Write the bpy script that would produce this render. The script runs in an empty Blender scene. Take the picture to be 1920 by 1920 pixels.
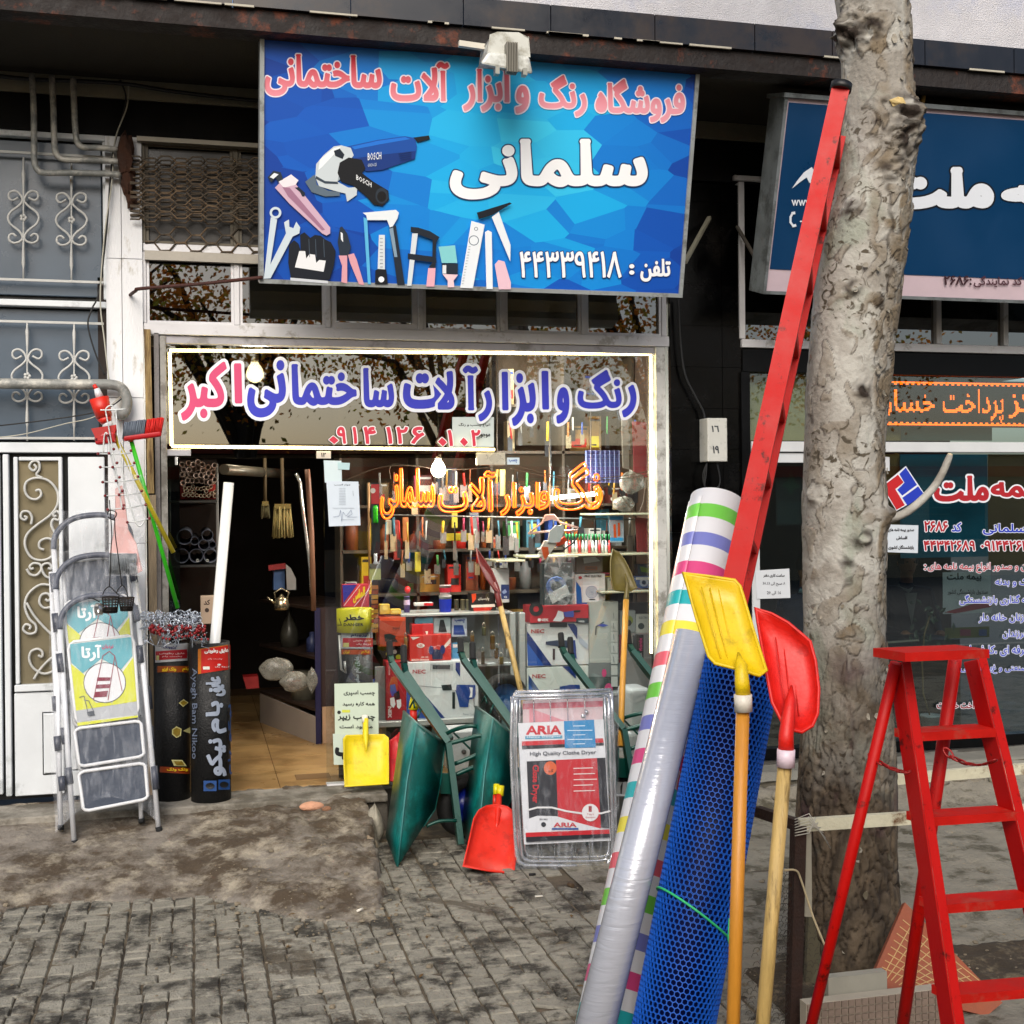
import bpy, math, random
import numpy as np
from math import sin, cos, pi, radians, sqrt
from mathutils import Vector as V, Matrix
from mathutils.geometry import delaunay_2d_cdt, tessellate_polygon
random.seed(7)
sc = bpy.context.scene
COL = sc.collection
# ------------------------------------------------------------------ camera
FPX = 2350.0                      # focal length in pixels of the 1920 px photograph
YAW, PITCH, ROLL = radians(14.2), radians(0.24), 0.009
CAM = V((0, -7.88, 1.95))
_f = V((sin(YAW)*cos(PITCH), cos(YAW)*cos(PITCH), -sin(PITCH)))
_r0 = V((cos(YAW), -sin(YAW), 0)); _u0 = _r0.cross(_f)
_r = _r0*cos(ROLL) - _u0*sin(ROLL); _u = _u0*cos(ROLL) + _r0*sin(ROLL)
cd = bpy.data.cameras.new('camera'); cam = bpy.data.objects.new('camera', cd); COL.objects.link(cam)
cam.matrix_world = Matrix(((_r.x, _u.x, -_f.x, CAM.x), (_r.y, _u.y, -_f.y, CAM.y), (_r.z, _u.z, -_f.z, CAM.z), (0, 0, 0, 1)))
cd.sensor_width = 36; cd.lens = FPX/1920*36; cd.clip_end = 500; cd.clip_start = .05
sc.camera = cam
# ------------------------------------------------------------------ world, sun, exposure
SUN_EL, SUN_AZ = radians(35), radians(200)     # azimuth clockwise from +Y: behind the viewer, a little left
w = bpy.data.worlds.new("World"); sc.world = w; w.use_nodes = True
nt = w.node_tree; bg = nt.nodes['Background']; sky = nt.nodes.new('ShaderNodeTexSky')
sky.sky_type = 'NISHITA'; sky.sun_disc = False; sky.sun_elevation = SUN_EL; sky.sun_rotation = SUN_AZ
sky.dust_density = 3.0; sky.air_density = 1.0
nt.links.new(sky.outputs[0], bg.inputs[0]); bg.inputs[1].default_value = 0.115
sd = bpy.data.lights.new('sun', 'SUN'); sd.energy = 2.5; sd.angle = radians(45); sd.color = (1, .95, .88)
so = bpy.data.objects.new('sun', sd); COL.objects.link(so)
sdir = V((sin(SUN_AZ)*cos(SUN_EL), cos(SUN_AZ)*cos(SUN_EL), sin(SUN_EL)))
so.rotation_euler = sdir.to_track_quat('Z', 'Y').to_euler(); so.location = (0, -12, 12)
sc.view_settings.view_transform = 'Standard'; sc.view_settings.look = 'None'
sc.view_settings.exposure = 0.45; sc.view_settings.gamma = 1
sc.view_settings.use_curve_mapping = False
sc.cycles.use_denoising = True
sc.cycles.max_bounces = 7; sc.cycles.transparent_max_bounces = 12; sc.cycles.glossy_bounces = 3
sc.cycles.caustics_reflective = False; sc.cycles.caustics_refractive = False
sc.cycles.sample_clamp_indirect = 6
# ------------------------------------------------------------------ projection helpers
def ray(u, v): return _f + _r*((u-960)/FPX) + _u*((960-v)/FPX)
def W(u, v, Y):                    # point of the upright plane y = Y seen at (u, v)
    d = ray(u, v); return CAM + d*((Y-CAM.y)/d.y)
def G(u, v, z=0.0):                # point of the level plane z
    d = ray(u, v); return CAM + d*((z-CAM.z)/d.z)
def D(u, v, t): return CAM + ray(u, v)*t
def proj(p):
    d = V(p)-CAM; t = d.dot(_f); return 960+FPX*d.dot(_r)/t, 960-FPX*d.dot(_u)/t, t
def R(u0, v0, u1, v1, Y):
    um, vm = (u0+u1)/2, (v0+v1)/2
    return W(u0, vm, Y).x, W(u1, vm, Y).x, W(um, v1, Y).z, W(um, v0, Y).z
# ------------------------------------------------------------------ materials
def lin(h):
    if not isinstance(h, str): return tuple(h)+(1,) if len(h) == 3 else h
    return tuple(((int(h[i:i+2], 16)/255)**2.2) for i in (0, 2, 4))+(1,)
_M = {}
def mat(col, rough=.6, metal=0., var=.12, scale=5., bump=0., bs=80., emit=0., dirt=None, dscale=3., damt=.5, name=None, spec=.5, trans=0, alpha=1, stretch=None):
    key = (str(col), rough, metal, var, scale, bump, bs, emit, str(dirt), dscale, damt, spec, trans, alpha, str(stretch))
    if key in _M: return _M[key]
    m = bpy.data.materials.new(name or ('mat_'+str(col))); m.use_nodes = True; _M[key] = m
    n = m.node_tree.nodes; L = m.node_tree.links; b = n['Principled BSDF']
    c = lin(col)
    b.inputs['Base Color'].default_value = c; b.inputs['Roughness'].default_value = rough; b.inputs['Metallic'].default_value = metal
    b.inputs['Specular IOR Level'].default_value = spec
    b.inputs['Transmission Weight'].default_value = trans
    b.inputs['Alpha'].default_value = alpha
    if emit:
        b.inputs['Emission Color'].default_value = c; b.inputs['Emission Strength'].default_value = emit
    tc = None
    def coords():
        nonlocal tc
        if tc is None:
            g = n.new('ShaderNodeNewGeometry'); tc = g.outputs['Position']
            if stretch:
                mp = n.new('ShaderNodeMapping'); L.new(tc, mp.inputs[0]); mp.inputs['Scale'].default_value = stretch; tc = mp.outputs[0]
        return tc
    last = None
    if var:
        t = n.new('ShaderNodeTexNoise'); t.inputs['Scale'].default_value = scale; t.inputs['Detail'].default_value = 6; t.inputs['Roughness'].default_value = .65
        L.new(coords(), t.inputs['Vector'])
        r = n.new('ShaderNodeMapRange'); r.inputs[1].default_value = .25; r.inputs[2].default_value = .75; r.inputs[3].default_value = 1-var; r.inputs[4].default_value = 1+var
        L.new(t.outputs[0], r.inputs[0])
        mx = n.new('ShaderNodeVectorMath'); mx.operation = 'SCALE'; mx.inputs[0].default_value = c[:3]; L.new(r.outputs[0], mx.inputs['Scale'])
        last = mx.outputs[0]
        r2 = n.new('ShaderNodeMapRange'); r2.inputs[1].default_value = .3; r2.inputs[2].default_value = .7; r2.inputs[3].default_value = max(.03, rough-.12); r2.inputs[4].default_value = min(1, rough+.12)
        L.new(t.outputs[0], r2.inputs[0]); L.new(r2.outputs[0], b.inputs['Roughness'])
    if dirt:
        t = n.new('ShaderNodeTexNoise'); t.inputs['Scale'].default_value = dscale; t.inputs['Detail'].default_value = 9; t.inputs['Roughness'].default_value = .7
        L.new(coords(), t.inputs['Vector'])
        r = n.new('ShaderNodeMapRange'); r.inputs[1].default_value = .62-damt*.35; r.inputs[2].default_value = .68-damt*.2; L.new(t.outputs[0], r.inputs[0])
        mx = n.new('ShaderNodeMix'); mx.data_type = 'RGBA'; L.new(r.outputs[0], mx.inputs[0])
        mx.inputs[7].default_value = lin(dirt)
        if last: L.new(last, mx.inputs[6])
        else: mx.inputs[6].default_value = c
        last = mx.outputs[2]
    if last: L.new(last, b.inputs['Base Color'])
    if bump:
        t = n.new('ShaderNodeTexNoise'); t.inputs['Scale'].default_value = bs; t.inputs['Detail'].default_value = 5; L.new(coords(), t.inputs['Vector'])
        bp = n.new('ShaderNodeBump'); bp.inputs['Strength'].default_value = min(1, bump); bp.inputs['Distance'].default_value = .01; L.new(t.outputs[0], bp.inputs['Height']); L.new(bp.outputs[0], b.inputs['Normal'])
    return m
def flat(col, rough=.5, emit=0.): return mat(col, rough, var=0, emit=emit)
def glass_mat(tint='dfe8e4', refl=.10, name='window_glass', rough=.01):
    m = bpy.data.materials.new(name); m.use_nodes = True; n = m.node_tree.nodes; L = m.node_tree.links; n.clear()
    o = n.new('ShaderNodeOutputMaterial'); mx = n.new('ShaderNodeMixShader'); t = n.new('ShaderNodeBsdfTransparent'); g = n.new('ShaderNodeBsdfGlossy')
    t.inputs[0].default_value = lin(tint); g.inputs['Roughness'].default_value = rough
    fr = n.new('ShaderNodeLayerWeight'); fr.inputs[0].default_value = .35
    r = n.new('ShaderNodeMapRange'); r.inputs[3].default_value = refl; r.inputs[4].default_value = .7; L.new(fr.outputs['Facing'], r.inputs[0])
    L.new(r.outputs[0], mx.inputs[0]); L.new(t.outputs[0], mx.inputs[1]); L.new(g.outputs[0], mx.inputs[2]); L.new(mx.outputs[0], o.inputs[0])
    return m
def film_mat(name='clear_plastic_film', a=.22, col='f4f8ff', bs=14., strength=.5, stretch=(1, 1, 1)):
    m = bpy.data.materials.new(name); m.use_nodes = True; n = m.node_tree.nodes; L = m.node_tree.links; n.clear()
    o = n.new('ShaderNodeOutputMaterial'); mx = n.new('ShaderNodeMixShader'); t = n.new('ShaderNodeBsdfTransparent'); p = n.new('ShaderNodeBsdfPrincipled')
    p.inputs['Base Color'].default_value = lin(col); p.inputs['Roughness'].default_value = .28
    g = n.new('ShaderNodeNewGeometry'); mp = n.new('ShaderNodeMapping'); mp.inputs['Scale'].default_value = stretch; L.new(g.outputs['Position'], mp.inputs[0])
    tx = n.new('ShaderNodeTexNoise'); tx.inputs['Scale'].default_value = bs; tx.inputs['Detail'].default_value = 4; tx.inputs['Distortion'].default_value = 1.2
    L.new(mp.outputs[0], tx.inputs['Vector'])
    bp = n.new('ShaderNodeBump'); bp.inputs['Strength'].default_value = strength; bp.inputs['Distance'].default_value = .03; L.new(tx.outputs[0], bp.inputs['Height']); L.new(bp.outputs[0], p.inputs['Normal'])
    r = n.new('ShaderNodeMapRange'); r.inputs[1].default_value = .45; r.inputs[2].default_value = .8; r.inputs[3].default_value = a*.3; r.inputs[4].default_value = min(1, a*2.6)
    L.new(tx.outputs[0], r.inputs[0]); L.new(r.outputs[0], mx.inputs[0]); L.new(t.outputs[0], mx.inputs[1]); L.new(p.outputs[0], mx.inputs[2]); L.new(mx.outputs[0], o.inputs[0])
    return m
# ------------------------------------------------------------------ mesh builder and object helpers
ROOT = {}
class MB:
    def __init__(s): s.v = []; s.f = []; s.m = []; s.T = None; s.smooth = []; s.k = 0; s.sm = False
    def _a(s, vs, fs):
        b = len(s.v)
        s.v += [tuple(s.T @ V(p)) if s.T else tuple(p) for p in vs]
        for f in fs: s.f.append([b+i for i in f]); s.m.append(s.k); s.smooth.append(s.sm)
        return s
    def box(s, x0, x1, y0, y1, z0, z1):
        if x0 > x1: x0, x1 = x1, x0
        if y0 > y1: y0, y1 = y1, y0
        if z0 > z1: z0, z1 = z1, z0
        return s._a([(x0,y0,z0),(x1,y0,z0),(x1,y1,z0),(x0,y1,z0),(x0,y0,z1),(x1,y0,z1),(x1,y1,z1),(x0,y1,z1)],
            [(0,3,2,1),(4,5,6,7),(0,1,5,4),(1,2,6,5),(2,3,7,6),(3,0,4,7)])
    def hexa(s, p):                # 8 corner points, bottom ring then top ring
        return s._a(p, [(0,3,2,1),(4,5,6,7),(0,1,5,4),(1,2,6,5),(2,3,7,6),(3,0,4,7)])
    def bar(s, a, b, w, h, up=(0, 0, 1)):     # box section beam from a to b
        a, b = V(a), V(b); d = (b-a).normalized(); x = d.cross(V(up))
        if x.length < 1e-4: x = d.cross(V((1, 0, 0)))
        x.normalize(); y = x.cross(d); x *= w/2; y *= h/2
        return s.hexa([a-x-y, a+x-y, a+x+y, a-x+y, b-x-y, b+x-y, b+x+y, b-x+y])
    def quad(s, *p): return s._a(p, [tuple(range(len(p)))])
    def prism(s, pts, d):          # polygon pts (3d) pushed along vector d
        n = len(pts); d = V(d); q = [V(p)+d for p in pts]
        tris = tessellate_polygon([[V(p) for p in pts]])
        return s._a(list(pts)+q, [tuple(t) for t in tris]+[tuple(n+i for i in reversed(t)) for t in tris]+[(i, (i+1) % n, n+(i+1) % n, n+i) for i in range(n)])
    def tube(s, pts, r, n=8, closed=False, caps=True):
        pts = [V(p) for p in pts]; N = len(pts); rs = r if isinstance(r, (list, tuple)) else [r]*N
        vs = []; fs = []; prev = None
        for i, p in enumerate(pts):
            if closed: d = pts[(i+1) % N]-pts[i-1]
            else: d = pts[min(i+1, N-1)]-pts[max(i-1, 0)]
            if d.length < 1e-9: d = V((0, 0, 1))
            d.normalize()
            if prev is None:
                x = d.cross(V((0, 0, 1)))
                if x.length < .1: x = d.cross(V((0, 1, 0)))
            else: x = prev-d*prev.dot(d)
            if x.length < 1e-6: x = d.orthogonal()
            x.normalize(); prev = x; y = d.cross(x)
            for k in range(n):
                a = 2*pi*k/n; vs.append(p+(x*cos(a)+y*sin(a))*rs[i])
        M_ = N if closed else N-1
        for i in range(M_):
            j = (i+1) % N
            for k in range(n):
                l = (k+1) % n; fs.append((i*n+k, i*n+l, j*n+l, j*n+k))
        sm = s.sm; s.sm = True; b = len(s.v); s._a(vs, fs)
        s.sm = False
        if caps and not closed:
            s.f += [[b+k for k in reversed(range(n))], [b+(N-1)*n+k for k in range(n)]]; s.m += [s.k]*2; s.smooth += [False]*2
        s.sm = sm
        return s
    def cyl(s, a, b, r, n=16, r2=None, caps=True): return s.tube([a, b], [r, r if r2 is None else r2], n, caps=caps)
    def lathe(s, c, prof, n=20, axis=(0, 0, 1), caps=True):    # prof: (radius, height)
        a = V(axis).normalized(); c = V(c)
        x = a.cross(V((0, 1, 0)))
        if x.length < .1: x = a.cross(V((1, 0, 0)))
        x.normalize(); y = a.cross(x); vs = []; fs = []
        for r, h in prof:
            for k in range(n): t = 2*pi*k/n; vs.append(c+a*h+(x*cos(t)+y*sin(t))*r)
        for i in range(len(prof)-1):
            for k in range(n): l = (k+1) % n; fs.append((i*n+k, i*n+l, (i+1)*n+l, (i+1)*n+k))
        sm = s.sm; s.sm = True; s._a(vs, fs); s.sm = sm
        return s
    def ball(s, c, r, n=8, sc_=(1, 1, 1), jit=0):
        vs = []; fs = []; h = max(4, n//2+1)
        for i in range(h+1):
            for k in range(n):
                th = pi*i/h; ph = 2*pi*k/n; j = 1+random.uniform(-jit, jit)
                vs.append((c[0]+r*sc_[0]*sin(th)*cos(ph)*j, c[1]+r*sc_[1]*sin(th)*sin(ph)*j, c[2]+r*sc_[2]*cos(th)*j))
        for i in range(h):
            for k in range(n): l = (k+1) % n; fs.append((i*n+k, (i+1)*n+k, (i+1)*n+l, i*n+l))
        sm = s.sm; s.sm = jit == 0; s._a(vs, fs); s.sm = sm
        return s
    def grid(s, fn, nu, nv):       # fn(a,b) with a,b in 0..1
        vs = [fn(i/nu, j/nv) for j in range(nv+1) for i in range(nu+1)]
        fs = [(j*(nu+1)+i, j*(nu+1)+i+1, (j+1)*(nu+1)+i+1, (j+1)*(nu+1)+i) for j in range(nv) for i in range(nu)]
        sm = s.sm; s.sm = True; s._a(vs, fs); s.sm = sm
        return s
    def build(s, name, mats, parent=None, base=None):
        if not s.v: return None
        if not isinstance(mats, (list, tuple)): mats = [mats]
        if parent is not None: o0 = ROOT.get(parent.name, V((0, 0, 0)))
        elif base is not None: o0 = V(base)
        else:
            xs = [p[0] for p in s.v]; ys = [p[1] for p in s.v]; zs = [p[2] for p in s.v]
            o0 = V(((min(xs)+max(xs))/2, (min(ys)+max(ys))/2, min(zs)))
        me = bpy.data.meshes.new(name)
        me.from_pydata([(p[0]-o0.x, p[1]-o0.y, p[2]-o0.z) for p in s.v], [], s.f)
        for m in mats: me.materials.append(m)
        me.polygons.foreach_set('material_index', s.m); me.polygons.foreach_set('use_smooth', s.smooth)
        me.update()
        o = bpy.data.objects.new(name, me); COL.objects.link(o)
        if parent is not None: o.parent = parent
        else: o.location = o0
        ROOT[o.name] = o0
        return o
def tag(o, label=None, cat=None, group=None, kind=None):
    if label: o['label'] = label
    if cat: o['category'] = cat
    if group: o['group'] = group
    if kind: o['kind'] = kind
    return o
def thing(name, label, cat, loc=(0, 0, 0), group=None):
    o = bpy.data.objects.new(name, None); COL.objects.link(o); o.location = loc; o.empty_display_size = .1
    ROOT[o.name] = V(loc); return tag(o, label, cat, group)
def struct(mb, name, m): return tag(mb.build(name, m, base=(0, 0, 0)), kind='structure')
def children(o): return [c for c in bpy.data.objects if c.parent == o]
def copy_tree(o, parent=None):
    c = o.copy(); COL.objects.link(c); c.parent = parent; ROOT[c.name] = ROOT[o.name]
    for ch in children(o): copy_tree(ch, c)
    return c
def bevel(o, w=.004, seg=2):
    m = o.modifiers.new('bevel', 'BEVEL'); m.width = w; m.segments = seg; m.limit_method = 'ANGLE'; m.angle_limit = radians(50); return o
# ------------------------------------------------------------------ lettering
_F = {}
for _x in "ا:FE8D,FE8E آ:FE81,FE82 ب:FE8F,FE90,FE91,FE92 پ:FB56,FB57,FB58,FB59 ت:FE95,FE96,FE97,FE98 ث:FE99,FE9A,FE9B,FE9C ج:FE9D,FE9E,FE9F,FEA0 چ:FB7A,FB7B,FB7C,FB7D ح:FEA1,FEA2,FEA3,FEA4 خ:FEA5,FEA6,FEA7,FEA8 د:FEA9,FEAA ذ:FEAB,FEAC ر:FEAD,FEAE ز:FEAF,FEB0 ژ:FB8A,FB8B س:FEB1,FEB2,FEB3,FEB4 ش:FEB5,FEB6,FEB7,FEB8 ص:FEB9,FEBA,FEBB,FEBC ط:FEC1,FEC2,FEC3,FEC4 ع:FEC9,FECA,FECB,FECC ف:FED1,FED2,FED3,FED4 ق:FED5,FED6,FED7,FED8 ک:FB8E,FB8F,FB90,FB91 گ:FB92,FB93,FB94,FB95 ل:FEDD,FEDE,FEDF,FEE0 م:FEE1,FEE2,FEE3,FEE4 ن:FEE5,FEE6,FEE7,FEE8 و:FEED,FEEE ه:FEE9,FEEA,FEEB,FEEC ی:FBFC,FBFD,FBFE,FBFF".split():
    _k, _q = _x.split(':'); _F[_k] = [chr(int(h, 16)) for h in _q.split(',')]
_F['\uE000'] = ['\uFEFB', '\uFEFC']
def shape(s):
    if not any(c in _F or '۰' <= c <= '۹' for c in s): return s
    s = s.replace('لا', '\uE000'); out = []
    for i, c in enumerate(s):
        if c not in _F: out.append(c); continue
        f = _F[c]; pj = i > 0 and s[i-1] in _F and len(_F[s[i-1]]) == 4; nj = len(f) == 4 and i+1 < len(s) and s[i+1] in _F
        out.append(f[(3 if pj else 2) if nj else (1 if pj else 0)])
    res = []; run = ''
    for c in out:
        if c.isdigit(): run += c
        else:
            if run: res.append(run); run = ''
            res.append(c)
    if run: res.append(run)
    return ''.join(reversed(res)).replace('\u200c', '')
_L = {}
def loops(s, res=3):
    if (s, res) in _L: return _L[s, res]
    c = bpy.data.curves.new('t', 'FONT'); c.body = shape(s); c.fill_mode = 'NONE'; c.resolution_u = res
    o = bpy.data.objects.new('t', c); COL.objects.link(o)
    me = o.to_mesh(); vs = [(p.co.x, p.co.y) for p in me.vertices]; adj = {}
    for e in me.edges:
        a, b = e.vertices; adj.setdefault(a, []).append(b); adj.setdefault(b, []).append(a)
    o.to_mesh_clear(); seen = set(); out = []
    for a in sorted(adj):
        if a in seen: continue
        lp = [a]; seen.add(a); cur = adj[a][0] if a+1 not in adj[a] else a+1; prev = a
        while cur not in seen:
            seen.add(cur); lp.append(cur); nx = [k for k in adj[cur] if k != prev]; prev = cur
            if not nx: break
            cur = nx[0]
        q = []
        for i in lp:
            if not q or (vs[i][0]-q[-1][0])**2+(vs[i][1]-q[-1][1])**2 > 1e-8: q.append(vs[i])
        if len(q) > 2: out.append(q)
    bpy.data.objects.remove(o); bpy.data.curves.remove(c)
    _L[s, res] = out
    return out
def area(l): return .5*sum(l[i-1][0]*l[i][1]-l[i][0]*l[i-1][1] for i in range(len(l)))
_G = {}
def glyph(s, grow=0., res=3, kx=1., ky=1.):
    """filled lettering scaled by kx, ky and thickened by grow: (verts 2d, triangles, bbox of the ungrown text)"""
    key = (s, round(grow, 4), res, round(kx, 3), round(ky, 3))
    if key in _G: return _G[key]
    lps = [[(x*kx, y*ky) for x, y in l] for l in loops(s, res)]
    if not lps: return [], [], (0, 1, 0, 1)
    def inside(p, l):
        c = False
        for i in range(len(l)):
            (x0, y0), (x1, y1) = l[i-1], l[i]
            if (y0 > p[1]) != (y1 > p[1]) and p[0] < (x1-x0)*(p[1]-y0)/(y1-y0)+x0: c = not c
        return c
    hole = [any(m is not l and area(m)*area(l) < 0 and abs(area(m)) > abs(area(l)) and all(inside(p, m) for p in l[::3]) for m in lps) for l in lps]
    vs = []; es = []; lp2 = []
    for l, ho in zip(lps, hole):
        b = len(vs); n = len(l); vs += [V(p) for p in l]; es += [(b+i, b+(i+1) % n) for i in range(n)]
        ccw = area(l) > 0; lp2.append(l if ccw != ho else l[::-1])
        if not grow: continue
        P = [V(p) for p in l]
        for i in range(n):
            d0 = P[i]-P[i-1]; d1 = P[(i+1) % n]-P[i]
            if d0.length < 1e-9 or d1.length < 1e-9: continue
            d0.normalize(); d1.normalize(); an = abs(d0.angle(d1, 0))
            if an > .5:
                b = len(vs); vs += [P[i]+V((cos(t*pi/5), sin(t*pi/5)))*grow*1.001 for t in range(10)]; es += [(b+t, b+(t+1) % 10) for t in range(10)]
        nr = []
        for i in range(n):
            d0 = (P[i]-P[i-1]).normalized(); d1 = (P[(i+1) % n]-P[i]).normalized(); m = d0+d1
            m = m.normalized() if m.length > 1e-3 else d1; nr.append(V((-m.y, m.x))*grow)
        for sg in (1, -1):
            b = len(vs); vs += [P[i]+nr[i]*sg for i in range(n)]; es += [(b+i, b+(i+1) % n) for i in range(n)]
    ov, oe, of, _, _, _ = delaunay_2d_cdt(vs, es, [], 0, 1e-5*max(kx, ky), False)
    A = np.array([(p[0], p[1]) for p in ov]); F = np.array([tuple(f) for f in of]); C = A[F].mean(axis=1)
    S0 = np.array([l[i] for l in lp2 for i in range(len(l))]); S1 = np.array([l[(i+1) % len(l)] for l in lp2 for i in range(len(l))])
    order = np.argsort(C[:, 1]); F = F[order]; C = C[order]; keep = np.zeros(len(C), bool); A0, A1 = S0, S1; lo_, hi_ = np.minimum(A0[:, 1], A1[:, 1]), np.maximum(A0[:, 1], A1[:, 1])
    for q in range(0, len(C), 160):
        cc = C[q:q+160]; sel = (hi_ >= cc[0, 1]-grow) & (lo_ <= cc[-1, 1]+grow); S0, S1 = A0[sel], A1[sel]
        if not len(S0): continue
        c = cc[:, None, :]; up = (S0[None, :, 1] <= c[..., 1]) & (S1[None, :, 1] > c[..., 1]); dn = (S0[None, :, 1] > c[..., 1]) & (S1[None, :, 1] <= c[..., 1])
        cr = (S1[None, :, 0]-S0[None, :, 0])*(c[..., 1]-S0[None, :, 1])-(c[..., 0]-S0[None, :, 0])*(S1[None, :, 1]-S0[None, :, 1])
        k = ((up & (cr > 0)).sum(1)-(dn & (cr < 0)).sum(1)) > 0
        if grow:
            d = S1-S0; L2 = (d**2).sum(1)+1e-12; t = np.clip(((c-S0[None])*d[None]).sum(2)/L2, 0, 1); dist = np.sqrt(((c-S0[None]-t[..., None]*d[None])**2).sum(2)).min(1); k |= dist < grow
        keep[q:q+160] = k
    tr = [tuple(int(x) for x in f) for f, k in zip(F, keep) if k]
    xs = [p[0] for l in lps for p in l]; ys = [p[1] for l in lps for p in l]
    _G[key] = ([tuple(p) for p in ov], tr, (min(xs), max(xs), min(ys), max(ys)))
    return _G[key]
# ------------------------------------------------------------------ flat print on a surface
class Plane:                        # plane through p with normal n (towards the viewer)
    def __init__(s, p, n): s.p = V(p); s.n = V(n).normalized()
    def at(s, u, v, h=0.):
        d = ray(u, v); t = (s.p-CAM).dot(s.n)/d.dot(s.n); return CAM+d*t+s.n*h
class Cyl:                          # cylinder from a to b with radius r, seen from the camera
    def __init__(s, a, b, r): s.a = V(a); s.d = (V(b)-s.a).normalized(); s.r = r
    def at(s, u, v, h=0.):
        d = ray(u, v); o = CAM-s.a; dp = d-s.d*d.dot(s.d); op = o-s.d*o.dot(s.d)
        A = dp.dot(dp); B = 2*dp.dot(op); C_ = op.dot(op)-s.r**2; q = B*B-4*A*C_
        t = (-B-sqrt(max(q, 0)))/(2*A); P = CAM+d*t; c = s.a+s.d*(P-s.a).dot(s.d); n = (P-c).normalized(); return c+n*(s.r+h)
class Local:                        # plain local frame: (x, y) -> o + ex*x + ey*y, y downwards like pixels
    def __init__(s, o, ex, ey, n): s.o, s.ex, s.ey, s.nn = V(o), V(ex), V(ey), V(n).normalized()
    def at(s, x, y, h=0.): return s.o+s.ex*x+s.ey*y+s.nn*h
def art(surf, items, parent, name='printed_artwork', tf=None, h0=.0012, dh=.0005, rough=.5, emit=0):
    """items in photo pixels (or through tf): flat print, each colour a material slot"""
    mb = MB(); cols = []; hh = h0
    tf = tf or (lambda x, y: (x, y))
    def use(c):
        if c not in cols: cols.append(c)
        mb.k = cols.index(c)
    def poly(pts, h):
        P = [surf.at(*tf(*p), h) for p in pts]
        tr = tessellate_polygon([[V((p[0], p[1], 0)) for p in pts]])
        mb._a(P, [tuple(t) for t in tr])
    for it in items:
        k, c = it[0], it[1]; use(c); hh += dh
        if k == 'r': poly([(it[2], it[3]), (it[4], it[3]), (it[4], it[5]), (it[2], it[5])], hh)
        elif k == 'p': poly(it[2], hh)
        elif k == 'c':
            cx, cy, rx = it[2:5]; ry = it[5] if len(it) > 5 else rx
            poly([(cx+rx*cos(a*pi/10), cy+ry*sin(a*pi/10)) for a in range(20)], hh)
        elif k == 'o':              # ring: cx cy rx ry width
            cx, cy, rx, ry, wd = it[2:7]; N = 24
            for a in range(N):
                a0, a1 = 2*pi*a/N, 2*pi*(a+1)/N; i = 1-wd/rx; j = 1-wd/ry
                mb.quad(*[surf.at(*tf(*q), hh) for q in ((cx+rx*cos(a0), cy+ry*sin(a0)), (cx+rx*cos(a1), cy+ry*sin(a1)), (cx+rx*i*cos(a1), cy+ry*j*sin(a1)), (cx+rx*i*cos(a0), cy+ry*j*sin(a0)))])
        elif k == 'l':
            wd, pts = it[2], it[3]
            for a, b in zip(pts, pts[1:]):
                dx, dy = b[0]-a[0], b[1]-a[1]; q = sqrt(dx*dx+dy*dy) or 1; nx, ny = -dy/q*wd/2, dx/q*wd/2; ex, ey = dx/q*wd*.3, dy/q*wd*.3
                poly([(a[0]-nx-ex, a[1]-ny-ey), (b[0]-nx+ex, b[1]-ny+ey), (b[0]+nx+ex, b[1]+ny+ey), (a[0]+nx-ex, a[1]+ny-ey)], hh); hh += dh*.15
        elif k == 't':              # col, text, x0, y0, x1, y1, bold, (halo col, halo width), slope, rot
            s, x0, y0, x1, y1 = it[2:7]; bold = it[7] if len(it) > 7 else .02; halo = it[8] if len(it) > 8 else None; sl = it[9] if len(it) > 9 else 0; rot = it[10] if len(it) > 10 else 0; res = 1 if abs(y1-y0) < 14 else (2 if abs(x1-x0) < 200 else 3)
            lp = [p for l in loops(s, res) for p in l]
            if not lp: continue
            bx0, bx1 = min(p[0] for p in lp), max(p[0] for p in lp); by0, by1 = min(p[1] for p in lp), max(p[1] for p in lp)
            tw, th = abs(x1-x0), abs(y1-y0)
            if rot: tw, th = th, tw
            em = min(th/(by1-by0), 1.6*tw/(bx1-bx0)); em = min(em, th/max(.45, by1-by0)); g = bold*em; hg = halo[1]*em if halo else 0
            kx = max(.1, tw-2*g)/(bx1-bx0); ky = max(.1, th-2*g)/(by1-by0)
            for col, gg in (([(halo[0], g+hg)])if halo else [])+[(c, g)]:
                use(col); hh += dh; vs, tr, bb = glyph(s, gg, res, kx, ky); P = []
                for x, y in vs:
                    a, b = (x-bb[0]+g)/tw, (y-bb[2]+g)/th
                    if rot: a, b = (b, 1-a) if rot == 1 else (1-b, a)     # turned a quarter
                    px = min(x0, x1)+abs(x1-x0)*a; py = max(y0, y1)-abs(y1-y0)*b+sl*(px-x0)
                    P.append(surf.at(*tf(px, py), hh))
                mb._a(P, tr)
    return mb.build(name, [mat(c, rough, var=0, emit=emit) if isinstance(c, str) else c for c in cols], parent)
def TF(ox, oy, sc_): return lambda x, y: (ox+x*sc_, oy+y*sc_)
from mathutils import noise
def N3(x, y, z=0, o=4): return noise.fractal(V((x, y, z)), .8, 2., o)
def smooth(pts, k=6, closed=False):
    """Catmull-Rom through points"""
    P = [V(p) for p in pts]; n = len(P); out = []
    for i in range(n if closed else n-1):
        p0 = P[i-1] if (i > 0 or closed) else P[0]; p1 = P[i]; p2 = P[(i+1) % n]; p3 = P[(i+2) % n] if (closed or i+2 < n) else P[-1]
        for j in range(k):
            t = j/k; out.append(.5*((2*p1)+(p2-p0)*t+(2*p0-5*p1+4*p2-p3)*t*t+(3*p1-p0-3*p2+p3)*t*t*t))
    if not closed: out.append(P[-1])
    return out
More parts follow.
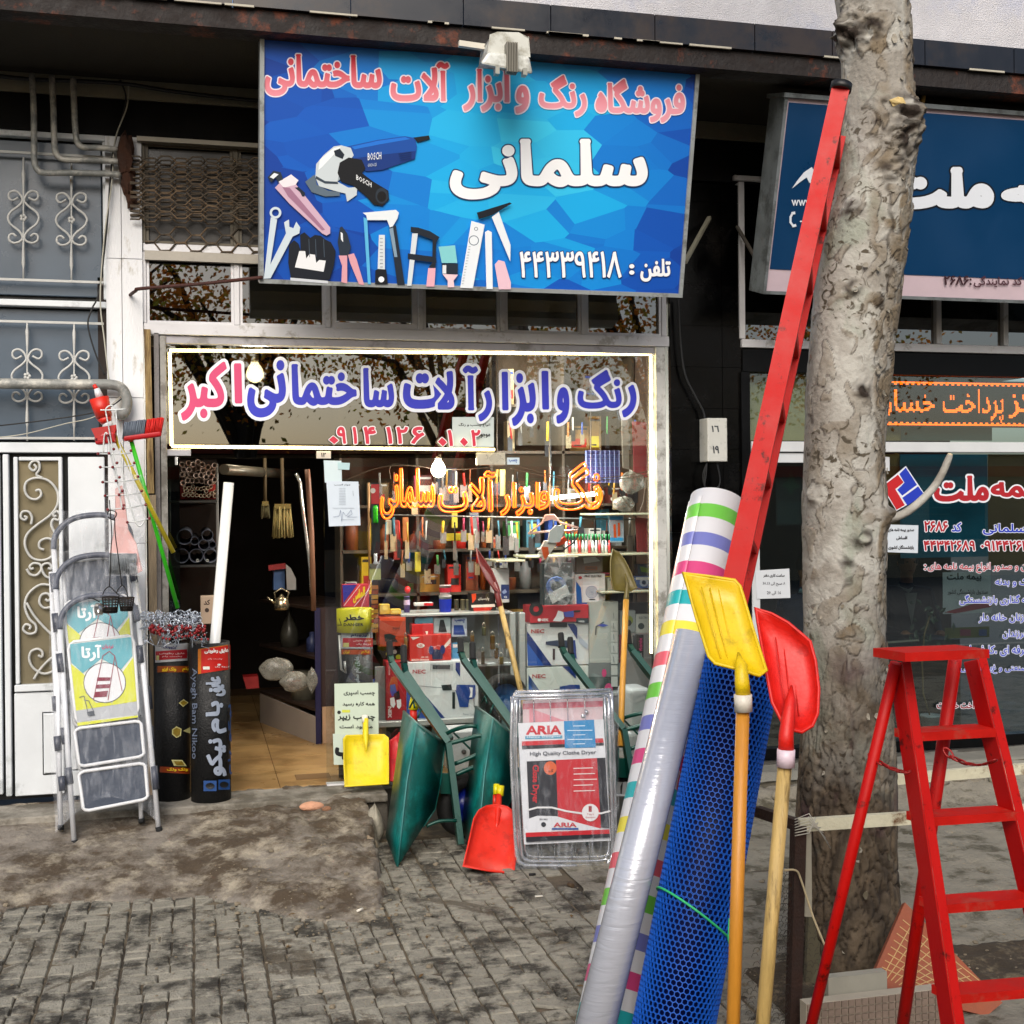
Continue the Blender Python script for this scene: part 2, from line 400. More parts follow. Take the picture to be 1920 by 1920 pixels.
def px(pts, Y, tf=None):
    out = []
    for p in pts:
        u, v = tf(*p[:2]) if tf else p[:2]; out.append(W(u, v, p[2] if len(p) > 2 else Y))
    return out
ZF = .22                                                           # shop floor
# ---------------------------------------------------------------- the ground
gm = mat('5c574e', .95, var=.2, scale=2, bump=.5, bs=30)
struct(MB().box(-150, 150, -150, 150, -.6, -.17), 'road', mat('4a4a4a', .9, var=.2, scale=3, bump=.5, bs=90))
joint = mat('5f5546', .95, var=.3, scale=9, bump=.6, bs=60, dirt='3a342c', dscale=4, damt=.5)
pave = struct(MB().box(-14, 16, -7.2, .0, -.3, -.012), 'pavement', joint)
struct(MB().box(-14, 16, -7.36, -7.202, -.3, .0), 'kerb', mat('9a968c', .85, var=.15, scale=5, bump=.4))
# worn stamped concrete blocks
def paver_mat():
    m = mat('8a867a', .8, var=.25, scale=18, bump=1., bs=90, dirt='33302a', dscale=5.2, damt=.42, name='worn_concrete_block')
    return m
pm = paver_mat()
# extra wet stains with a shape of their own
n = pm.node_tree.nodes; L = pm.node_tree.links; b = n['Principled BSDF']
src = b.inputs['Base Color'].links[0].from_socket; g = n.new('ShaderNodeNewGeometry')
t1 = n.new('ShaderNodeTexNoise'); t1.inputs['Scale'].default_value = 1.3; t1.inputs['Detail'].default_value = 9; t1.inputs['Distortion'].default_value = 1.5; t1.inputs['Roughness'].default_value = .75
L.new(g.outputs['Position'], t1.inputs['Vector'])
rr = n.new('ShaderNodeMapRange'); rr.inputs[1].default_value = .55; rr.inputs[2].default_value = .61; rr.inputs[4].default_value = .8; L.new(t1.outputs[0], rr.inputs[0])
mx = n.new('ShaderNodeMix'); mx.data_type = 'RGBA'; L.new(rr.outputs[0], mx.inputs[0]); L.new(src, mx.inputs[6]); mx.inputs[7].default_value = lin('4b4337'); 
oi = n.new('ShaderNodeObjectInfo'); rr2 = n.new('ShaderNodeMapRange'); rr2.inputs[3].default_value = .82; rr2.inputs[4].default_value = 1.16; L.new(oi.outputs['Random'], rr2.inputs[0])
vm = n.new('ShaderNodeVectorMath'); vm.operation = 'SCALE'; L.new(mx.outputs[2], vm.inputs[0]); L.new(rr2.outputs[0], vm.inputs['Scale']); L.new(vm.outputs[0], b.inputs['Base Color'])
def paver_pts(x0, x1, y0, y1):
    rnd = random.random
    g_ = .0032; x0 += g_; x1 -= g_; y0 += g_; y1 -= g_
    j = lambda: random.uniform(-.003, .003)
    q = [(x0+j(), y0+j()), (x1+j(), y0+j()), (x1+j(), y1+j()), (x0+j(), y1+j())]
    if rnd() < .09:
        c = random.randrange(4); a, b_, c_ = q[c-1], q[c], q[(c+1) % 4]; f = random.uniform(.35, .6)
        p1 = (b_[0]+(a[0]-b_[0])*f, b_[1]+(a[1]-b_[1])*f); p2 = (b_[0]+(c_[0]-b_[0])*f, b_[1]+(c_[1]-b_[1])*f)
        q = q[:c]+[p1, p2]+q[c+1:]
    return q
def add_paver(mb, q):
    z = random.uniform(-.004, .001); cx = sum(p[0] for p in q)/len(q); cy = sum(p[1] for p in q)/len(q); tx, ty = random.uniform(-.03, .03), random.uniform(-.03, .03); n = len(q)
    top = lambda p: z+(p[0]-cx)*tx+(p[1]-cy)*ty
    o = [(p[0], p[1], -.03) for p in q]; m_ = [(p[0], p[1], top(p)-.006) for p in q]; i = [(cx+(p[0]-cx)*.9, cy+(p[1]-cy)*.9, top(p)) for p in q]
    mb._a(o+m_+i, [(k, (k+1) % n, n+(k+1) % n, n+k) for k in range(n)]+[(n+k, n+(k+1) % n, 2*n+(k+1) % n, 2*n+k) for k in range(n)]+[tuple(range(2*n, 3*n))])
cells = []
T_ = .30
for iy in range(-15, -2):
    for ix in range(-6, 12):
        X0, Y0 = ix*T_-.02, iy*T_
        ys = [0, .098+random.uniform(-.01, .01), .2+random.uniform(-.012, .012), .294]
        for r_ in range(3):
            k = random.random()
            xs = [0, .1, .2, .294] if k < .78 else ([0, .15, .294] if k < .84 else ([0, .2, .294] if k < .93 else [0, .09, .294]))
            xs = [xs[0]]+[x+random.uniform(-.006, .006) for x in xs[1:-1]]+[xs[-1]]
            for a, b_ in zip(xs, xs[1:]): cells.append((X0+a, X0+b_, Y0+ys[r_], Y0+ys[r_+1]))
def on_apron(x, y): return y > -1.28 and x < 1.2
vis = []
for c in cells:
    x, y = (c[0]+c[1])/2, (c[2]+c[3])/2
    if x > 2.0+.2*sin(y*5) and y > -3.6: continue
    if y > -1.2 and x < -.0: continue
    u, v, t = proj((x, y, 0)); inside = -20 < u < 1940 and v < 1935
    vis.append((not (inside), -v, c))
vis.sort(key=lambda a: a[:2]); rest = MB()
for i, (_, _, c) in enumerate(vis):
    q = paver_pts(*c)
    if i < 290: mb = MB(); add_paver(mb, q); mb.build('paver', pm, pave)
    else: add_paver(rest, q)
tag(rest.build('paver_field', pm, pave), kind='stuff')
# cracked cement patch around and beyond the tree pit
def slab(name, x0, x1, y0, y1, fn, nx, ny, m, skirt=.2):
    mb = MB(); mb.grid(lambda a, b: (x0+(x1-x0)*a, y0+(y1-y0)*b, fn(x0+(x1-x0)*a, y0+(y1-y0)*b)), nx, ny); return mb
cem = mat('7d786c', .9, var=.2, scale=9, bump=1., bs=50, dirt='4d483b', dscale=5, damt=.35, name='worn_cement')
def sidewalk_h(x, y):
    h = .004+.012*N3(x*2, y*2, 3)
    c = abs(N3(x*1.1, y*2.2, 9, 3)); 
    if c < .03: h -= .03*(1-c/.03)
    h += .12*max(0, min(1, (y+.75)/.25))
    e = max(0, 2.0+.2*sin(y*5)-x); 
    return h-.05*min(1, e/.06)*(1 if y < -.9 else 0)
struct(slab('cement', 1.9, 9, -4.6, -.0, sidewalk_h, 230, 150, cem), 'cement_patch', cem)
struct(slab('cement2', -8, -.95, -4.6, -1.3, lambda x, y: -.02, 4, 4, cem), 'cement_strip', cem)
# concrete apron in front of the shop, sloping, with a broken right end
EDGE_X = W(712, 1560, -.9).x
def apron_edge(x):
    k = max(0, min(1, (x-W(330, 1650, -1.5).x)/.75)); k = k*k*(3-2*k)
    return 1.33+.62*k+.07*N3(x*2.2, 0, 5)
def apron_h(x, y):
    s = -y; e = apron_edge(x); r = max(0., 1-s/e)
    h = .225*(r**.75 if r > 0 else 0)
    rim = min(1, r*9); h = h*(.55+.45*rim)
    h += (.012+.03*max(0, min(1, (x+.1)/.5)))*N3(x*3, y*3, 1, 5)*rim
    c = abs(N3(x*1.4, y*2.6, 7, 3))
    if c < .02 and s > .3: h -= .012*(1-c/.02)
    ex = EDGE_X-.1*max(0, s-.5)+.05*N3(0, y*4, 2)+.03*N3(x*9, y*9, 2)
    if x > ex: h = min(h, -.03+max(0, h-(x-ex)*6))
    if r <= 0: h = -.03
    return h
am = mat('787168', .92, var=.3, scale=9, bump=1., bs=35, dirt='463b2e', dscale=3.2, damt=.6, name='dirty_concrete')
am2 = am.node_tree; nn = am2.nodes; LL = am2.links; bb = nn['Principled BSDF']; src = bb.inputs['Base Color'].links[0].from_socket
g = nn.new('ShaderNodeNewGeometry'); t1 = nn.new('ShaderNodeTexNoise'); t1.inputs['Scale'].default_value = 5.5; t1.inputs['Detail'].default_value = 12; t1.inputs['Roughness'].default_value = .7; LL.new(g.outputs['Position'], t1.inputs['Vector'])
rr = nn.new('ShaderNodeMapRange'); rr.inputs[1].default_value = .5; rr.inputs[2].default_value = .66; rr.inputs[4].default_value = .75; LL.new(t1.outputs[0], rr.inputs[0])
mx = nn.new('ShaderNodeMix'); mx.data_type = 'RGBA'; LL.new(rr.outputs[0], mx.inputs[0]); LL.new(src, mx.inputs[6]); mx.inputs[7].default_value = lin('a69d8b'); LL.new(mx.outputs[2], bb.inputs['Base Color'])
struct(slab('apron', -4.2, EDGE_X+.15, -2.2, -.0, apron_h, 300, 130, am), 'concrete_apron', am)
# shop threshold slab
xa = G(440, 1500, ZF).x; xb = G(736, 1500, ZF).x
sl = MB(); sl.box(-3.2, xb, -.34, .0, .17, ZF)
bevel(struct(sl, 'threshold_slab', mat('8f8a80', .85, var=.2, scale=5, bump=.5, bs=60, dirt='5f5a50', dscale=3)), .01)
struct(MB().box(xb+.01, 6.2, -.12, .0, -.05, .2), 'shopfront_kerb', mat('4b4842', .9, var=.3, scale=6, bump=.6))
struct(MB().box(xb-.12, xb+.0, -.3, .0, -.05, .168), 'slab_support', mat('4b4740', .95, var=.3, scale=6, bump=.6))
# rubble
def rock(name, label, cat, p, r, s, col, jit=.16, group=None):
    mb = MB(); mb.ball((0, 0, 0), r, 9, s, jit); mb.T = None
    mb.v = [(a+p[0], b+p[1], c+p[2]) for a, b, c in mb.v]
    o = mb.build(name, mat(col, .95, var=.25, scale=12, bump=.9, bs=60)); tag(o, label, cat, group); m = o.modifiers.new('s', 'SUBSURF'); m.levels = 1; m.render_levels = 2; return o
rock('stone', 'rounded tan stone wedged under the broken corner of the concrete apron', 'stone', G(690, 1590, .06), .085, (.8, .7, .8), '8a7a66')
rock('concrete_lump', 'jagged grey concrete lump broken from the apron beside the green wheelbarrow', 'rubble', G(702, 1545, .1), .12, (.55, .9, .95), '8f8a7c', .28)
rock('brick_chunk', 'pink broken brick chunk lying on the edge of the shop step', 'brick', G(585, 1512, .2), .07, (1.25, .6, .42), 'b98a70', .12)
rock('brick_shard', 'small brown brick shard beside the pink chunk on the step', 'brick', G(612, 1517, .19), .03, (1.1, .7, .6), '7d5a44', .2)
rock('cement_crumb', 'flat grey cement crumb at the foot of the apron', 'rubble', G(655, 1655, .01), .12, (1.3, .9, .35), '80715c', .2)
def litter(name, label, cat, pts, r, col, group=None):
    mb = MB().cyl(G(*pts[0]), G(*pts[1]), r, 6); return tag(mb.build(name, mat(col, .8)), label, cat, group)
litter('cigarette_butt', 'white cigarette butt on the brown slope left of the crack', 'litter', [(307, 1604, .06), (323, 1603, .062)], .006, 'e6e0d2')
litter('cigarette_butt', 'white cigarette butt on the reddish cement mound', 'litter', [(670, 1708, .02), (680, 1704, .02)], .006, 'e6e0d2')
litter('cigarette_butt', 'pale cigarette butt with dark tip on the blocks left of the striped roll', 'litter', [(1003, 1681, .006), (1018, 1680, .006)], .005, 'c9c4b8')
litter('black_scrap', 'small black scrap lying below the clothes dryer', 'litter', [(992, 1640, .006), (1004, 1639, .006)], .007, '1c1c1c')
litter('dry_leaf', 'curled brown leaf on the blocks below the clothes dryer', 'litter', [(1066, 1658, .01), (1074, 1661, .01)], .012, '4a3a28')
# ---------------------------------------------------------------- building over the pavement
ZS = W(240, 152, 0).z; YO = -1.07
XL, XR = -5.5, 9.5
ov = thing('building_overhang', 'upper storey jutting over the shops with dark stone band and pale rendered parapet', 'building', (2, YO, ZS))
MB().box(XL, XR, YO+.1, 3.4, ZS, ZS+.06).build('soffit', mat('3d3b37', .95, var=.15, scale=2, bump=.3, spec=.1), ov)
zb = ZS+.075
MB().box(XL, XR, YO-.02, YO+.14, ZS-.04, zb-.003).build('steel_beam', mat('1a120f', .75, var=.4, scale=7, bump=.6, bs=40, dirt='5a2c16', dscale=5, damt=.25), ov)
zt = zb+.155; tm = mat('10141d', .35, var=.3, scale=6, dirt='2c221c', dscale=1.5, damt=.4)
x = XL; k = 0
while x < XR:
    wd = .62 if k % 3 else .5
    MB().box(x+.003, x+wd-.003, YO-.05, YO+.05, zb, zt).build('stone_tile', tm, ov); x += wd; k += 1
MB().box(XL, XR, YO-.03, YO+.05, zt+.003, zt+2.2).build('parapet', mat('bdbcc0', .95, var=.14, scale=5, bump=1, bs=120, dirt='aeb0bc', dscale=2, damt=.3), ov)
mb = MB()
for i in range(40):
    xx = random.uniform(XL, XR); mb.box(xx, xx+random.uniform(.05, .3), YO-.053, YO-.04, zb-.006, zb+random.uniform(.002, .006))
tag(mb.build('mortar_drips', mat('a7a294', .9), ov), kind='stuff')
# building front: dark wall above the windows and behind the signs
wl = thing('building_wall', 'dark ground floor wall carrying both shopfronts', 'building', (2, 0, 0))
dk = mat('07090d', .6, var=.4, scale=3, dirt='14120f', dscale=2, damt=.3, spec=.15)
zg = W(100, 248, 0).z; zw = W(400, 285, 0).z
xc0, xc1 = W(203, 900, 0).x, W(273, 900, 0).x
x1253 = W(1251, 700, 0).x; x1385 = W(1388, 700, 0).x
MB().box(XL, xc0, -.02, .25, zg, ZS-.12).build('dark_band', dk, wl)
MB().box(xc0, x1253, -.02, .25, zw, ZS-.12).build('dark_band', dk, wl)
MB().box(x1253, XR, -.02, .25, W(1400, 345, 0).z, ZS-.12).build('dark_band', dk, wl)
MB().box(XL, XR, -.03, .25, ZS-.117, ZS-.003).build('render_strip', mat('8b8878', .9, var=.2, scale=4, bump=.4), wl)
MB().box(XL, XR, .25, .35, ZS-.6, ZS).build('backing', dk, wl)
# white stone pier left of the shop
pr = thing('white_pier', 'grimy white stone pier between the metal gate and the tool shop', 'pier', (xc0, 0, .2))
pmw = mat('d9dbde', .6, var=.08, scale=3, bump=.3, bs=50, dirt='b3b0a8', dscale=3, damt=.15, stretch=(2.5, 2.5, .8))
z0 = .2
for z1 in (.95, 1.75, 2.62, 3.45, W(240, 262, 0).z):
    MB().box(xc0+.003, xc0+(xc1-xc0)*.42, -.055, .2, z0+.002, z1).build('stone_panel', pmw, pr)
    MB().box(xc0+(xc1-xc0)*.42+.004, xc1-.004, -.06, .2, z0+.002, z1).build('stone_panel', pmw, pr)
    z0 = z1+.002
rm = mat('3a2418', .9, var=.4, scale=12, bump=1, bs=30)
mb = MB(); mb.ball(W(236, 290, -.12), .05, 8, (1, 1, 2.5), .2); mb.ball(W(240, 335, -.1), .045, 8, (.9, 1, 2.3), .25); mb.ball(W(246, 375, -.08), .035, 8, (.9, 1, 1.6), .25)
mb.build('rusty_bracket', rm, pr)
# weathered timber strips beside the shop door frame
wd1 = mat('9a8358', .85, var=.3, scale=10, bump=.8, bs=40, stretch=(6, 6, .5), dirt='5f4a30', dscale=6, damt=.5)
jb = thing('timber_jamb', 'weathered bamboo and timber strips nailed along the left shop jamb', 'jamb', W(287, 1480, -.03))
def seg(u0, v0, u1, v1, w_, Y, m, name):
    a, b_ = W(u0, v0, Y), W(u1, v1, Y); h = w_/2
    MB().hexa([(a.x-h, Y-.02, a.z), (a.x+h, Y-.02, a.z), (a.x+h, Y+.02, a.z), (a.x-h, Y+.02, a.z), (b_.x-h, Y-.02, b_.z), (b_.x+h, Y-.02, b_.z), (b_.x+h, Y+.02, b_.z), (b_.x-h, Y+.02, b_.z)]).build(name, m, jb)
seg(283, 925, 276, 618, .038, -.06, wd1, 'bamboo_strip'); seg(290, 1470, 285, 928, .045, -.06, mat('8f7f68', .9, var=.3, scale=9, bump=.8, bs=40, stretch=(6, 6, .5)), 'timber_strip')
seg(302, 1470, 293, 625, .028, -.03, mat('6f6b6a', .6, var=.3, scale=8, bump=.4), 'metal_jamb')
# ---------------------------------------------------------------- white metal gate at the left
gt = thing('metal_gate', 'white metal entrance gate with scrollwork grilles and grey glass at far left', 'gate', (-1.9, 0, .24))
wm = mat('cfd4d8', .45, var=.07, scale=3, bump=.12, bs=30, dirt='a9aeb0', dscale=2.5, damt=.15); bk = mat('0b0d10', .5, var=.2)
xg0 = -4.2
MB().box(xg0, xc0-.002, .06, .12, .24, zg).build('backing_sheet', bk, gt)
def gbox(name, u0, v0, u1, v1, y0, y1, m, par=gt):
    x0, x1, z0, z1 = R(u0, v0, u1, v1, 0); 
    if u0 < 1: x0 = xg0 if u0 < -50 else x0
    o = MB().box(x0, x1, y0, y1, z0, z1).build(name, m, par); return bevel(o, .004, 1)
gl = mat('42505e', .3, var=.15, scale=1.5)
for (v0, v1) in ((262, 552), (578, 824)):
    gbox('glass_pane', -90, v0, 190, v1, .03, .05, gl)
gbox('rail', -90, 247, 203, 258, -.02, .04, wm); gbox('rail', -90, 563, 200, 575, -.03, .04, wm); gbox('rail', -90, 830, 203, 849, -.03, .04, wm)
gbox('stile', 193, 258, 202, 562, -.005, .04, wm)
gbox('stile', 9, 852, 20, 1492, -.02, .04, wm); gbox('door_leaf', -90, 852, 3, 1492, -.01, .04, wm)
gbox('door_leaf', 131, 857, 199, 1440, -.02, .04, wm); gbox('rail', 131, 1443, 199, 1490, -.015, .04, wm)
for r_ in ((28, 857, 36, 1282), (112, 857, 119, 1282), (36, 857, 112, 864)): gbox('frame', *r_, -.02, .04, wm)
gbox('rail', 28, 1282, 120, 1295, -.025, .04, wm); gbox('door_leaf', 28, 1298, 120, 1490, -.01, .04, wm)
gbox('raised_panel', 83, 1337, 107, 1448, -.022, -.012, wm)
for a in ((81, 1334, 109, 1336), (81, 1449, 109, 1452), (80, 1334, 82, 1452), (108, 1334, 110, 1452)): gbox('panel_groove', *a, -.014, -.008, bk)
gbox('mirror_pane', 36, 864, 112, 1282, .012, .03, mat('9a9076', .14, .55, var=.2, scale=2))  # yellowish street reflections are put into the pane's base colour
iron = mat('b4b5b2', .5, var=.12, scale=10, bump=.3, bs=60)
Yi = -.035
def grille(cx, cy, k=1., vt=-1, vb=1):
    """scroll ornament on an upright bar; crop units of a third of a pixel round (130,1225)"""
    tf = lambda x, y: (cx+(x-130)/3*k, cy+(y-1225)/3*k)
    side = [(160, 1112), (172, 1120), (195, 1128), (212, 1112), (208, 1085), (180, 1075), (152, 1090), (135, 1128), (158, 1160), (200, 1192), (217, 1225), (202, 1262), (155, 1300), (135, 1335), (148, 1358), (182, 1368), (210, 1352), (209, 1325), (188, 1317), (170, 1332)]
    for sg in (1, -1):
        P = px(smooth([(130+(x-130)*sg, y, 0) for x, y in side], 4), Yi, lambda x, y: tf(x, y)) if 0 else [W(*tf(p.x, p.y), Yi) for p in smooth([(130+(x-130)*sg, y, 0) for x, y in side], 4)]
        MB().tube(P, .007, 6).build('scroll', iron, gt)
    mb = MB(); bar = [(130, vt, .005), (130, 950, .006), (130, 975, .011), (130, 1090, .005), (130, 1350, .005), (130, 1480, .011), (130, 1510, .005), (130, vb, .005)]
    mb.tube([W(*tf(x, y), Yi) for x, y, r_ in bar], [r_ for *_, r_ in bar], 6)
    c = W(*tf(130, 1225), Yi-.01)
    for a in range(5): mb.ball(c+V((cos(a*1.257), 0, sin(a*1.257)))*.013, .010, 6, (1, .5, 1))
    mb.build('baluster', iron, gt)
for cx, cy, vt, vb in ((44, 408, 885, 1580), (134, 412, 880, 1580), (51, 705, 925, 1590), (139, 708, 925, 1580)): grille(cx, cy, 1, vt, vb)
for v in (290, 527, 605, 822):
    x0, x1, z0, z1 = R(-90, v-2.2, 195, v+2.2, 0); MB().box(xg0, x1, Yi-.006, Yi+.006, z0, z1).build('thin_rail', iron, gt)
t8 = TF(0, 600, 1/3)
curves = [[(200, 962), (222, 955), (232, 985), (205, 1008), (165, 1000), (140, 960), (150, 910), (205, 888), (275, 905), (322, 965), (322, 1040), (280, 1100), (205, 1155), (150, 1210), (142, 1275), (180, 1338), (250, 1350), (305, 1315), (312, 1255), (270, 1228), (225, 1245), (222, 1280), (248, 1292)],
    [(190, 812), (205, 830), (188, 848), (165, 825), (185, 795), (218, 800), (222, 840), (205, 870), (240, 888)],
    [(135, 1105), (150, 1110), (140, 1125), (118, 1112), (125, 1080), (160, 1078), (180, 1110), (175, 1150)],
    [(318, 1100), (305, 1105), (300, 1090), (320, 1075), (338, 1095), (330, 1125), (300, 1120), (290, 1160), (330, 1230)],
    [(190, 1395), (175, 1400), (168, 1385), (190, 1368), (225, 1375), (232, 1405), (205, 1435), (170, 1430), (150, 1400)], [(270, 1395), (285, 1400), (290, 1385), (270, 1368), (238, 1380), (238, 1410), (262, 1445), (300, 1450)],
    [(310, 1500), (230, 1488), (160, 1540), (140, 1610), (165, 1680), (200, 1715), (200, 1755), (160, 1765), (130, 1740), (145, 1712), (172, 1722), (165, 1740)],
    [(255, 1570), (272, 1580), (285, 1560), (265, 1538), (232, 1548), (222, 1590), (250, 1620), (300, 1610)],
    [(150, 1590), (190, 1660), (250, 1730), (310, 1790), (338, 1850)],
    [(215, 1885), (235, 1895), (240, 1870), (215, 1850), (175, 1865), (165, 1910), (190, 1960), (250, 1990), (310, 1970)],
    [(330, 1890), (290, 1900), (230, 1960), (190, 2020)]]
for c in curves:
    MB().tube([W(*t8(p.x, p.y), -.012) for p in smooth([(a, b_, 0) for a, b_ in c], 4)], .008, 6).build('scroll', iron, gt)
# ---------------------------------------------------------------- pipes and cables at the left
pm_ = mat('7d7f7c', .6, .2, var=.3, scale=9, bump=.5, bs=50, dirt='b0aea6', dscale=8, damt=.5)
def pipe(label, pts, r, Y, m=pm_, name='pipe', cat='pipe', grp=None, k=5):
    P = [W(a, b_, (c[0] if c else Y)) for a, b_, *c in pts]
    return tag(MB().tube(smooth(P, k), r, 10).build(name, m), label, cat, grp)
pipe('outer grey gas pipe dropping from the ceiling and bending to the pier, lowest of three', [(60, 138), (63, 200), (64, 270), (64, 300), (70, 318), (85, 324), (140, 324), (205, 326), (222, 328), (230, 322, .0)], .018, -.12)
pipe('middle grey gas pipe dropping from the ceiling and bending to the pier', [(97, 142), (100, 200), (102, 265), (104, 284), (112, 296), (130, 300), (190, 301), (222, 303), (231, 300, .0)], .018, -.12)
pipe('inner grey gas pipe dropping from the ceiling and bending to the pier, shortest of three', [(137, 146), (139, 200), (142, 250), (146, 268), (156, 276), (185, 277), (215, 280), (229, 284, .0)], .018, -.12)
pipe('thick grey pipe crossing the gate and hooking down beside the pier', [(-90, 718), (60, 720), (150, 721), (205, 721), (228, 728), (238, 748), (236, 768), (228, 778), (222, 776, .0)], .031, -.13)
cb = mat('17181a', .6); cbl = mat('a9a79a', .6)
def cable(label, pts, Y, r=.005, m=cb): return pipe(label, pts, r, Y, m, 'cable', 'cable', None, 6)
cable('black cable running down the gate edge and swinging left', [(225, 150), (236, 190), (215, 270), (207, 330), (200, 430), (186, 545), (172, 580), (165, 610), (178, 660), (197, 704)], -.09)
cable('white cable hanging beside the black one on the gate edge', [(241, 155), (238, 200), (216, 262), (210, 340), (196, 440), (188, 560), (196, 640), (205, 720)], -.1, .004, cbl)
cable('black cable sagging across the lower gate grille', [(0, 798), (100, 786), (190, 770), (232, 745)], -.1, .004)
cable('pale twisted cord crossing the lower gate grille', [(0, 820), (50, 813), (120, 795), (180, 780), (230, 740)], -.11, .003, cbl)
cable('dark cable draped along the ceiling edge above the gate', [(-60, 135), (50, 148), (150, 152), (240, 158), (330, 172), (500, 190), (800, 210)], -.1, .012)
# rolled scissor grille above the shop windows
gr = thing('folding_grille', 'rusty brown expanded metal security grille bunched above the shop window', 'grille', W(370, 480, -.12))
gm_ = mat('4c4338', .75, .1, var=.35, scale=12, bump=.4, bs=60, dirt='665440', dscale=10, damt=.4)
def strand(v0, v1, amp, ph, Y, u0=244, u1=760, m=gm_, r=.0058):
    P = []; u = u0; i = 0
    while u < u1:
        f = (u-u0)/(u1-u0); v = v0+(v1-v0)*f; s = amp if (i//2+ph) % 2 else -amp
        P.append(W(u, v+s+random.uniform(-1, 1), Y+random.uniform(-.006, .006))); u += 17 if i % 2 == 0 else 12; i += 1
    MB().tube(P, r, 5).build('mesh_strand', m, gr)
for layer, Y in enumerate((-.15, -.11, -.07)):
    for i in range(9): strand(298+i*13+layer*4, 304+i*14+layer*4, 5.5, i+layer, Y)
strand(432, 440, 7, 0, -.05, 272); strand(447, 455, 7, 1, -.05, 272); strand(462, 470, 7, 0, -.05, 272); strand(476, 484, 6, 1, -.05, 272)
x0, x1, z0, z1 = R(258, 283, 900, 291, 0); MB().box(x0, x1, -.1, -.03, z0, z1).build('guide_rail', mat('a8a294', .6, var=.2), gr)
x0, x1, z0, z1 = R(272, 482, 560, 496, 0); MB().box(x0, x1, -.07, -.03, z0, z1+.01).build('guide_rail', mat('99948a', .5, .2, var=.25, scale=9), gr)
pipe('rusty iron rod from the pier to the bottom corner of the blue sign', [(244, 553), (255, 545, -.3), (265, 541, -.35), (370, 533, -.5), (492, 520, -.7)], .01, -.07, mat('3d1f18', .8, var=.3, scale=10, bump=.4), 'iron_rod', 'rod', None, 3)
# ---------------------------------------------------------------- tool shop front
alu = mat('cbcbce', .4, .1, var=.07, scale=4, bump=.1, dirt='a3a09c', dscale=7, damt=.12)
sf = thing('tool_shopfront', 'aluminium and glass front of the tool shop with transom windows above', 'shopfront', (W(750, 900, 0).x, 0, ZF))
def fb(name, u0, v0, u1, v1, y0, y1, m=alu, par=None, bv=.003):
    x0, x1, z0, z1 = R(u0, v0, u1, v1, 0); o = MB().box(x0, x1, y0, y1, z0, z1).build(name, m, par or sf)
    return bevel(o, bv, 1) if bv else o
def fbz(name, u0, u1, y0, y1, z0, z1, m=alu, par=None):
    x0, x1 = W(u0, 900, 0).x, W(u1, 900, 0).x; return bevel(MB().box(x0, x1, y0, y1, z0, z1).build(name, m, par or sf), .003, 1)
Zp = lambda v, u=760: W(u, v, 0).z
zr0, zr1 = Zp(640), Zp(620)                 # lower rail
zh0 = Zp(655)
fbz('transom_rail', 273, 1252, -.05, .03, zr0, zr1)
fbz('header_panel', 300, 1238, -.03, .03, zh0, zr0-.002, mat('a19fa4', .5, .1, var=.1, scale=5, dirt='7c7a78', dscale=4, damt=.3))
fbz('transom_rail', 273, 1252, -.045, .03, Zp(492), Zp(478))
fbz('transom_rail', 273, 1252, -.045, .03, Zp(300), Zp(290))
mull = [273, 447, 617, 790, 943, 1094, 1244]
tint = glass_mat('6f6a5c', .16, 'tinted_transom_glass')
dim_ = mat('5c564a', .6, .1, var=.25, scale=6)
for i, mu in enumerate(mull):
    for za, zc in ((zr1+.002, Zp(492)-.002), (Zp(478)+.002, Zp(300)-.002)):
        wdt = .034; xm = W(mu, 900, 0).x
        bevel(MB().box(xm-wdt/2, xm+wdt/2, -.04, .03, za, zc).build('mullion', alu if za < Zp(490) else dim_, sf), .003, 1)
        if i < len(mull)-1:
            xn = W(mull[i+1], 900, 0).x; w2 = .016 if i != 2 else .035; q = (-.03, .02)
            a, b_ = xm+wdt/2+.001, xn-wdt/2-.001
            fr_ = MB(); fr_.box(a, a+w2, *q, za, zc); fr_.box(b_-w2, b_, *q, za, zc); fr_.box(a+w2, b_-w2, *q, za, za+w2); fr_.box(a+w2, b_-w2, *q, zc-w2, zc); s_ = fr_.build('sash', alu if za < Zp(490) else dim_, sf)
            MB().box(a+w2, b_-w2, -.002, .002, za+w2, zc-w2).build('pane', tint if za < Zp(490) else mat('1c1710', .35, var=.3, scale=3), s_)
# backing behind transoms (mezzanine ceiling space)
MB().box(W(273, 900, 0).x, W(1252, 900, 0).x, .5, .55, zr0, ZS-.1).build('mezzanine_curtain', mat('3a3222', .8, var=.25, scale=3), sf)
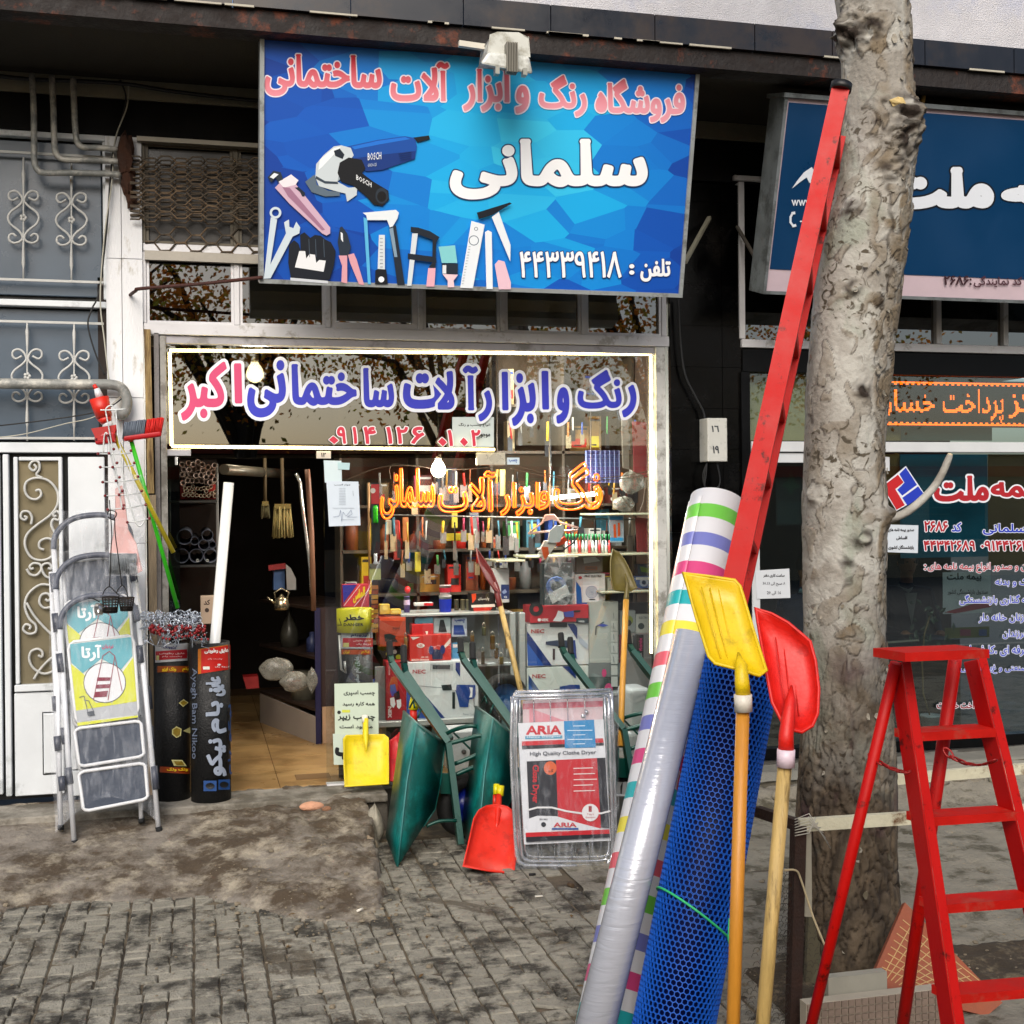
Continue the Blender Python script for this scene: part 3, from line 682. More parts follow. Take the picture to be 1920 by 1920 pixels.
# main glass
zl0, zl1 = Zp(842), zh0-.004                # lit panel
clear = glass_mat('f8faf8', .09, 'shop_glass')
dark = glass_mat('9d9a8c', .22, 'lit_panel_glass')
xA, xB, xC, xD = [W(q, 900, 0).x for q in (309, 607, 932, 1236)]
zdoor = Zp(859, 470)
MB().box(xA, xC-.002, -.004, .004, zdoor, zl1).build('pane', dark, sf)
MB().box(xC+.002, xD, -.004, .004, .2, zl1).build('pane', clear, sf)
MB().box(xB, xC-.002, -.004, .004, ZF+.01, zdoor-.003).build('pane', clear, sf)
MB().box(xA, W(336, 900, 0).x, -.004, .004, ZF+.01, zdoor-.003).build('pane', glass_mat('a9b2aa', .08, 'side_glass'), sf)
fbz('frame_post', 302, 314, -.04, .03, ZF, zr0-.004, mat('8f8d88', .5, .2, var=.2, scale=8, dirt='6a6660', dscale=9, damt=.5)); fbz('frame_post', 1226, 1243, -.06, .03, .2, zr0-.004, mat('bdbdb8', .45, .1, var=.12, scale=6, dirt='85837c', dscale=8, damt=.4))
fbz('sill', 607, 1243, -.03, .05, .2, ZF+.008)
pf = mat('b3b3b8', .35, .5, var=.08)
def pbox(name, u0, v0, u1, v1, y0, y1, m, par=sf): 
    x0, x1, z0, z1 = R(u0, v0, u1, v1, 0); return bevel(MB().box(x0, x1, y0, y1, z0, z1).build(name, m, par), .002, 1)
pbox('patch_fitting', 310, 843, 358, 855, -.025, .02, pf); pbox('patch_fitting', 893, 849, 946, 872, -.02, .02, mat('c9c3b0', .35, .4, var=.08))
pbox('hinge_pin', 328, 856, 333, 872, -.015, .01, mat('c9c9c9', .3, .5))
pl = pbox('number_plate', 593, 846, 620, 860, -.018, -.006, mat('c8beb0', .5, var=.05)); SG = Plane((0, 0, 0), (0, -1, 0)); art(Plane((0, -.018, 0), (0, -1, 0)), [('t', '222222', '۱۲', 602, 849, 611, 857, .03)], sf, 'number')
# LED light strips
led = mat('ffe9a8', .4, var=0, emit=14); ledh = mat('d7cfb4', .5)
def ledstrip(pts, n_):
    P = [W(a, b_, -.02) for a, b_ in pts]; hold = MB(); dots = MB()
    for a, b_ in zip(P, P[1:]):
        hold.bar(a+V((0, .004, 0)), b_+V((0, .004, 0)), .022, .008, up=(0, 1, 0)); k = int((b_-a).length/.016)
        for i in range(k): c = a.lerp(b_, (i+.5)/k); dots.box(c.x-.0055, c.x+.0055, c.y-.006, c.y-.001, c.z-.0055, c.z+.0055)
    o = hold.build('led_strip', ledh); tag(o, n_, 'light strip', 'led strips framing the shop window'); dots.build('diode_row', led, o); return o
ledstrip([(318, 657), (1222, 664)], 'warm led strip along the top edge of the shop window')
ledstrip([(318, 660), (322, 836)], 'short warm led strip down the left side of the lettering panel')
ledstrip([(322, 837), (928, 843)], 'warm led strip running under the window lettering')
rs = MB()
o = ledstrip([(1220, 668), (1221, 1225)], 'long led strip down the right edge of the shop window')
# window lettering (vinyl on the glass)
SV = Plane((0, -.006, 0), (0, -1, 0)); A6 = TF(760, 560, .29167); A5 = TF(240, 560, .29167)
BL, PK = '2f35b5', 'c8406e'; H = ('dfe2ea', .05)
vin = []
def vt(c, s, x0, y0, x1, y1, tf, bold=.032, h=H): (a, b_), (c_, d) = tf(x0, y0), tf(x1, y1); vin.append(('t', c, s, a, b_, c_, d, bold, h))
vt(PK, 'ا', 680, 415, 735, 675, A5); vt(PK, 'کبر', 340, 405, 635, 785, A5)
vt(BL, 'نی', 765, 395, 1015, 765, A5); vt(BL, 'ختما', 1050, 420, 1470, 690, A5); vt(BL, 'سا', 1510, 445, 1710, 700, A5); vt(BL, 'ت', 1765, 480, 2015, 710, A5)
vt(BL, 'لا', 190, 465, 315, 715, A6); vt(BL, 'آ', 365, 430, 465, 720, A6); vt(BL, 'ر', 465, 590, 555, 790, A6); vt(BL, 'ا', 615, 470, 660, 720, A6); vt(BL, 'بز', 680, 480, 835, 820, A6); vt(BL, 'ا', 870, 465, 920, 715, A6)
vt(BL, 'و', 965, 570, 1050, 805, A6); vt(BL, 'نگ', 1100, 460, 1385, 710, A6); vt(BL, 'ر', 1385, 555, 1480, 765, A6)
RD = 'c62f45'; h2 = ('e6e2e2', .04)
for s, x0, x1 in (('۰', 1290, 1350), ('۹', 1340, 1400), ('۱', 1440, 1470), ('۴', 1510, 1590), ('۱', 1655, 1695), ('۲', 1720, 1795), ('۶', 1815, 1900)):
    vt(RD, s, x0, 825 if s != '۰' else 885, x1, 935, A5, .03, h2)
for s, x0, x1 in (('۰', 205, 260), ('۱', 265, 300), ('۰', 345, 395), ('۲', 415, 475)): vt(RD, s, x0, 845 if s != '۰' else 895, x1, 950 , A6, .03, h2)
art(SV, [('r', 'b9c4c2', 848, 782, 926, 838), ('t', '1c1c1c', 'انواع چسب و رنگ', 860, 793, 919, 801, .03), ('t', '1c1c1c', 'موجود', 897, 812, 919, 821, .03)], sf, 'paper_notice', h0=.0, dh=.0004)
art(SV, vin, sf, 'window_lettering', h0=.003, dh=.0004)
# ---------------------------------------------------------------- neon script
nz = thing('neon_sign', 'glowing orange neon script in Persian hanging behind the shop glass', 'neon sign', W(930, 970, .12))
neon = mat((1., .10, .004), .4, var=0, emit=1.9); core = mat((1., .34, .02), .4, var=0, emit=2.2)
def neon_word(s, x0, y0, x1, y1, slope=0):
    lps = loops(s, 3); vs, tr, bb = glyph(s, .012, 3)
    # outline of the slightly fattened word: edges used by one triangle only
    cnt = {}
    for t in tr:
        for i in range(3): e = (t[i], t[(i+1) % 3]); cnt[tuple(sorted(e))] = cnt.get(tuple(sorted(e)), 0)+1
    adj = {}
    for e, c in cnt.items():
        if c == 1:
            for a, b_ in (e, e[::-1]): adj.setdefault(a, []).append(b_)
    seen = set(); mb = MB(); mc = MB()
    for a in adj:
        if a in seen: continue
        lp = [a]; seen.add(a); cur = a
        while True:
            nx = [k for k in adj[cur] if k not in seen]
            if not nx: break
            cur = nx[0]; seen.add(cur); lp.append(cur)
        if len(lp) < 4: continue
        P = []
        for k in lp:
            x, y = vs[k]; p = W(x0+(x1-x0)*(x-bb[0])/(bb[1]-bb[0]), y1+(y0-y1)*(y-bb[2])/(bb[3]-bb[2])+slope*0, .12)
            if not P or (p-P[-1]).length > .006: P.append(p)
        if len(P) > 3: mb.tube(P, .0074, 6, closed=True); mc.tube([p+V((0, -.0062, 0)) for p in P], .0016, 5, closed=True)
    o_ = mb.build('neon_tube', neon, nz); mc.build('bright_core', core, o_)
T2 = TF(600, 840, .1875); T3 = TF(900, 840, .1875)
for s, tf, x0, y0, x1, y1 in (('سلمانی', T2, 610, 215, 1140, 700), ('آلات', T2, 1190, 240, 1750, 635), ('ابزار', T3, 210, 345, 590, 670), ('و', T3, 590, 440, 690, 610), ('نگ', T3, 745, 150, 1200, 610), ('ر', T3, 1110, 400, 1215, 600)):
    (a, b_), (c, d) = tf(x0, y0), tf(x1, y1); neon_word(s, a, b_, c, d)
nl = bpy.data.lights.new('neon_glow', 'AREA'); nl.shape = 'RECTANGLE'; nl.size = 1.5; nl.size_y = .2; nl.energy = 6; nl.color = (1, .35, .06)
lo = bpy.data.objects.new('neon_glow', nl); COL.objects.link(lo); lo.location = W(930, 930, .2); lo.rotation_euler = (radians(90), 0, pi); lo.parent = nz; lo.location -= V(nz.location)
def lampglow(name, p, e, r=.06, c=(1, .93, .78)):
    l = bpy.data.lights.new(name, 'POINT'); l.energy = e; l.shadow_soft_size = r; l.color = c; o = bpy.data.objects.new(name, l); COL.objects.link(o); o.location = p; return o
def bulb(label, u, v, Y, r, e):
    p = W(u, v, Y); t = thing('light_bulb', label, 'light bulb', p); mb = MB().lathe(p, [(.001, -r*1.1), (r*.6, -r*.9), (r*.95, -r*.4), (r, 0), (r*.8, r*.6), (r*.45, r*1.1), (r*.4, r*1.3)], 14); mb.build('glass', mat('fff3d6', .3, var=0, emit=16), t)
    MB().lathe(p, [(r*.42, r*1.25), (r*.42, r*2), (r*.2, r*2.1)], 10).build('socket', mat('9a958c', .5), t); MB().cyl(p+V((0, 0, r*2)), V((p.x, p.y, 3.25)), .004, 6).build('cord', cb, t)
    l = lampglow('bulb_light', p+V((0, -r*1.25-.02, -.02)), e*.5, .05); l.parent = t; l.location = l.location-V(p); return t
bulb('glowing white bulb hanging behind the glass under the lettering', 822, 880, .2, .05, 90)
bulb('glowing bulb high behind the pink letters at the left of the window', 478, 700, .8, .06, 40)
tb = thing('tube_lamp', 'short lit fluorescent tube hung slanting behind the neon script', 'lamp', W(1080, 930, .3))
a, b_ = W(1033, 934, .14), W(1126, 925, .14)
MB().cyl(a, b_, .014, 10).build('tube', mat('f4fbff', .3, var=0, emit=14), tb); MB().cyl(b_, b_+(b_-a)*.06, .018, 10).build('end_cap', mat('d0d0cc', .4), tb)
for k, q in enumerate((a, b_)): MB().cyl(q, V((q.x, q.y, 3.2)), .0015, 4).build('wire', cb, tb)
l = lampglow('tube_light', (a+b_)/2+V((0, .22, .16)), 60, .05, (.95, 1, 1)); l.parent = tb; l.location = l.location-V(tb.location)
# ---------------------------------------------------------------- big blue sign
Yt, Yb = -.97, -.66
TLp, BLp = W(483, 64, Yt), W(490, 533, Yb); xr = (W(1309, 124, Yt).x+W(1280, 556, Yb).x)/2; xl = (TLp.x+BLp.x)/2
ztop = (TLp.z+W(1309, 124, Yt).z)/2; zbot = (BLp.z+W(1280, 556, Yb).z)/2
sn = V((0, -(ztop-zbot), -(Yb-Yt)*-1)); up_ = V((0, Yt-Yb, ztop-zbot)).normalized(); sn = V((0, -up_.z, up_.y)).normalized()
if sn.y > 0: sn = -sn
bs_ = thing('shop_sign', 'large blue shop sign with red and white Persian lettering and pictured tools', 'sign', ((xl+xr)/2, Yb, zbot))
O = V((xl, Yb, zbot)); HH = (V((xl, Yt, ztop))-O).length; ex = V((1, 0, 0)); WW = xr-xl
def sgbox(name, a0, a1, b0, b1, d0, d1, m):
    c = lambda a, b_, d: O+ex*a+up_*b_+sn*d
    return MB().hexa([c(a0, b0, d0), c(a1, b0, d0), c(a1, b0, d1), c(a0, b0, d1), c(a0, b1, d0), c(a1, b1, d0), c(a1, b1, d1), c(a0, b1, d1)]).build(name, m, bs_)
af = mat('aeb4b4', .4, .5, var=.1, scale=5, dirt='80827e', dscale=5, damt=.3)
def banner():
    m = bpy.data.materials.new('blue_faceted_print'); m.use_nodes = True; n = m.node_tree.nodes; L = m.node_tree.links; b = n['Principled BSDF']; b.inputs['Roughness'].default_value = .45
    tc = n.new('ShaderNodeTexCoord'); mp = n.new('ShaderNodeMapping'); mp.inputs['Scale'].default_value = (1, 1, .62); L.new(tc.outputs['Generated'], mp.inputs[0])
    vo = n.new('ShaderNodeTexVoronoi'); vo.inputs['Scale'].default_value = 8; L.new(mp.outputs[0], vo.inputs['Vector'])
    sp = n.new('ShaderNodeSeparateXYZ'); L.new(vo.outputs['Position'], sp.inputs[0])
    # print: brighter cyan towards upper middle right, deep blue towards the sides; one tone per facet
    def mth(op, a, b_): q = n.new('ShaderNodeMath'); q.operation = op; [L.new(x, q.inputs[i]) if hasattr(x, 'links') else setattr(q.inputs[i], 'default_value', x) for i, x in enumerate((a, b_))]; return q.outputs[0]
    dx = mth('MULTIPLY', mth('SUBTRACT', sp.outputs['X'], .57), 1.75); dz = mth('MULTIPLY', mth('SUBTRACT', sp.outputs['Z'], .40), 1.5)
    d = mth('SQRT', mth('ADD', mth('MULTIPLY', dx, dx), mth('MULTIPLY', dz, dz)), 0)
    wn = n.new('ShaderNodeTexWhiteNoise'); L.new(vo.outputs['Position'], wn.inputs[0]); d = mth('ADD', d, mth('MULTIPLY', mth('SUBTRACT', wn.outputs['Value'], .5), .30))
    cr = n.new('ShaderNodeValToRGB'); L.new(d, cr.inputs[0]); e = cr.color_ramp.elements; e[0].position = 0; e[0].color = lin('38c2ec'); e[1].position = 1.05; e[1].color = lin('0a3f98')
    for p, c in ((.3, '17a6e4'), (.55, '0c7cd2'), (.8, '0a56b8')): x = e.new(p); x.color = lin(c)
    L.new(cr.outputs[0], b.inputs['Base Color']); return m
sgbox('sign_box', .0, WW, .0, HH, -.14, -.012, mat('8a8e90', .5, .3, var=.12))
sgbox('banner', .022, WW-.022, .022, HH-.022, -.01, .004, banner())
sgbox('frame_edge', 0, .024, 0, HH-.02, -.012, .016, af); sgbox('frame_edge', WW-.024, WW, 0, HH-.02, -.012, .016, af); sgbox('frame_edge', .024, WW-.024, 0, .024, -.012, .015, af); sgbox('top_flashing', -.02, WW+.04, HH-.02, HH+.005, -.16, .05, af)
SS = Plane(O+sn*.004, sn)
A2 = TF(460, 40, .27604); A3 = TF(860, 40, .28125)
def redprint():
    m = mat('d23246', .45, var=0, name='red_to_pink_print'); m = m.copy(); n = m.node_tree.nodes; L = m.node_tree.links; tc = n.new('ShaderNodeNewGeometry'); sp = n.new('ShaderNodeSeparateXYZ'); L.new(tc.outputs['Position'], sp.inputs[0])
    r = n.new('ShaderNodeMapRange'); r.inputs[1].default_value = O.z+HH*.70; r.inputs[2].default_value = O.z+HH*.9; L.new(sp.outputs['Z'], r.inputs[0])
    sx = n.new('ShaderNodeMapRange'); sx.inputs[1].default_value = O.x+WW*.25; sx.inputs[2].default_value = O.x+WW; L.new(sp.outputs['X'], sx.inputs[0])
    ml = n.new('ShaderNodeMath'); ml.operation = 'MULTIPLY_ADD'; L.new(sx.outputs[0], ml.inputs[0]); ml.inputs[1].default_value = -.55; L.new(r.outputs[0], ml.inputs[2])
    mx = n.new('ShaderNodeMix'); mx.data_type = 'RGBA'; L.new(ml.outputs[0], mx.inputs[0]); mx.inputs[6].default_value = lin('e79aa8'); mx.inputs[7].default_value = lin('cc1f33'); L.new(mx.outputs[2], n['Principled BSDF'].inputs['Base Color']); return m
rp = redprint(); hw = ('eadfe8', .028)
it = []
for s, x0, y0, x1, y1 in (('ساختمانی', 496, 100, 716, 180), ('آلات', 732, 114, 842, 190), ('ابزار', 868, 128, 955, 209), ('و', 966, 160, 992, 213), ('رنگ', 1010, 140, 1100, 218), ('فروشگاه', 1116, 147, 1284, 228)):
    it.append(('t', rp, s, x0, y0, x1, y1, .03, hw, .02))
it.append(('t', 'eef0f2', 'سلمانی', 843, 260, 1214, 374, .045, ('16335c', .02)))
it.append(('t', 'f0f2f4', 'تلفن', 1200, 485, 1257, 528, .03, ('0d2f66', .02))); it.append(('t', 'f0f2f4', ':', 1179, 495, 1189, 515, .05, ('0d2f66', .03))); it.append(('t', 'f0f2f4', '۴۴۳۳۹۴۱۸', 974, 471, 1165, 521, .012, ('0d2f66', .02)))
def p2(c, pts): it.append(('p', c, [A2(*q) for q in pts]))
def p3(c, pts): it.append(('p', c, [A3(*q) for q in pts]))
# angle grinder picture
p2('0f4a9c', [(690, 850), (900, 805), (1085, 780), (1150, 795), (1165, 850), (1150, 935), (1060, 965), (930, 1010), (820, 1020), (740, 950)])
p2('0a3478', [(740, 930), (930, 905), (1155, 880), (1150, 935), (1060, 965), (930, 1010), (820, 1020)])
p2('1c6fd0', [(720, 852), (900, 812), (1085, 786), (1120, 800), (900, 838), (740, 870)])
p2('10151c', [(1140, 790), (1245, 775), (1253, 800), (1170, 822)])
p2('c3cdd1', [(600, 850), (650, 842), (715, 860), (735, 910), (700, 960), (640, 1010), (625, 1090), (700, 1130), (760, 1125), (755, 1180), (690, 1225), (680, 1170), (600, 1150), (500, 1120), (475, 1060), (480, 970), (530, 910)])
p2('e8eef0', [(545, 905), (600, 862), (650, 850), (600, 905), (520, 990), (495, 1010), (505, 940)]); p2('93a2aa', [(640, 1010), (700, 960), (690, 1010), (640, 1075), (625, 1088)]); p2('1b2530', [(600, 880), (640, 865), (672, 905), (660, 935), (610, 915)]); p2('5a6a78', [(405, 1090), (470, 1040), (485, 1110), (560, 1150), (640, 1160), (640, 1185), (540, 1190), (450, 1160)]); p2('33404c', [(480, 1050), (540, 1085), (625, 1090), (630, 1105), (540, 1102), (475, 1068)])
p2('0d1117', [(640, 960), (700, 925), (790, 940), (815, 1000), (790, 1030), (870, 1090), (970, 1150), (975, 1210), (930, 1255), (870, 1245), (820, 1190), (730, 1115), (650, 1090), (625, 1030)])
it.append(('c', '26303a', *A2(925, 1185), 12, 15)); it.append(('c', '05070a', *A2(925, 1190), 8.5, 10))
it.append(('t', 'e8ecef', 'BOSCH', *A2(830, 895), *A2(922, 945), .01, None, -.09)); 
it.append(('t', 'e8ecef', 'BOSCH', *A2(752, 1040), *A2(855, 1075), .01, None, .52))
it.append(('t', 'b8c4d4', 'GWS 8-125', *A2(830, 968), *A2(890, 990), .01, None, -.12))
for k in range(4): it.append(('l', '0a2c60', 1.2, [A2(1040+k*4, 902+k*14), A2(1125, 888+k*14)]))
# pipe wrench, spanners, glove, pliers, hacksaw, knife, clamp, brush
p2('c9a9bc', [(200, 1130), (240, 1090), (330, 1090), (360, 1130), (575, 1400), (575, 1440), (550, 1455), (520, 1440), (300, 1240)]); p2('e6dfe4', [(225, 1090), (310, 1040), (360, 1080), (340, 1110), (260, 1130)]); p2('25303c', [(150, 1060), (190, 1015), (240, 1025), (255, 1075), (220, 1090), (205, 1060), (175, 1095)]); p2('dfe6ea', [(165, 1058), (195, 1030), (225, 1040), (190, 1070)]); p2('1a2430', [(335, 1130), (360, 1125), (405, 1165), (400, 1190), (385, 1190), (370, 1160)])
p2('9b6f88', [(250, 1125), (300, 1130), (540, 1415), (520, 1420), (290, 1190)])
SPN = 'c6d4dc'
it.append(('o', SPN, *A2(204, 1300), 11, 11, 4.5)); p2(SPN, [(172, 1330), (215, 1345), (155, 1740), (125, 1745)]); p2(SPN, [(262, 1365), (295, 1345), (298, 1395), (325, 1405), (345, 1360), (372, 1400), (365, 1440), (320, 1462), (170, 1745), (120, 1748), (275, 1440)])
p2('131a24', [(295, 1520), (330, 1485), (360, 1510), (375, 1560), (370, 1450), (400, 1432), (440, 1470), (470, 1450), (510, 1455), (540, 1480), (580, 1500), (612, 1560), (600, 1660), (570, 1755), (310, 1755), (290, 1640)]); p2('e4e6e8', [(365, 1560), (405, 1560), (412, 1610), (435, 1580), (472, 1585), (480, 1640), (500, 1620), (545, 1625), (530, 1700), (335, 1670)]); p2('c9ced4', [(305, 1740), (560, 1762), (560, 1780), (305, 1760)])
for a in (430, 475, 530): it.append(('l', '4a5866', 1.0, [A2(a, 1480), A2(a+5, 1600)]))
p2('26303c', [(640, 1400), (655, 1392), (690, 1440), (715, 1530), (700, 1590), (640, 1590), (625, 1500)]); p2('e6eaee', [(645, 1430), (660, 1440), (662, 1500), (648, 1480)]); p2('d79ba6', [(632, 1590), (690, 1590), (690, 1780), (650, 1770), (655, 1660)]); p2('d79ba6', [(695, 1585), (735, 1575), (755, 1620), (805, 1790), (770, 1785), (710, 1640)])
p2('dfe6ea', [(795, 1300), (1020, 1280), (1040, 1300), (1030, 1340), (985, 1415), (960, 1350), (825, 1350), (820, 1320)]); p2('58b0dc', [(800, 1330), (825, 1340), (850, 1785), (830, 1785)]); p2('1c2632', [(975, 1400), (1020, 1385), (1080, 1790), (1030, 1790)]); p2('7e97aa', [(975, 1410), (1000, 1400), (1030, 1600), (1010, 1600)])
p2('d2dade', [(905, 1450), (945, 1450), (945, 1700), (895, 1700)]); p2('11161d', [(880, 1690), (900, 1680), (955, 1685), (965, 1785), (878, 1785)]); it.append(('c', 'eef2f4', *A2(921, 1752), 5.5))
for k in range(9): it.append(('l', '4a5866', .8, [A2(912, 1475+k*24), A2(930, 1475+k*24)]))
p2('1a232e', [(1120, 1395), (1170, 1400), (1250, 1425), (1315, 1465), (1290, 1505), (1260, 1480), (1180, 1450), (1120, 1430)]); p2('cfd8de', [(1130, 1440), (1168, 1440), (1125, 1795), (1095, 1795)]); p2('1a232e', [(1100, 1575), (1290, 1600), (1295, 1640), (1100, 1615)]); p2('1a232e', [(1268, 1490), (1292, 1495), (1288, 1680), (1240, 1670), (1265, 1640)]); p2('e3a9b6', [(1238, 1675), (1288, 1675), (1280, 1800), (1225, 1800)])
p2('7fc8cc', [(1308, 1530), (1420, 1520), (1435, 1640), (1330, 1640)]); p2('1d2a36', [(1330, 1645), (1440, 1645), (1438, 1715), (1335, 1715)]); p2('dadfe2', [(1335, 1655), (1360, 1655), (1360, 1712), (1335, 1712)]); p2('e9c9d0', [(1335, 1715), (1440, 1720), (1410, 1760), (1415, 1805), (1370, 1805), (1370, 1760)])
WHT = 'e3e9ee'
p3(WHT, [(80, 1330), (168, 1355), (90, 1778), (5, 1775)]); it.append(('o', '5a6a78', *A3(96, 1460), 9.5, 9.5, 1.5)); it.append(('o', '5a6a78', *A3(111, 1383), 3.6, 3.6, 1)); p3(WHT, [(170, 1405), (190, 1392), (215, 1405), (222, 1783), (180, 1783)]); p3('0f1822', [(115, 1275), (150, 1265), (335, 1207), (348, 1215), (220, 1290), (130, 1318)]); p3(WHT, [(215, 1305), (262, 1270), (340, 1490), (338, 1600)]); p3('e2bcca', [(235, 1620), (260, 1590), (300, 1600), (342, 1740), (342, 1785), (262, 1785)])
for k in range(14): it.append(('l', '7a8894', .7, [A3(62-k*3.6, 1500+k*19), A3(74-k*3.6, 1500+k*19)]))
art(SS, it, bs_, 'printed_artwork', dh=.0002, h0=.0006)
# lamp over the sign
fl = thing('flood_lamp', 'grey plastic flood lamp with ribbed ballast mounted over the blue sign', 'lamp', W(948, 120, -1.2))
lm = mat('b5b6ae', .4, var=.12, scale=9, dirt='8f8d80', dscale=8, damt=.4); L3 = TF(860, 40, .28125)
def q3(pts, y0, y1): return [W(*L3(a, b_), y0) for a, b_ in pts], V((0, y1-y0, 0))
mb = MB(); P, d = q3([(215, 95), (260, 78), (400, 82), (465, 110), (470, 230), (200, 205)], -1.36, -1.12); mb.prism(P, d); bevel(mb.build('housing', lm, fl), .02, 3)
mb = MB(); front = [W(*L3(a, b_), -1.4) for a, b_ in [(140, 285), (495, 355), (470, 235), (195, 205)]]; back = [W(*L3(a, b_), -1.15) for a, b_ in [(165, 300), (480, 340), (465, 225), (205, 205)]]
mb.hexa([front[0], front[1], back[1], back[0], front[3], front[2], back[2], back[3]]); bevel(mb.build('lens_hood', mat('c4c6c0', .25, var=.1, scale=9, dirt='9a9a90', dscale=8), fl), .015, 2)
mb = MB()
for k in range(7): mb.box(*[W(*L3(318+k*11, 0), -1.41).x, W(*L3(324+k*11, 0), -1.41).x], -1.42, -1.36, W(*L3(0, 310), -1.41).z, W(*L3(350, 140), -1.41).z)
mb.build('ballast_fin', mat('6d6a60', .5, var=.2), fl)
for a in (255, 440): MB().box(W(*L3(a-14, 0), -1.42).x, W(*L3(a+14, 0), -1.42).x, -1.425, -1.38, W(*L3(a, 340+a*.04), -1.42).z, W(*L3(a, 295+a*.04), -1.42).z).build('clip', mat('8b8a80', .3, .6), fl)
MB().bar(W(860, 82, -1.2), W(930, 92, -1.2), .03, .03).build('bracket', mat('bdb8aa', .5), fl); MB().bar(W(910, 90, -1.1), W(912, 92, -.98), .03, .03).build('bracket', mat('bdb8aa', .5), fl)
tag(MB().bar(W(1330, 408, -.1), W(1284, 492, -.62), .025, .02).build('sign_strut', mat('8f8c7c', .5, .3)), 'pale metal strut bracing the right edge of the blue sign', 'strut')
# ---------------------------------------------------------------- inside of the tool shop
shop = MB(); xi0, xi1 = W(300, 900, 0).x+.0, W(1246, 900, 0).x+.25
fm = mat('a8875a', .35, var=.12, scale=3, dirt='8a6c45', dscale=2, damt=.4)
struct(MB().box(xi0-.3, xi1, .0, 4.5, .1, ZF-.004), 'shop_floor', mat('6b5236', .8))
sfp = bpy.data.objects['shop_floor']
for ix in range(6):
    for iy in range(8): MB().box(xi0-.3+ix*.5+.003, xi0-.3+ix*.5+.497, iy*.5+.003, iy*.5+.497, ZF-.003, ZF+.002).build('floor_tile', fm, sfp)
MB().box(W(560, 1435, 0).x, W(560, 1435, 0).x+.22, .18, .34, ZF+.002, ZF+.006).build('floor_mat', mat('6f5535', .9), sfp)
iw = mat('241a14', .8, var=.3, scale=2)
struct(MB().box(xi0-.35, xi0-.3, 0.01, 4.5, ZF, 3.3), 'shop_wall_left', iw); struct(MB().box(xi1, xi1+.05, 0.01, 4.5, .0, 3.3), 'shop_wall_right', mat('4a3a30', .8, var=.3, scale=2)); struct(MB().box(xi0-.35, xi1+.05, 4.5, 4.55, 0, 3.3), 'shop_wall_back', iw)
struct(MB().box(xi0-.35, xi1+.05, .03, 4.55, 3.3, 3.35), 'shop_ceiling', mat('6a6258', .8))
# pipe rack left of the doorway
rk = thing('pipe_rack', 'dark metal rack just inside the shop door holding plastic pipes', 'rack', W(372, 1480, .6))
rkm = mat('3b3a38', .5, .4)
def rbox(name, u0, v0, u1, v1, Y, dep, m, par): x0, x1, z0, z1 = R(u0, v0, u1, v1, Y); return bevel(MB().box(x0, x1, Y, Y+dep, z0, z1).build(name, m, par), .003, 1)
rbox('shelf', 318, 938, 408, 943, .5, 1.6, rkm, rk); rbox('shelf', 318, 1059, 408, 1064, .5, 1.6, rkm, rk); rbox('post', 407, 870, 412, 1480, .5, .03, mat('6c6a66', .5, .4), rk); rbox('post', 318, 870, 322, 1480, .5, .03, rkm, rk); rbox('rear_panel', 316, 862, 410, 1480, 2.15, .02, iw, rk); rbox('red_sheet', 338, 908, 407, 936, .9, .02, mat('8e1f1a', .6), rk)
def pipe_end(u, v, r, L_, col, label, grp, Y=.5, wall=.12):
    p = W(u, v, Y); rr_ = r/300
    mb = MB(); mb.lathe(p, [(rr_, 0), (rr_, L_), (rr_*(1-wall), L_), (rr_*(1-wall), 0), (rr_, 0)], 16, (0, 1, 0)); mb.sm = False
    return tag(mb.build('plastic_pipe', mat(col, .45, var=.05)), label, 'pipe', grp)
TP = TF(300, 840, .1875)
for (a, b_) in [(222, 165), (285, 150), (330, 165), (380, 140), (425, 165), (480, 190), (545, 175), (240, 215), (290, 215), (340, 215), (380, 200), (430, 225), (485, 250), (535, 240), (225, 265), (260, 270), (312, 265), (360, 275), (410, 270), (460, 290), (510, 290), (545, 315), (230, 350), (278, 325), (320, 325), (365, 325), (415, 330), (465, 340), (500, 345)]:
    pipe_end(*TP(a, b_), 5.4, 1.5, 'c0a79a', 'pale pink plastic pipe end in the upper bundle inside the door', 'thick pale pipes bundled on the top shelf', .5+random.uniform(-.05, .05), .3)
for i, (a, b_) in enumerate([(237, 468), (283, 470), (325, 470), (368, 472), (408, 477), (445, 477), (487, 477), (550, 478), (255, 430), (300, 432), (338, 433), (462, 433), (518, 452), (553, 436), (250, 400), (290, 400), (330, 385), (375, 405), (410, 410), (440, 400), (480, 400), (510, 385)]):
    pipe_end(*TP(a, b_), 3.6, 1.5, 'cbb095', 'thin cream plastic pipe end lying on the top shelf inside the door', 'thin cream pipes on the top shelf', .5, .22)
for (a, b_, r) in [(245, 890, 15), (475, 875, 11), (347, 930, 8), (440, 970, 10.5), (525, 968, 7), (218, 1080, 14), (363, 1078, 13.5), (505, 1080, 13)]:
    pipe_end(*TP(a, b_), r, 1.4, '565a66', 'wide grey drain pipe end on the lower shelf inside the door', 'wide grey pipes on the lower shelf', .5, .06)
for (a, b_) in ((376, 1126), (474, 1126)): pipe_end(*TP(a, b_), 2.6, 1.2, 'b9b9b0', 'tiny white pipe end in front of the wide grey pipes', 'tiny white pipes', .48, .35)
def hung(label, cat, name, pts, Y, th, col, rough=.5):
    P = [W(a, b_, Y) for a, b_ in pts]; return tag(MB().prism(P, (0, th, 0)).build(name, mat(col, rough, var=.15, scale=20)), label, cat)
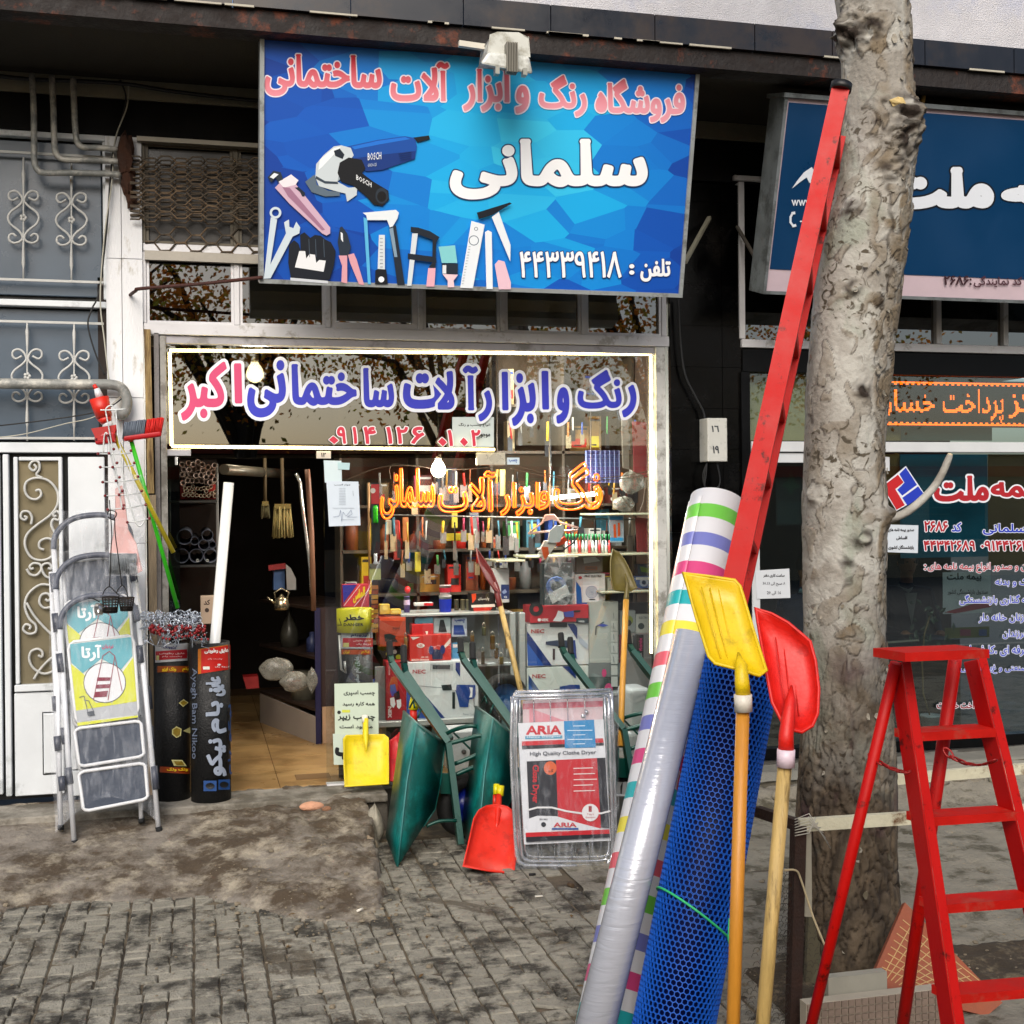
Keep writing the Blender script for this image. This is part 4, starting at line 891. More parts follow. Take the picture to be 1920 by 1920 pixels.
tag(MB().cyl(W(420, 880, .5), W(555, 890, 2.2), .035, 12).build('curtain_rail', mat('5a5448', .4, .5)), 'dark brass rail across the ceiling inside the open doorway', 'rail')
tag(MB().tube([W(a, b_, .9) for a, b_ in ((555, 888), (563, 905), (566, 940), (575, 1010), (582, 1070), (584, 1110))], .012, 8).build('chrome_tube', mat('c9c9c2', .2, .8)), 'bright chrome tube hanging down inside the doorway beside the broom', 'tube')
tag(MB().tube([W(a, b_, .6) for a, b_ in ((576, 880), (578, 900), (584, 1000), (588, 1145))], .018, 8).build('wood_post', mat('6b4a36', .6)), 'brown wooden post inside the doorway right of the chrome tube', 'post')
def broom_head(label, u0, v0, u1, v1, Y, col):
    t = thing('hanging_broom', label, 'broom', W((u0+u1)/2, v1, Y)); x0, x1, z0, z1 = R(u0, v0, u1, v1, Y); mb = MB(); k = 22
    for i in range(k):
        f = i/(k-1); cx = (x0+x1)/2; a = cx+(x0+(x1-x0)*f-cx)*.75; b2 = x0+(x1-x0)*f; mb.cyl((a, Y+random.uniform(-.02, .02), z1), (b2, Y+random.uniform(-.03, .03), z0+random.uniform(0, .02)), .006, 4)
    tag(mb.build('bristles', mat(col, .8, var=.25, scale=30), t), kind='stuff'); MB().cyl(((x0+x1)/2, Y, z1-.01), ((x0+x1)/2, Y, z1+.35), .012, 8).build('handle', mat('4c3e26', .7), t); MB().box(x0+(x1-x0)*.1, x1-(x1-x0)*.1, Y-.02, Y+.02, z1-.015, z1+.02).build('head', mat('6a5a2a', .6), t)
broom_head('yellowish straw broom head hanging bristles down inside the doorway', 511, 950, 549, 1010, 1.2, '857748'); broom_head('small pale brush hanging left of the straw broom in the doorway', 490, 945, 505, 973, 1.3, '5f583c')
hung('red topped paper packet hanging deep inside the doorway', 'packet', 'paper_packet', [(503, 1060), (535, 1056), (536, 1066), (504, 1070)], 1.5, .05, '7d1515'); hung('white printed leaflet folded beside the red packet in the doorway', 'leaflet', 'leaflet', [(536, 1058), (545, 1065), (555, 1085), (555, 1106), (538, 1106)], 1.5, .01, '8d8d8a')
hung('blue and white carton standing deep inside the doorway', 'carton', 'carton', [(513, 1068), (534, 1068), (534, 1106), (513, 1106)], 1.55, .15, '33507a')
# kettle
kt = thing('steel_kettle', 'shiny steel kettle standing on the counter inside the doorway', 'kettle', W(528, 1143, 1.0)); km = mat('9a9078', .2, .9, var=.1); c = W(528, 1143, 1.0)
MB().lathe(c, [(0, 0), (.05, 0), (.055, .03), (.045, .075), (.02, .09), (.01, .105), (0, .11)], 16).build('body', km, kt); MB().tube([c+V((-.04, 0, .07)), c+V((-.05, 0, .12)), c+V((0, 0, .15)), c+V((.05, 0, .12)), c+V((.04, 0, .07))], .006, 6).build('handle', km, kt); MB().cyl(c+V((-.04, 0, .04)), c+V((-.1, 0, .09)), .01, 8, .006).build('spout', km, kt)
# counter
ct = thing('shop_counter', 'low dark counter with shelves and a pale kick board inside the doorway', 'counter', W(590, 1395, .5))
def P3(u, v, Y): return W(u, v, Y)
def slabq(name, pts, th, m, par): MB().prism([P3(*p) for p in pts], (0, 0, -th)).build(name, m, par)
gF = lambda u, v: G(u, v, ZF)
xl_, yl_ = gF(592, 1395).x, gF(592, 1395).y; xk, yk = gF(488, 1355).x, gF(488, 1355).y
MB().hexa([V((xk, yk, ZF)), V((xl_, yl_, ZF)), V((xl_, yl_+.03, ZF)), V((xk, yk+.03, ZF)), V((xk, yk, ZF+.24)), V((xl_, yl_, ZF+.2)), V((xl_, yl_+.03, ZF+.2)), V((xk, yk+.03, ZF+.24))]).build('kick_board', mat('a59a90', .6, var=.1), ct)
for h in (.24, .62, .98): MB().hexa([V((xk, yk, ZF+h)), V((xl_, yl_, ZF+h)), V((xl_+.5, yl_+.3, ZF+h)), V((xk+.5, yk+.3, ZF+h)), V((xk, yk, ZF+h+.02)), V((xl_, yl_, ZF+h+.02)), V((xl_+.5, yl_+.3, ZF+h+.02)), V((xk+.5, yk+.3, ZF+h+.02))]).build('shelf', mat('3c2f28', .5), ct)
MB().box(xl_, xl_+.04, yl_-.02, yl_+.03, ZF, ZF+1.0).build('corner_post', mat('17143c', .5), ct); MB().box(xl_+.05, xl_+.42, yl_-.0, yl_+.03, ZF, ZF+.27).build('side_board', mat('a8886a', .6, var=.1), ct); MB().box(xl_+.04, xl_+.42, yl_+.01, yl_+.03, ZF+.27, ZF+1.0).build('side_panel', mat('2a1512', .6), ct)
def pos(f, h): return V((xk+(xl_-xk)*f+.1, yk+(yl_-yk)*f+.09, ZF+h))
c = pos(.35, .64); tag(MB().lathe(c, [(0, 0), (.07, 0), (.075, .1), (.05, .19), (.02, .24), (.02, .3), (0, .3)], 14).build('foil_bottle', mat('4e4c44', .4, .2, var=.2, scale=30)), 'round grey wrapped jar standing on the middle counter shelf', 'jar')
c = pos(.75, .64); tag(MB().lathe(c, [(0, 0), (.045, 0), (.045, .1), (.02, .12), (.02, .15), (0, .15)], 12).build('blue_jar', mat('3c4468', .4)), 'small blue labelled jar right of the wrapped jar on the counter shelf', 'jar')
c = pos(.6, .26); tag(MB().lathe(c, [(0, 0), (.1, 0), (.1, .2), (.09, .22), (0, .22)], 16).build('wire_coil', mat('5d5a4e', .5, var=.2, scale=30)), 'grey coil of wire on the bottom counter shelf', 'coil')
bagm = {}
def bag(label, u, v, Y, s, col, par=None):
    mb = MB(); mb.ball((0, 0, 0), .088, 16, s, .2); p = W(u, v, Y); mb.v = [(a+p.x, b_+p.y, c_+p.z) for a, b_, c_ in mb.v]; mb.smooth = [True]*len(mb.f)
    m = mat('77746a', .3, var=.35, scale=26, bump=.9, bs=24, alpha=.62); o = mb.build('plastic_bag', m); k = o.modifiers.new('s', 'SUBSURF'); k.levels = k.render_levels = 1; return tag(o, label, 'bag')
bag('milky plastic bag drooping off the counter shelf', 520, 1255, .55, (1.3, .6, .8), 'cfc8b4'); bag('second milky plastic bag with orange contents on the counter shelf', 552, 1278, .5, (1.1, .6, .75), 'd6d2c6'); bag('white plastic bag squeezed against the purple counter post', 585, 1275, .45, (.4, .5, .9), 'dadadd')
hung('orange red packet inside the drooping plastic bag', 'packet', 'packet', [(538, 1278), (566, 1276), (566, 1292), (540, 1292)], .55, .05, '9a3418'); hung('red plastic bucket in the dark behind the rolls', 'bucket', 'bucket', [(456, 1270), (484, 1268), (486, 1290), (462, 1292)], 1.6, .15, '7a1212')
# ---------------------------------------------------------------- stock seen through the display window
rnd = random.Random(11)
fitm = mat('4a4034', .6, var=.2, scale=4)
bsf = thing('wall_shelving', 'tall brown wall shelving packed with hanging hand tools inside the shop', 'shelving', W(900, 1450, 1.25))
xs0, xs1 = W(640, 1000, 1.25).x, xi1-.02
MB().box(xs0, xs1, 1.6, 1.64, ZF, 3.2).build('back_board', mat('4a3c2c', .8, var=.3, scale=4), bsf)
for z in (.6, .95, 1.3, 1.62, 1.95, 2.35, 2.7): MB().box(xs0, xs1, 1.25, 1.6, z, z+.02).build('shelf', fitm, bsf)
for k in range(5): x = xs0+(xs1-xs0)*k/4; MB().box(x-.01, x+.01, 1.25, 1.6, ZF, 3.1).build('upright', fitm, bsf)
pal = ['b3261c', 'd8b21a', 'c9682a', '2a4c9a', '3f8a4a', 'cfcfc6', '8b4a2a', '1d1d20', '7f7f7c', 'b98a3a', '3a6f80', 'a03a56']
gp = 'assorted packaged goods on the back shelves'
for z in (.62, .97, 1.32, 1.64, 1.97, 2.37, 2.72):
    x = xs0+.03
    while x < xs1-.08:
        if z > 1.9 and rnd.random() < .35: x += rnd.uniform(.1, .3); continue
        w_ = rnd.uniform(.04, .16); h = rnd.uniform(.07, .29); y = rnd.uniform(1.25, 1.42); c = rnd.choice(pal if z < 1.9 else ['6a5a3c', '4a3a2c', '8a6a3c', '3a4250', '9a8a6a', '5a2a22']); k = rnd.random()  # upper rows: dim olive reflections of the glass put into a dull palette
        mb = MB()
        if k < .55: mb.box(x, x+w_, y, y+.12, z, z+h); mb.k = 1; q1 = rnd.uniform(.1, .5); mb.box(x+w_*rnd.uniform(.05, .3), x+w_*rnd.uniform(.7, .95), y-.002, y, z+h*q1, z+h*(q1+rnd.uniform(.1, .4))); mb.k = 2; mb.box(x+w_*.1, x+w_*.9, y-.0035, y-.0025, z+h*.86, z+h*.93); mb.box(x+w_*.2, x+w_*.6, y-.0035, y-.0025, z+h*(q1+.05), z+h*(q1+.09)); nm = 'packet'
        elif k < .8: mb.lathe((x+w_/2, y+.06, z), [(0, 0), (w_*.42, 0), (w_*.42, h*.75), (w_*.2, h*.88), (w_*.2, h), (0, h)], 10); nm = 'bottle'
        else: mb.lathe((x+w_/2, y+.06, z), [(0, 0), (w_*.45, 0), (w_*.5, h*.5), (w_*.5, h*.55), (0, h*.55)], 12); nm = 'tin'
        o = mb.build(nm, [mat(c, .5, var=.1, scale=20), mat(rnd.choice(['d8d4c8', '222222', 'c8b43a', 'a8281c']), .5), mat(rnd.choice(['1c1c20', 'c8c8c4', '203a7a']), .5)][:3 if nm == 'packet' else 2]); tag(o, {'packet': 'boxed packet among the crowded back shelves of the shop', 'bottle': 'bottle among the crowded back shelves of the shop', 'tin': 'round tin among the crowded back shelves of the shop'}[nm], nm, gp+' ('+nm+'s)')
        x += w_+rnd.uniform(.005, .07)
# hanging tools on a bar nearer the glass
hb = tag(MB().cyl(W(705, 965, .8), W(1225, 975, .8), .006, 6).build('hanging_bar', mat('8a8a86', .4, .7)), 'thin steel bar with hooks for hanging tools behind the neon script', 'bar')
for u in range(712, 1220, 13):
    for row, (v0, v1) in enumerate(((968, 1040), (880, 955), (1030, 1085), (780, 850))):
        if rnd.random() < (.2, .5, .45, .6)[row] or (row == 3 and u < 950): continue
        uu = u+rnd.uniform(-4, 4); Y = .8+rnd.uniform(-.05, .2)+row*.1; ln = rnd.uniform(.5, 1)*(v1-v0); wd = rnd.uniform(3, 6); c = rnd.choice(pal); vv = v0+rnd.uniform(0, 12)
        t = thing('hanging_tool', 'hand tool hanging handle up in the crowded shop window', 'hand tool', W(uu, vv+ln, Y), 'hand tools hanging in the shop window')
        MB().cyl(W(uu, vv, Y), W(uu+rnd.uniform(-3, 3), vv+ln*.55, Y), wd/600, 8).build('handle', mat(c, .45, var=.1), t); x0, x1, z0, z1 = R(uu-wd, vv+ln*.5, uu+wd, vv+ln, Y); MB().box(x0, x1, Y-.004, Y+.006, z0, z1).build('blade', mat(rnd.choice(['8c8c88', '3a3a3c', 'b0a080']), .35, .6), t)
DY = .3
SG0 = lambda Y: Plane((0, Y, 0), (0, -1, 0))
def carton(label, u0, v0, u1, v1, Y, dep, col, items=None, tf=None, cat='box', name='carton', lean=0):
    Y += DY
    x0, x1, z0, z1 = R(u0, v0, u1, v1, Y); t = thing(name, label, cat, ((x0+x1)/2, Y+dep/2, z0)); bevel(MB().box(x0, x1, Y, Y+dep, z0, z1).build('body', mat(col, .5, var=.05), t), .004, 2)
    if items: art(SG0(Y), items, t, 'printed_face', tf)
    return t
TG = TF(600, 1140, .1875); TH = TF(900, 1100, .1875)
NV, RDD = '16306e', 'a3242e'
drill = [('p', '1f3f86', [(1365, 765), (1550, 768), (1555, 860), (1540, 905), (1490, 912), (1480, 990), (1395, 990), (1370, 880), (1350, 820)]), ('p', 'e6eaee', [(1490, 790), (1525, 795), (1520, 890), (1490, 895), (1505, 840)]), ('p', '10161c', [(1210, 770), (1310, 762), (1320, 820), (1225, 825)]), ('l', '8b9298', 8, [(950, 775), (1215, 795)]), ('r', 'd4d8dc', 1318, 768, 1360, 820), ('r', '10161c', 1320, 840, 1348, 1005), ('l', '10161c', 6, [(1535, 900), (1540, 990)])]
carton('large white drill carton with handle slot and blue corner, behind the first wheelbarrow', 762, 1240, 897, 1348, .25, .12, 'ccd2d6',
    [('p', NV, [(865, 640), (965, 770), (1250, 1100), (1130, 1105), (865, 800)]), ('p', '2a4c9a', [(865, 800), (1000, 960), (1060, 1105), (865, 1105)]), ('p', NV, [(1355, 545), (1400, 545), (1400, 690), (1355, 620)]), ('r', 'a9aeb2', 1100, 555, 1330, 625), ('r', '3a3f44', 1125, 570, 1300, 612), ('t', RDD, 'NEC', 925, 615, 1055, 655, .03), ('t', '8d949a', 'Power Tools', 1430, 1050, 1545, 1070, .02)]+drill, TG)
d2 = [('p', '2d3850', [(655, 550), (760, 535), (940, 535), (955, 580), (960, 640), (945, 700), (915, 695), (925, 610), (830, 610), (740, 590), (655, 580)]), ('p', '243a80', [(880, 535), (950, 535), (958, 650), (965, 715), (920, 695), (925, 600)]), ('r', '3c2a2e', 725, 620, 748, 730), ('l', '243a80', 6, [(945, 700), (968, 718)])]
carton('white hammer drill carton with navy diagonal stripes, upper of two stacked', 988, 1168, 1104, 1248, .3, .25, 'cdd2d6', [('p', NV, [(470, 445), (720, 790), (640, 790), (470, 560)]), ('p', '2a56a8', [(470, 560), (640, 790), (480, 790)]), ('p', NV, [(870, 368), (940, 368), (972, 410), (972, 530)]), ('p', 'a9b2c2', [(975, 470), (1080, 580), (1080, 640), (990, 560)]), ('t', RDD, 'NEC', 510, 425, 640, 465, .03), ('r', '14181c', 695, 362, 870, 405)]+d2, TH)
carton('white drill carton with navy corner, lower of two stacked', 988, 1250, 1104, 1345, .3, .25, 'c6cfcd', [('p', NV, [(485, 880), (620, 1075), (560, 1075), (485, 960)]), ('p', '2a56a8', [(485, 960), (560, 1075), (485, 1075)]), ('p', NV, [(820, 795), (955, 795), (958, 920)]), ('t', RDD, 'NEC', 522, 875, 655, 915, .03), ('p', '1f3f86', [(795, 1000), (900, 980), (995, 980), (1000, 1030), (800, 1040)]), ('l', '3c4448', 7, [(635, 1045), (800, 1020)])], TH)
TI = TF(900, 840, .1875)
carton('red angle grinder carton lying on top of the white drill cartons', 994, 1135, 1104, 1167, .28, .2, 'a8242e', [('t', 'e8e8e8', 'NEK', 600, 1705, 685, 1732, .03), ('c', 'e8e8e8', 590, 1718, 14, 16), ('o', '1a1a1a', 560, 1610, 70, 70, 40), ('p', 'dfe3e6', [(780, 1625), (830, 1640), (840, 1700), (810, 1735), (725, 1730), (760, 1680)]), ('p', '3a4a9a', [(830, 1640), (940, 1625), (935, 1690), (850, 1690)]), ('p', '1a1a1a', [(935, 1625), (1005, 1620), (1000, 1640), (935, 1645)]), ('r', '1f2a30', 960, 1700, 1083, 1750), ('t', 'e8e8e8', 'MODEL', 985, 1725, 1045, 1742, .02)], TI)
carton('tall red grinder carton standing on end left of the first wheelbarrow', 724, 1240, 762, 1350, .25, .14, 'a3222c', [('t', 'e8e8e8', 'NEK', 680, 985, 715, 1100, .03, None, 0, 1), ('p', '3f50a0', [(700, 770), (750, 760), (770, 850), (720, 890), (700, 840)]), ('p', 'dfe3e6', [(700, 900), (740, 890), (755, 960), (735, 1000), (705, 970)]), ('p', 'dfe3e6', [(765, 920), (810, 910), (812, 980), (790, 1010), (770, 990)]), ('p', '14181c', [(735, 860), (790, 820), (800, 900), (750, 920)]), ('t', 'e8c8c8', 'ANGLE GRINDER', 685, 570, 700, 670, .01, None, 0, 1)], TG)
carton('orange red bench grinder carton on top of the large drill carton', 768, 1190, 846, 1239, .28, .2, 'b8322c', [('p', 'c9c9c9', [(905, 290), (1000, 290), (930, 320)]), ('p', 'd8c4bc', [(1305, 300), (1305, 350), (1230, 420), (1215, 400)]), ('c', 'e8e4e0', 1005, 375, 40, 22), ('t', 'a02020', 'NEK', 980, 362, 1030, 388, .02), ('p', '1a2244', [(1110, 420), (1160, 410), (1230, 425), (1225, 510), (1125, 515)]), ('c', '2a3468', 1110, 420, 25, 45), ('c', '2a3468', 1225, 415, 25, 45), ('t', 'e8d8d0', 'BENCH GRINDER', 915, 508, 1090, 528, .02), ('t', 'e8d8d0', 'NK-125', 1010, 482, 1080, 497, .02)], TG)
carton('dark orange tool carton with black drill picture beside the sand coloured post', 711, 1157, 761, 1212, .3, .15, '9c3a1e', [('r', 'c84a22', 595, 95, 855, 130), ('t', '241010', 'PJM', 728, 195, 795, 222, .03), ('p', '1c0f0c', [(640, 265), (700, 255), (760, 280), (750, 300), (780, 340), (650, 330)])], TG)
carton('small red cash box with a key hanging on it', 772, 1170, 813, 1193, .3, .1, 'b41e22', [('p', 'e8e2d2', [(1052, 232), (1080, 232), (1076, 258), (1070, 305), (1060, 305), (1062, 258)])], TG)
carton('white fan carton with round fan picture and blue base', 1078, 1076, 1135, 1134, .35, .12, 'd2d6da', [('p', '1f5fb0', [(960, 1330), (1010, 1400), (1020, 1560), (965, 1565)]), ('r', '1d58b4', 1010, 1545, 1255, 1562), ('r', 'dfe5ee', 1030, 1335, 1190, 1540), ('o', '7d8cae', 1115, 1440, 60, 62, 8), ('o', '8c9ab8', 1115, 1440, 44, 46, 8), ('o', '8c9ab8', 1115, 1440, 28, 30, 8), ('c', '9aa6c4', 1115, 1440, 14), ('r', '2a2e38', 1090, 1508, 1150, 1520), ('t', '3a2a30', 'PRAT ELECTRIC', 1045, 1268, 1215, 1292, .03), ('c', 'b03040', 1000, 1295, 18, 14)], TI)
carton('orange and grey tool carton above the white fan carton', 1080, 1035, 1130, 1074, .36, .12, '6d625e', [('r', 'b8502e', 965, 1045, 1220, 1085), ('p', 'b9bec4', [(1030, 1100), (1150, 1085), (1200, 1130), (1040, 1155)]), ('r', '8a4a20', 1050, 1185, 1170, 1220), ('r', '5d4a44', 1060, 1192, 1160, 1213)], TI)
carton('tall white and blue box behind the shovel blade', 925, 1066, 955, 1130, .4, .1, 'c9cdd2', [('r', '22366e', 210, 1365, 290, 1510), ('t', 'dfe4ea', 'G', 238, 1480, 268, 1500, .03), ('p', '8aa0c8', [(215, 1440), (250, 1410), (270, 1440), (240, 1460)])], TI)
carton('black box with red flame and Persian lettering above a red stripe', 883, 1112, 930, 1148, .4, .12, '15100f', [('p', 'd8481c', [(1515, 1460), (1560, 1455), (1560, 1510), (1525, 1550)]), ('t', 'dcd8d0', 'پارسیان', 1580, 1492, 1690, 1525, .03), ('p', 'e4e0d8', [(1510, 1570), (1745, 1560), (1750, 1588), (1515, 1595)]), ('p', 'c02a1c', [(1530, 1597), (1725, 1590), (1690, 1638), (1540, 1638)])], TF(600, 840, .1875))
carton('yellow carton on the shelf edge, taller of two', 712, 1133, 731, 1152, .35, .06, 'c2a238', [('c', 'd8c060', 722, 1140, 5)]); carton('flat yellow carton beside the taller one', 732, 1142, 752, 1152, .35, .06, 'c8aa3c', [('r', 'd8c468', 735, 1145, 749, 1149)])
def tin(label, u, v0, v1, r, Y, col, bands=(), name='bucket', cat='bucket', taper=.9):
    Y += DY; b_ = W(u, v1, Y); h = W(u, v0, Y).z-b_.z; t = thing(name, label, cat, b_); R_ = r/300
    MB().lathe(b_, [(0, 0), (R_*taper, 0), (R_, h*.97), (R_*1.03, h*.97), (R_*1.03, h), (0, h)], 18).build('body', mat(col, .4), t)
    for (f0, f1, c) in bands: MB().lathe(b_, [(R_*(taper+(1-taper)*f0)+.002, h*f0), (R_*(taper+(1-taper)*f1)+.002, h*f1)], 18).build('label', mat(c, .4), t)
    return t
tin('white plastic tub with deep blue label on the shelf', 835, 1117, 1149, 13, .4, 'd8d8d8', [(.05, .82, '1f2f9a')]); tin('red and white round tub stacked on the blue labelled tub', 835, 1097, 1116, 12.5, .4, 'cfc2c2', [(.3, .75, 'a82838')])
tin('slim spray can with bright red cap on the window shelf', 763, 1118, 1150, 6, .45, '5a4a8c', [(.5, .8, 'b9a6c8')], 'spray_can', 'spray can', 1); tag(MB().ball(W(764, 1106, .75), .022, 10, (1, 1, 1.2)).build('plastic_ball', mat('c81c22', .3)), 'red ball resting on top of the purple spray can', 'ball')
for u, c, l in ((868, '8c8060', 'first'), (878, 'a09a78', 'second'), (856, '6f6a58', 'third')): tin('small brass coloured tin, %s of three behind the black box' % l, u, 1124, 1149, 5, .5, c, (), 'tin', 'tin', 1)
# white shelf unit carrying the goods
ws = thing('display_shelf', 'white slotted metal shelf unit behind the shop glass', 'shelf unit', W(850, 1450, .5)); wsm = mat('a9aeae', .4, .2, var=.06)
def wb(n_, u0, v0, u1, v1, Y, dep, m=wsm): rbox(n_, u0, v0, u1, v1, Y+DY, dep, m, ws)
wb('shelf', 752, 1149, 960, 1154, .3, .35); wb('shelf', 702, 1350, 900, 1360, .2, .4); wb('shelf', 882, 1243, 968, 1249, .28, .3); wb('upright', 958, 1149, 968, 1450, .28, .03); wb('upright', 975, 1149, 986, 1450, .28, .03); wb('back_panel', 752, 1150, 986, 1450, .62, .01, mat('868d8e', .5, var=.15, scale=5)); wb('side_panel', 704, 1250, 724, 1450, .3, .02, mat('8e9292', .5)); wb('shelf', 1104, 1298, 1225, 1304, .2, .4); wb('base_panel', 1104, 1306, 1224, 1418, .34, .02, mat('b5b9ba', .4)); wb('base_panel', 702, 1362, 990, 1455, .55, .02, mat('4c4440', .5, var=.2, scale=6)); wb('back_panel', 1104, 1130, 1224, 1298, .6, .01, mat('4a4c4c', .6))
carton('tall white and black drill carton with pink dots and a row of accessory pictures', 1105, 1128, 1160, 1300, .3, .12, 'aab0ac', [('p', '70787a', [(1085, 760), (1405, 760), (1405, 900), (1085, 900)]), ('p', '3a4042', [(1085, 900), (1405, 900), (1405, 1000), (1085, 1000)]), ('p', '16181a', [(1085, 1000), (1405, 1000), (1405, 1060), (1085, 1060)]), ('l', '2a4a5c', 12, [(1155, 480), (1160, 400), (1235, 355)]), ('p', '3c50a8', [(1165, 385), (1230, 370), (1285, 385), (1230, 402)]), ('c', 'c43c78', 1240, 862, 24, 40), ('c', 'c43c78', 1285, 1015, 40, 50), ('r', 'c43c78', 1300, 1055, 1395, 1070)]+[('r', 'c4cac8', 1308, y, 1372, y+100) for y in (340, 450, 560, 672, 785, 898)]+[('l', '6a7278', 5, [(1330, y+20), (1335, y+75)]) for y in (240, 345, 455, 570, 680)], TH)
carton('grey tool case with black label and pink lettering near the right frame', 1166, 1188, 1222, 1291, .32, .1, '8b8d8e', [('r', '14141a', 1565, 480, 1635, 760), ('t', 'd03c78', 'Ronix', 1585, 510, 1622, 640, .03, None, 0, 2), ('t', 'b9bcc0', 'LASER', 1590, 660, 1618, 750, .02, None, 0, 2), ('r', '7c2430', 1390, 480, 1425, 1060)], TH)
carton('pale blister carton with green lens beside the grey tool case', 1163, 1145, 1192, 1187, .36, .06, '8c9698', [('c', '7a8a3a', 1178, 1163, 9), ('c', '22262a', 1178, 1168, 6)]); carton('white pack with dark round tool picture next to the right frame', 1193, 1152, 1218, 1187, .36, .06, 'b9bfbc', [('c', '2a3a3c', 1202, 1174, 6), ('t', '5a6268', 'ELECTRIC', 1198, 1156, 1215, 1160, .02)])
carton('flat blue carton with camera picture behind the gold spade', 1190, 1080, 1222, 1103, .42, .08, '5a74ae', [('c', 'a8b4cc', 1207, 1092, 8), ('c', '30405c', 1207, 1092, 4), ('r', 'ccd0d4', 1192, 1082, 1220, 1087)]); carton('green and navy carton on the right hand shelf', 1196, 1058, 1222, 1078, .42, .08, '38465c', [('p', '6c8a3c', [(1200, 1062), (1218, 1066), (1216, 1074), (1202, 1072)])])
carton('white carton left of the flat blue carton', 1139, 1083, 1160, 1106, .42, .1, 'bdbdb2', [('r', '8a8c88', 1142, 1086, 1156, 1089)])
# side shelf at the right with glue bottles
sh = thing('side_shelf', 'narrow glass shelves at the right end of the window with small bottles', 'shelf', W(1150, 1100, .6)); gs = mat('a8a890', .2, var=.1)
for (u0, v0, u1) in ((985, 1042, 1085), (1060, 1038, 1224), (1115, 962, 1224), (1130, 1108, 1224), (930, 1050, 985)): rbox('shelf', u0, v0, u1, v0+4, .5, .35, gs, sh)
for i in range(14):
    u = 1062+i*6.2; b_ = W(u, 1037, .55); t = thing('glue_bottle', 'little clear glue bottle with green cap on the side shelf', 'bottle', b_, 'glue bottles with green caps'); 
    MB().lathe(b_, [(0, 0), (.011, 0), (.011, .045), (.004, .09), (0, .09)], 8).build('body', mat(['c8c8c0', 'b03a3a', 'a8b0a8'][i % 3], .3), t); MB().lathe(b_+V((0, 0, .092)), [(0, 0), (.006, 0), (.009, .04), (0, .045)], 8).build('cap', mat('1d6a3c', .4), t)
carton('blue and white blister pack with two orange screwdrivers', 1142, 966, 1170, 1017, .3, .01, '9fb8cc', [('r', '2f7fc0', 1143, 968, 1168, 975), ('p', 'c8581c', [(1150, 984), (1154, 982), (1156, 1008), (1151, 1012)]), ('p', 'c8581c', [(1158, 980), (1162, 980), (1163, 1004), (1158, 1006)]), ('r', '2f8fc8', 1144, 1008, 1168, 1014)], None, 'pack', 'blister_pack')
bag('clear bag stuffed with grey white fluff near the right frame, upper', 1185, 905, .35, (1.1, .6, .9), 'c8cccc'); bag('clear bag stuffed with grey white fluff near the right frame, lower', 1170, 945, .35, (.9, .6, .6), 'd4d8d8')
for k, (u0, v0, u1, v1, c) in enumerate(((1186, 790, 1212, 895, 'a8575c'), (1192, 970, 1214, 1040, '8c3c40'), (1165, 770, 1178, 880, '9a948c'))): hung(['dusty pink cloth strip hanging inside the right end of the window, upper', 'dusty red cloth strip hanging inside the right end of the window, lower', 'grey strip hanging beside the pink cloth at the right of the window'][k], 'cloth', 'cloth_strip', [(u0, v0), (u1, v0+2), (u1+2, v1), (u0+3, v1-3)], .7, .01, c, .9)
nz2 = thing('rack_net', 'dark blue gridded pack of small parts hanging top right in the window', 'pack', W(1120, 900, .5)); x0, x1, z0, z1 = R(1098, 845, 1160, 905, .5); MB().box(x0, x1, .5, .51, z0, z1).build('sheet', mat('2c2f55', .5, var=.4, scale=30), nz2)
mb = MB()
for k in range(9): mb.box(x0, x1, .49, .498, z0+(z1-z0)*k/8-.002, z0+(z1-z0)*k/8+.002)
for k in range(8): mb.box(x0+(x1-x0)*k/7-.002, x0+(x1-x0)*k/7+.002, .482, .489, z0, z1)
tag(mb.build('grid_wires', mat('4c5068', .5), nz2), kind='stuff')
# clothes hanger with gloves and mask
hg = thing('clothes_hanger', 'pale pink plastic hanger hanging from a cord in the shop window', 'hanger', W(1035, 985, .15)); hm = mat('d8b4a8', .4)
MB().tube([W(*TI(a, b_), .15) for a, b_ in ((485, 855), (625, 745), (655, 675), (740, 672), (800, 745), (985, 800), (960, 825), (700, 832), (485, 855))], .007, 8).build('frame', hm, hg); MB().prism([W(*TI(a, b_), .145) for a, b_ in ((640, 735), (660, 672), (745, 668), (800, 740), (720, 715))], (0, .01, 0)).build('web', hm, hg); MB().cyl(W(1030, 838, .15), W(1031, 968, .15), .0035, 6).build('cord', mat('c8b49a', .7), hg)
gv = thing('work_glove', 'white and orange knitted work glove pinned to the pink hanger', 'glove', W(1022, 1050, .12)); gmm = mat('cfc8c0', .9, var=.15, scale=40)
MB().prism([W(*TI(a, b_), .11) for a, b_ in ((600, 1020), (650, 930), (700, 920), (770, 955), (700, 1060), (630, 1090))], (0, .03, 0)).build('back', gmm, gv); MB().prism([W(*TI(a, b_), .105) for a, b_ in ((618, 990), (680, 990), (690, 1060), (650, 1120), (628, 1060))], (0, .004, 0)).build('palm_patch', mat('d8561c', .7), gv)
for (a, b_, c, d) in ((600, 1015, 572, 1010), (605, 1040, 580, 1055), (620, 1070, 590, 1095), (645, 1085, 620, 1130), (680, 1080, 660, 1145)): MB().tube([W(*TI(a, b_), .125), W(*TI((a+c)/2, (b_+d)/2+2), .12), W(*TI(c, d), .125)], [.009, .009, .006], 8).build('finger', gmm, gv)
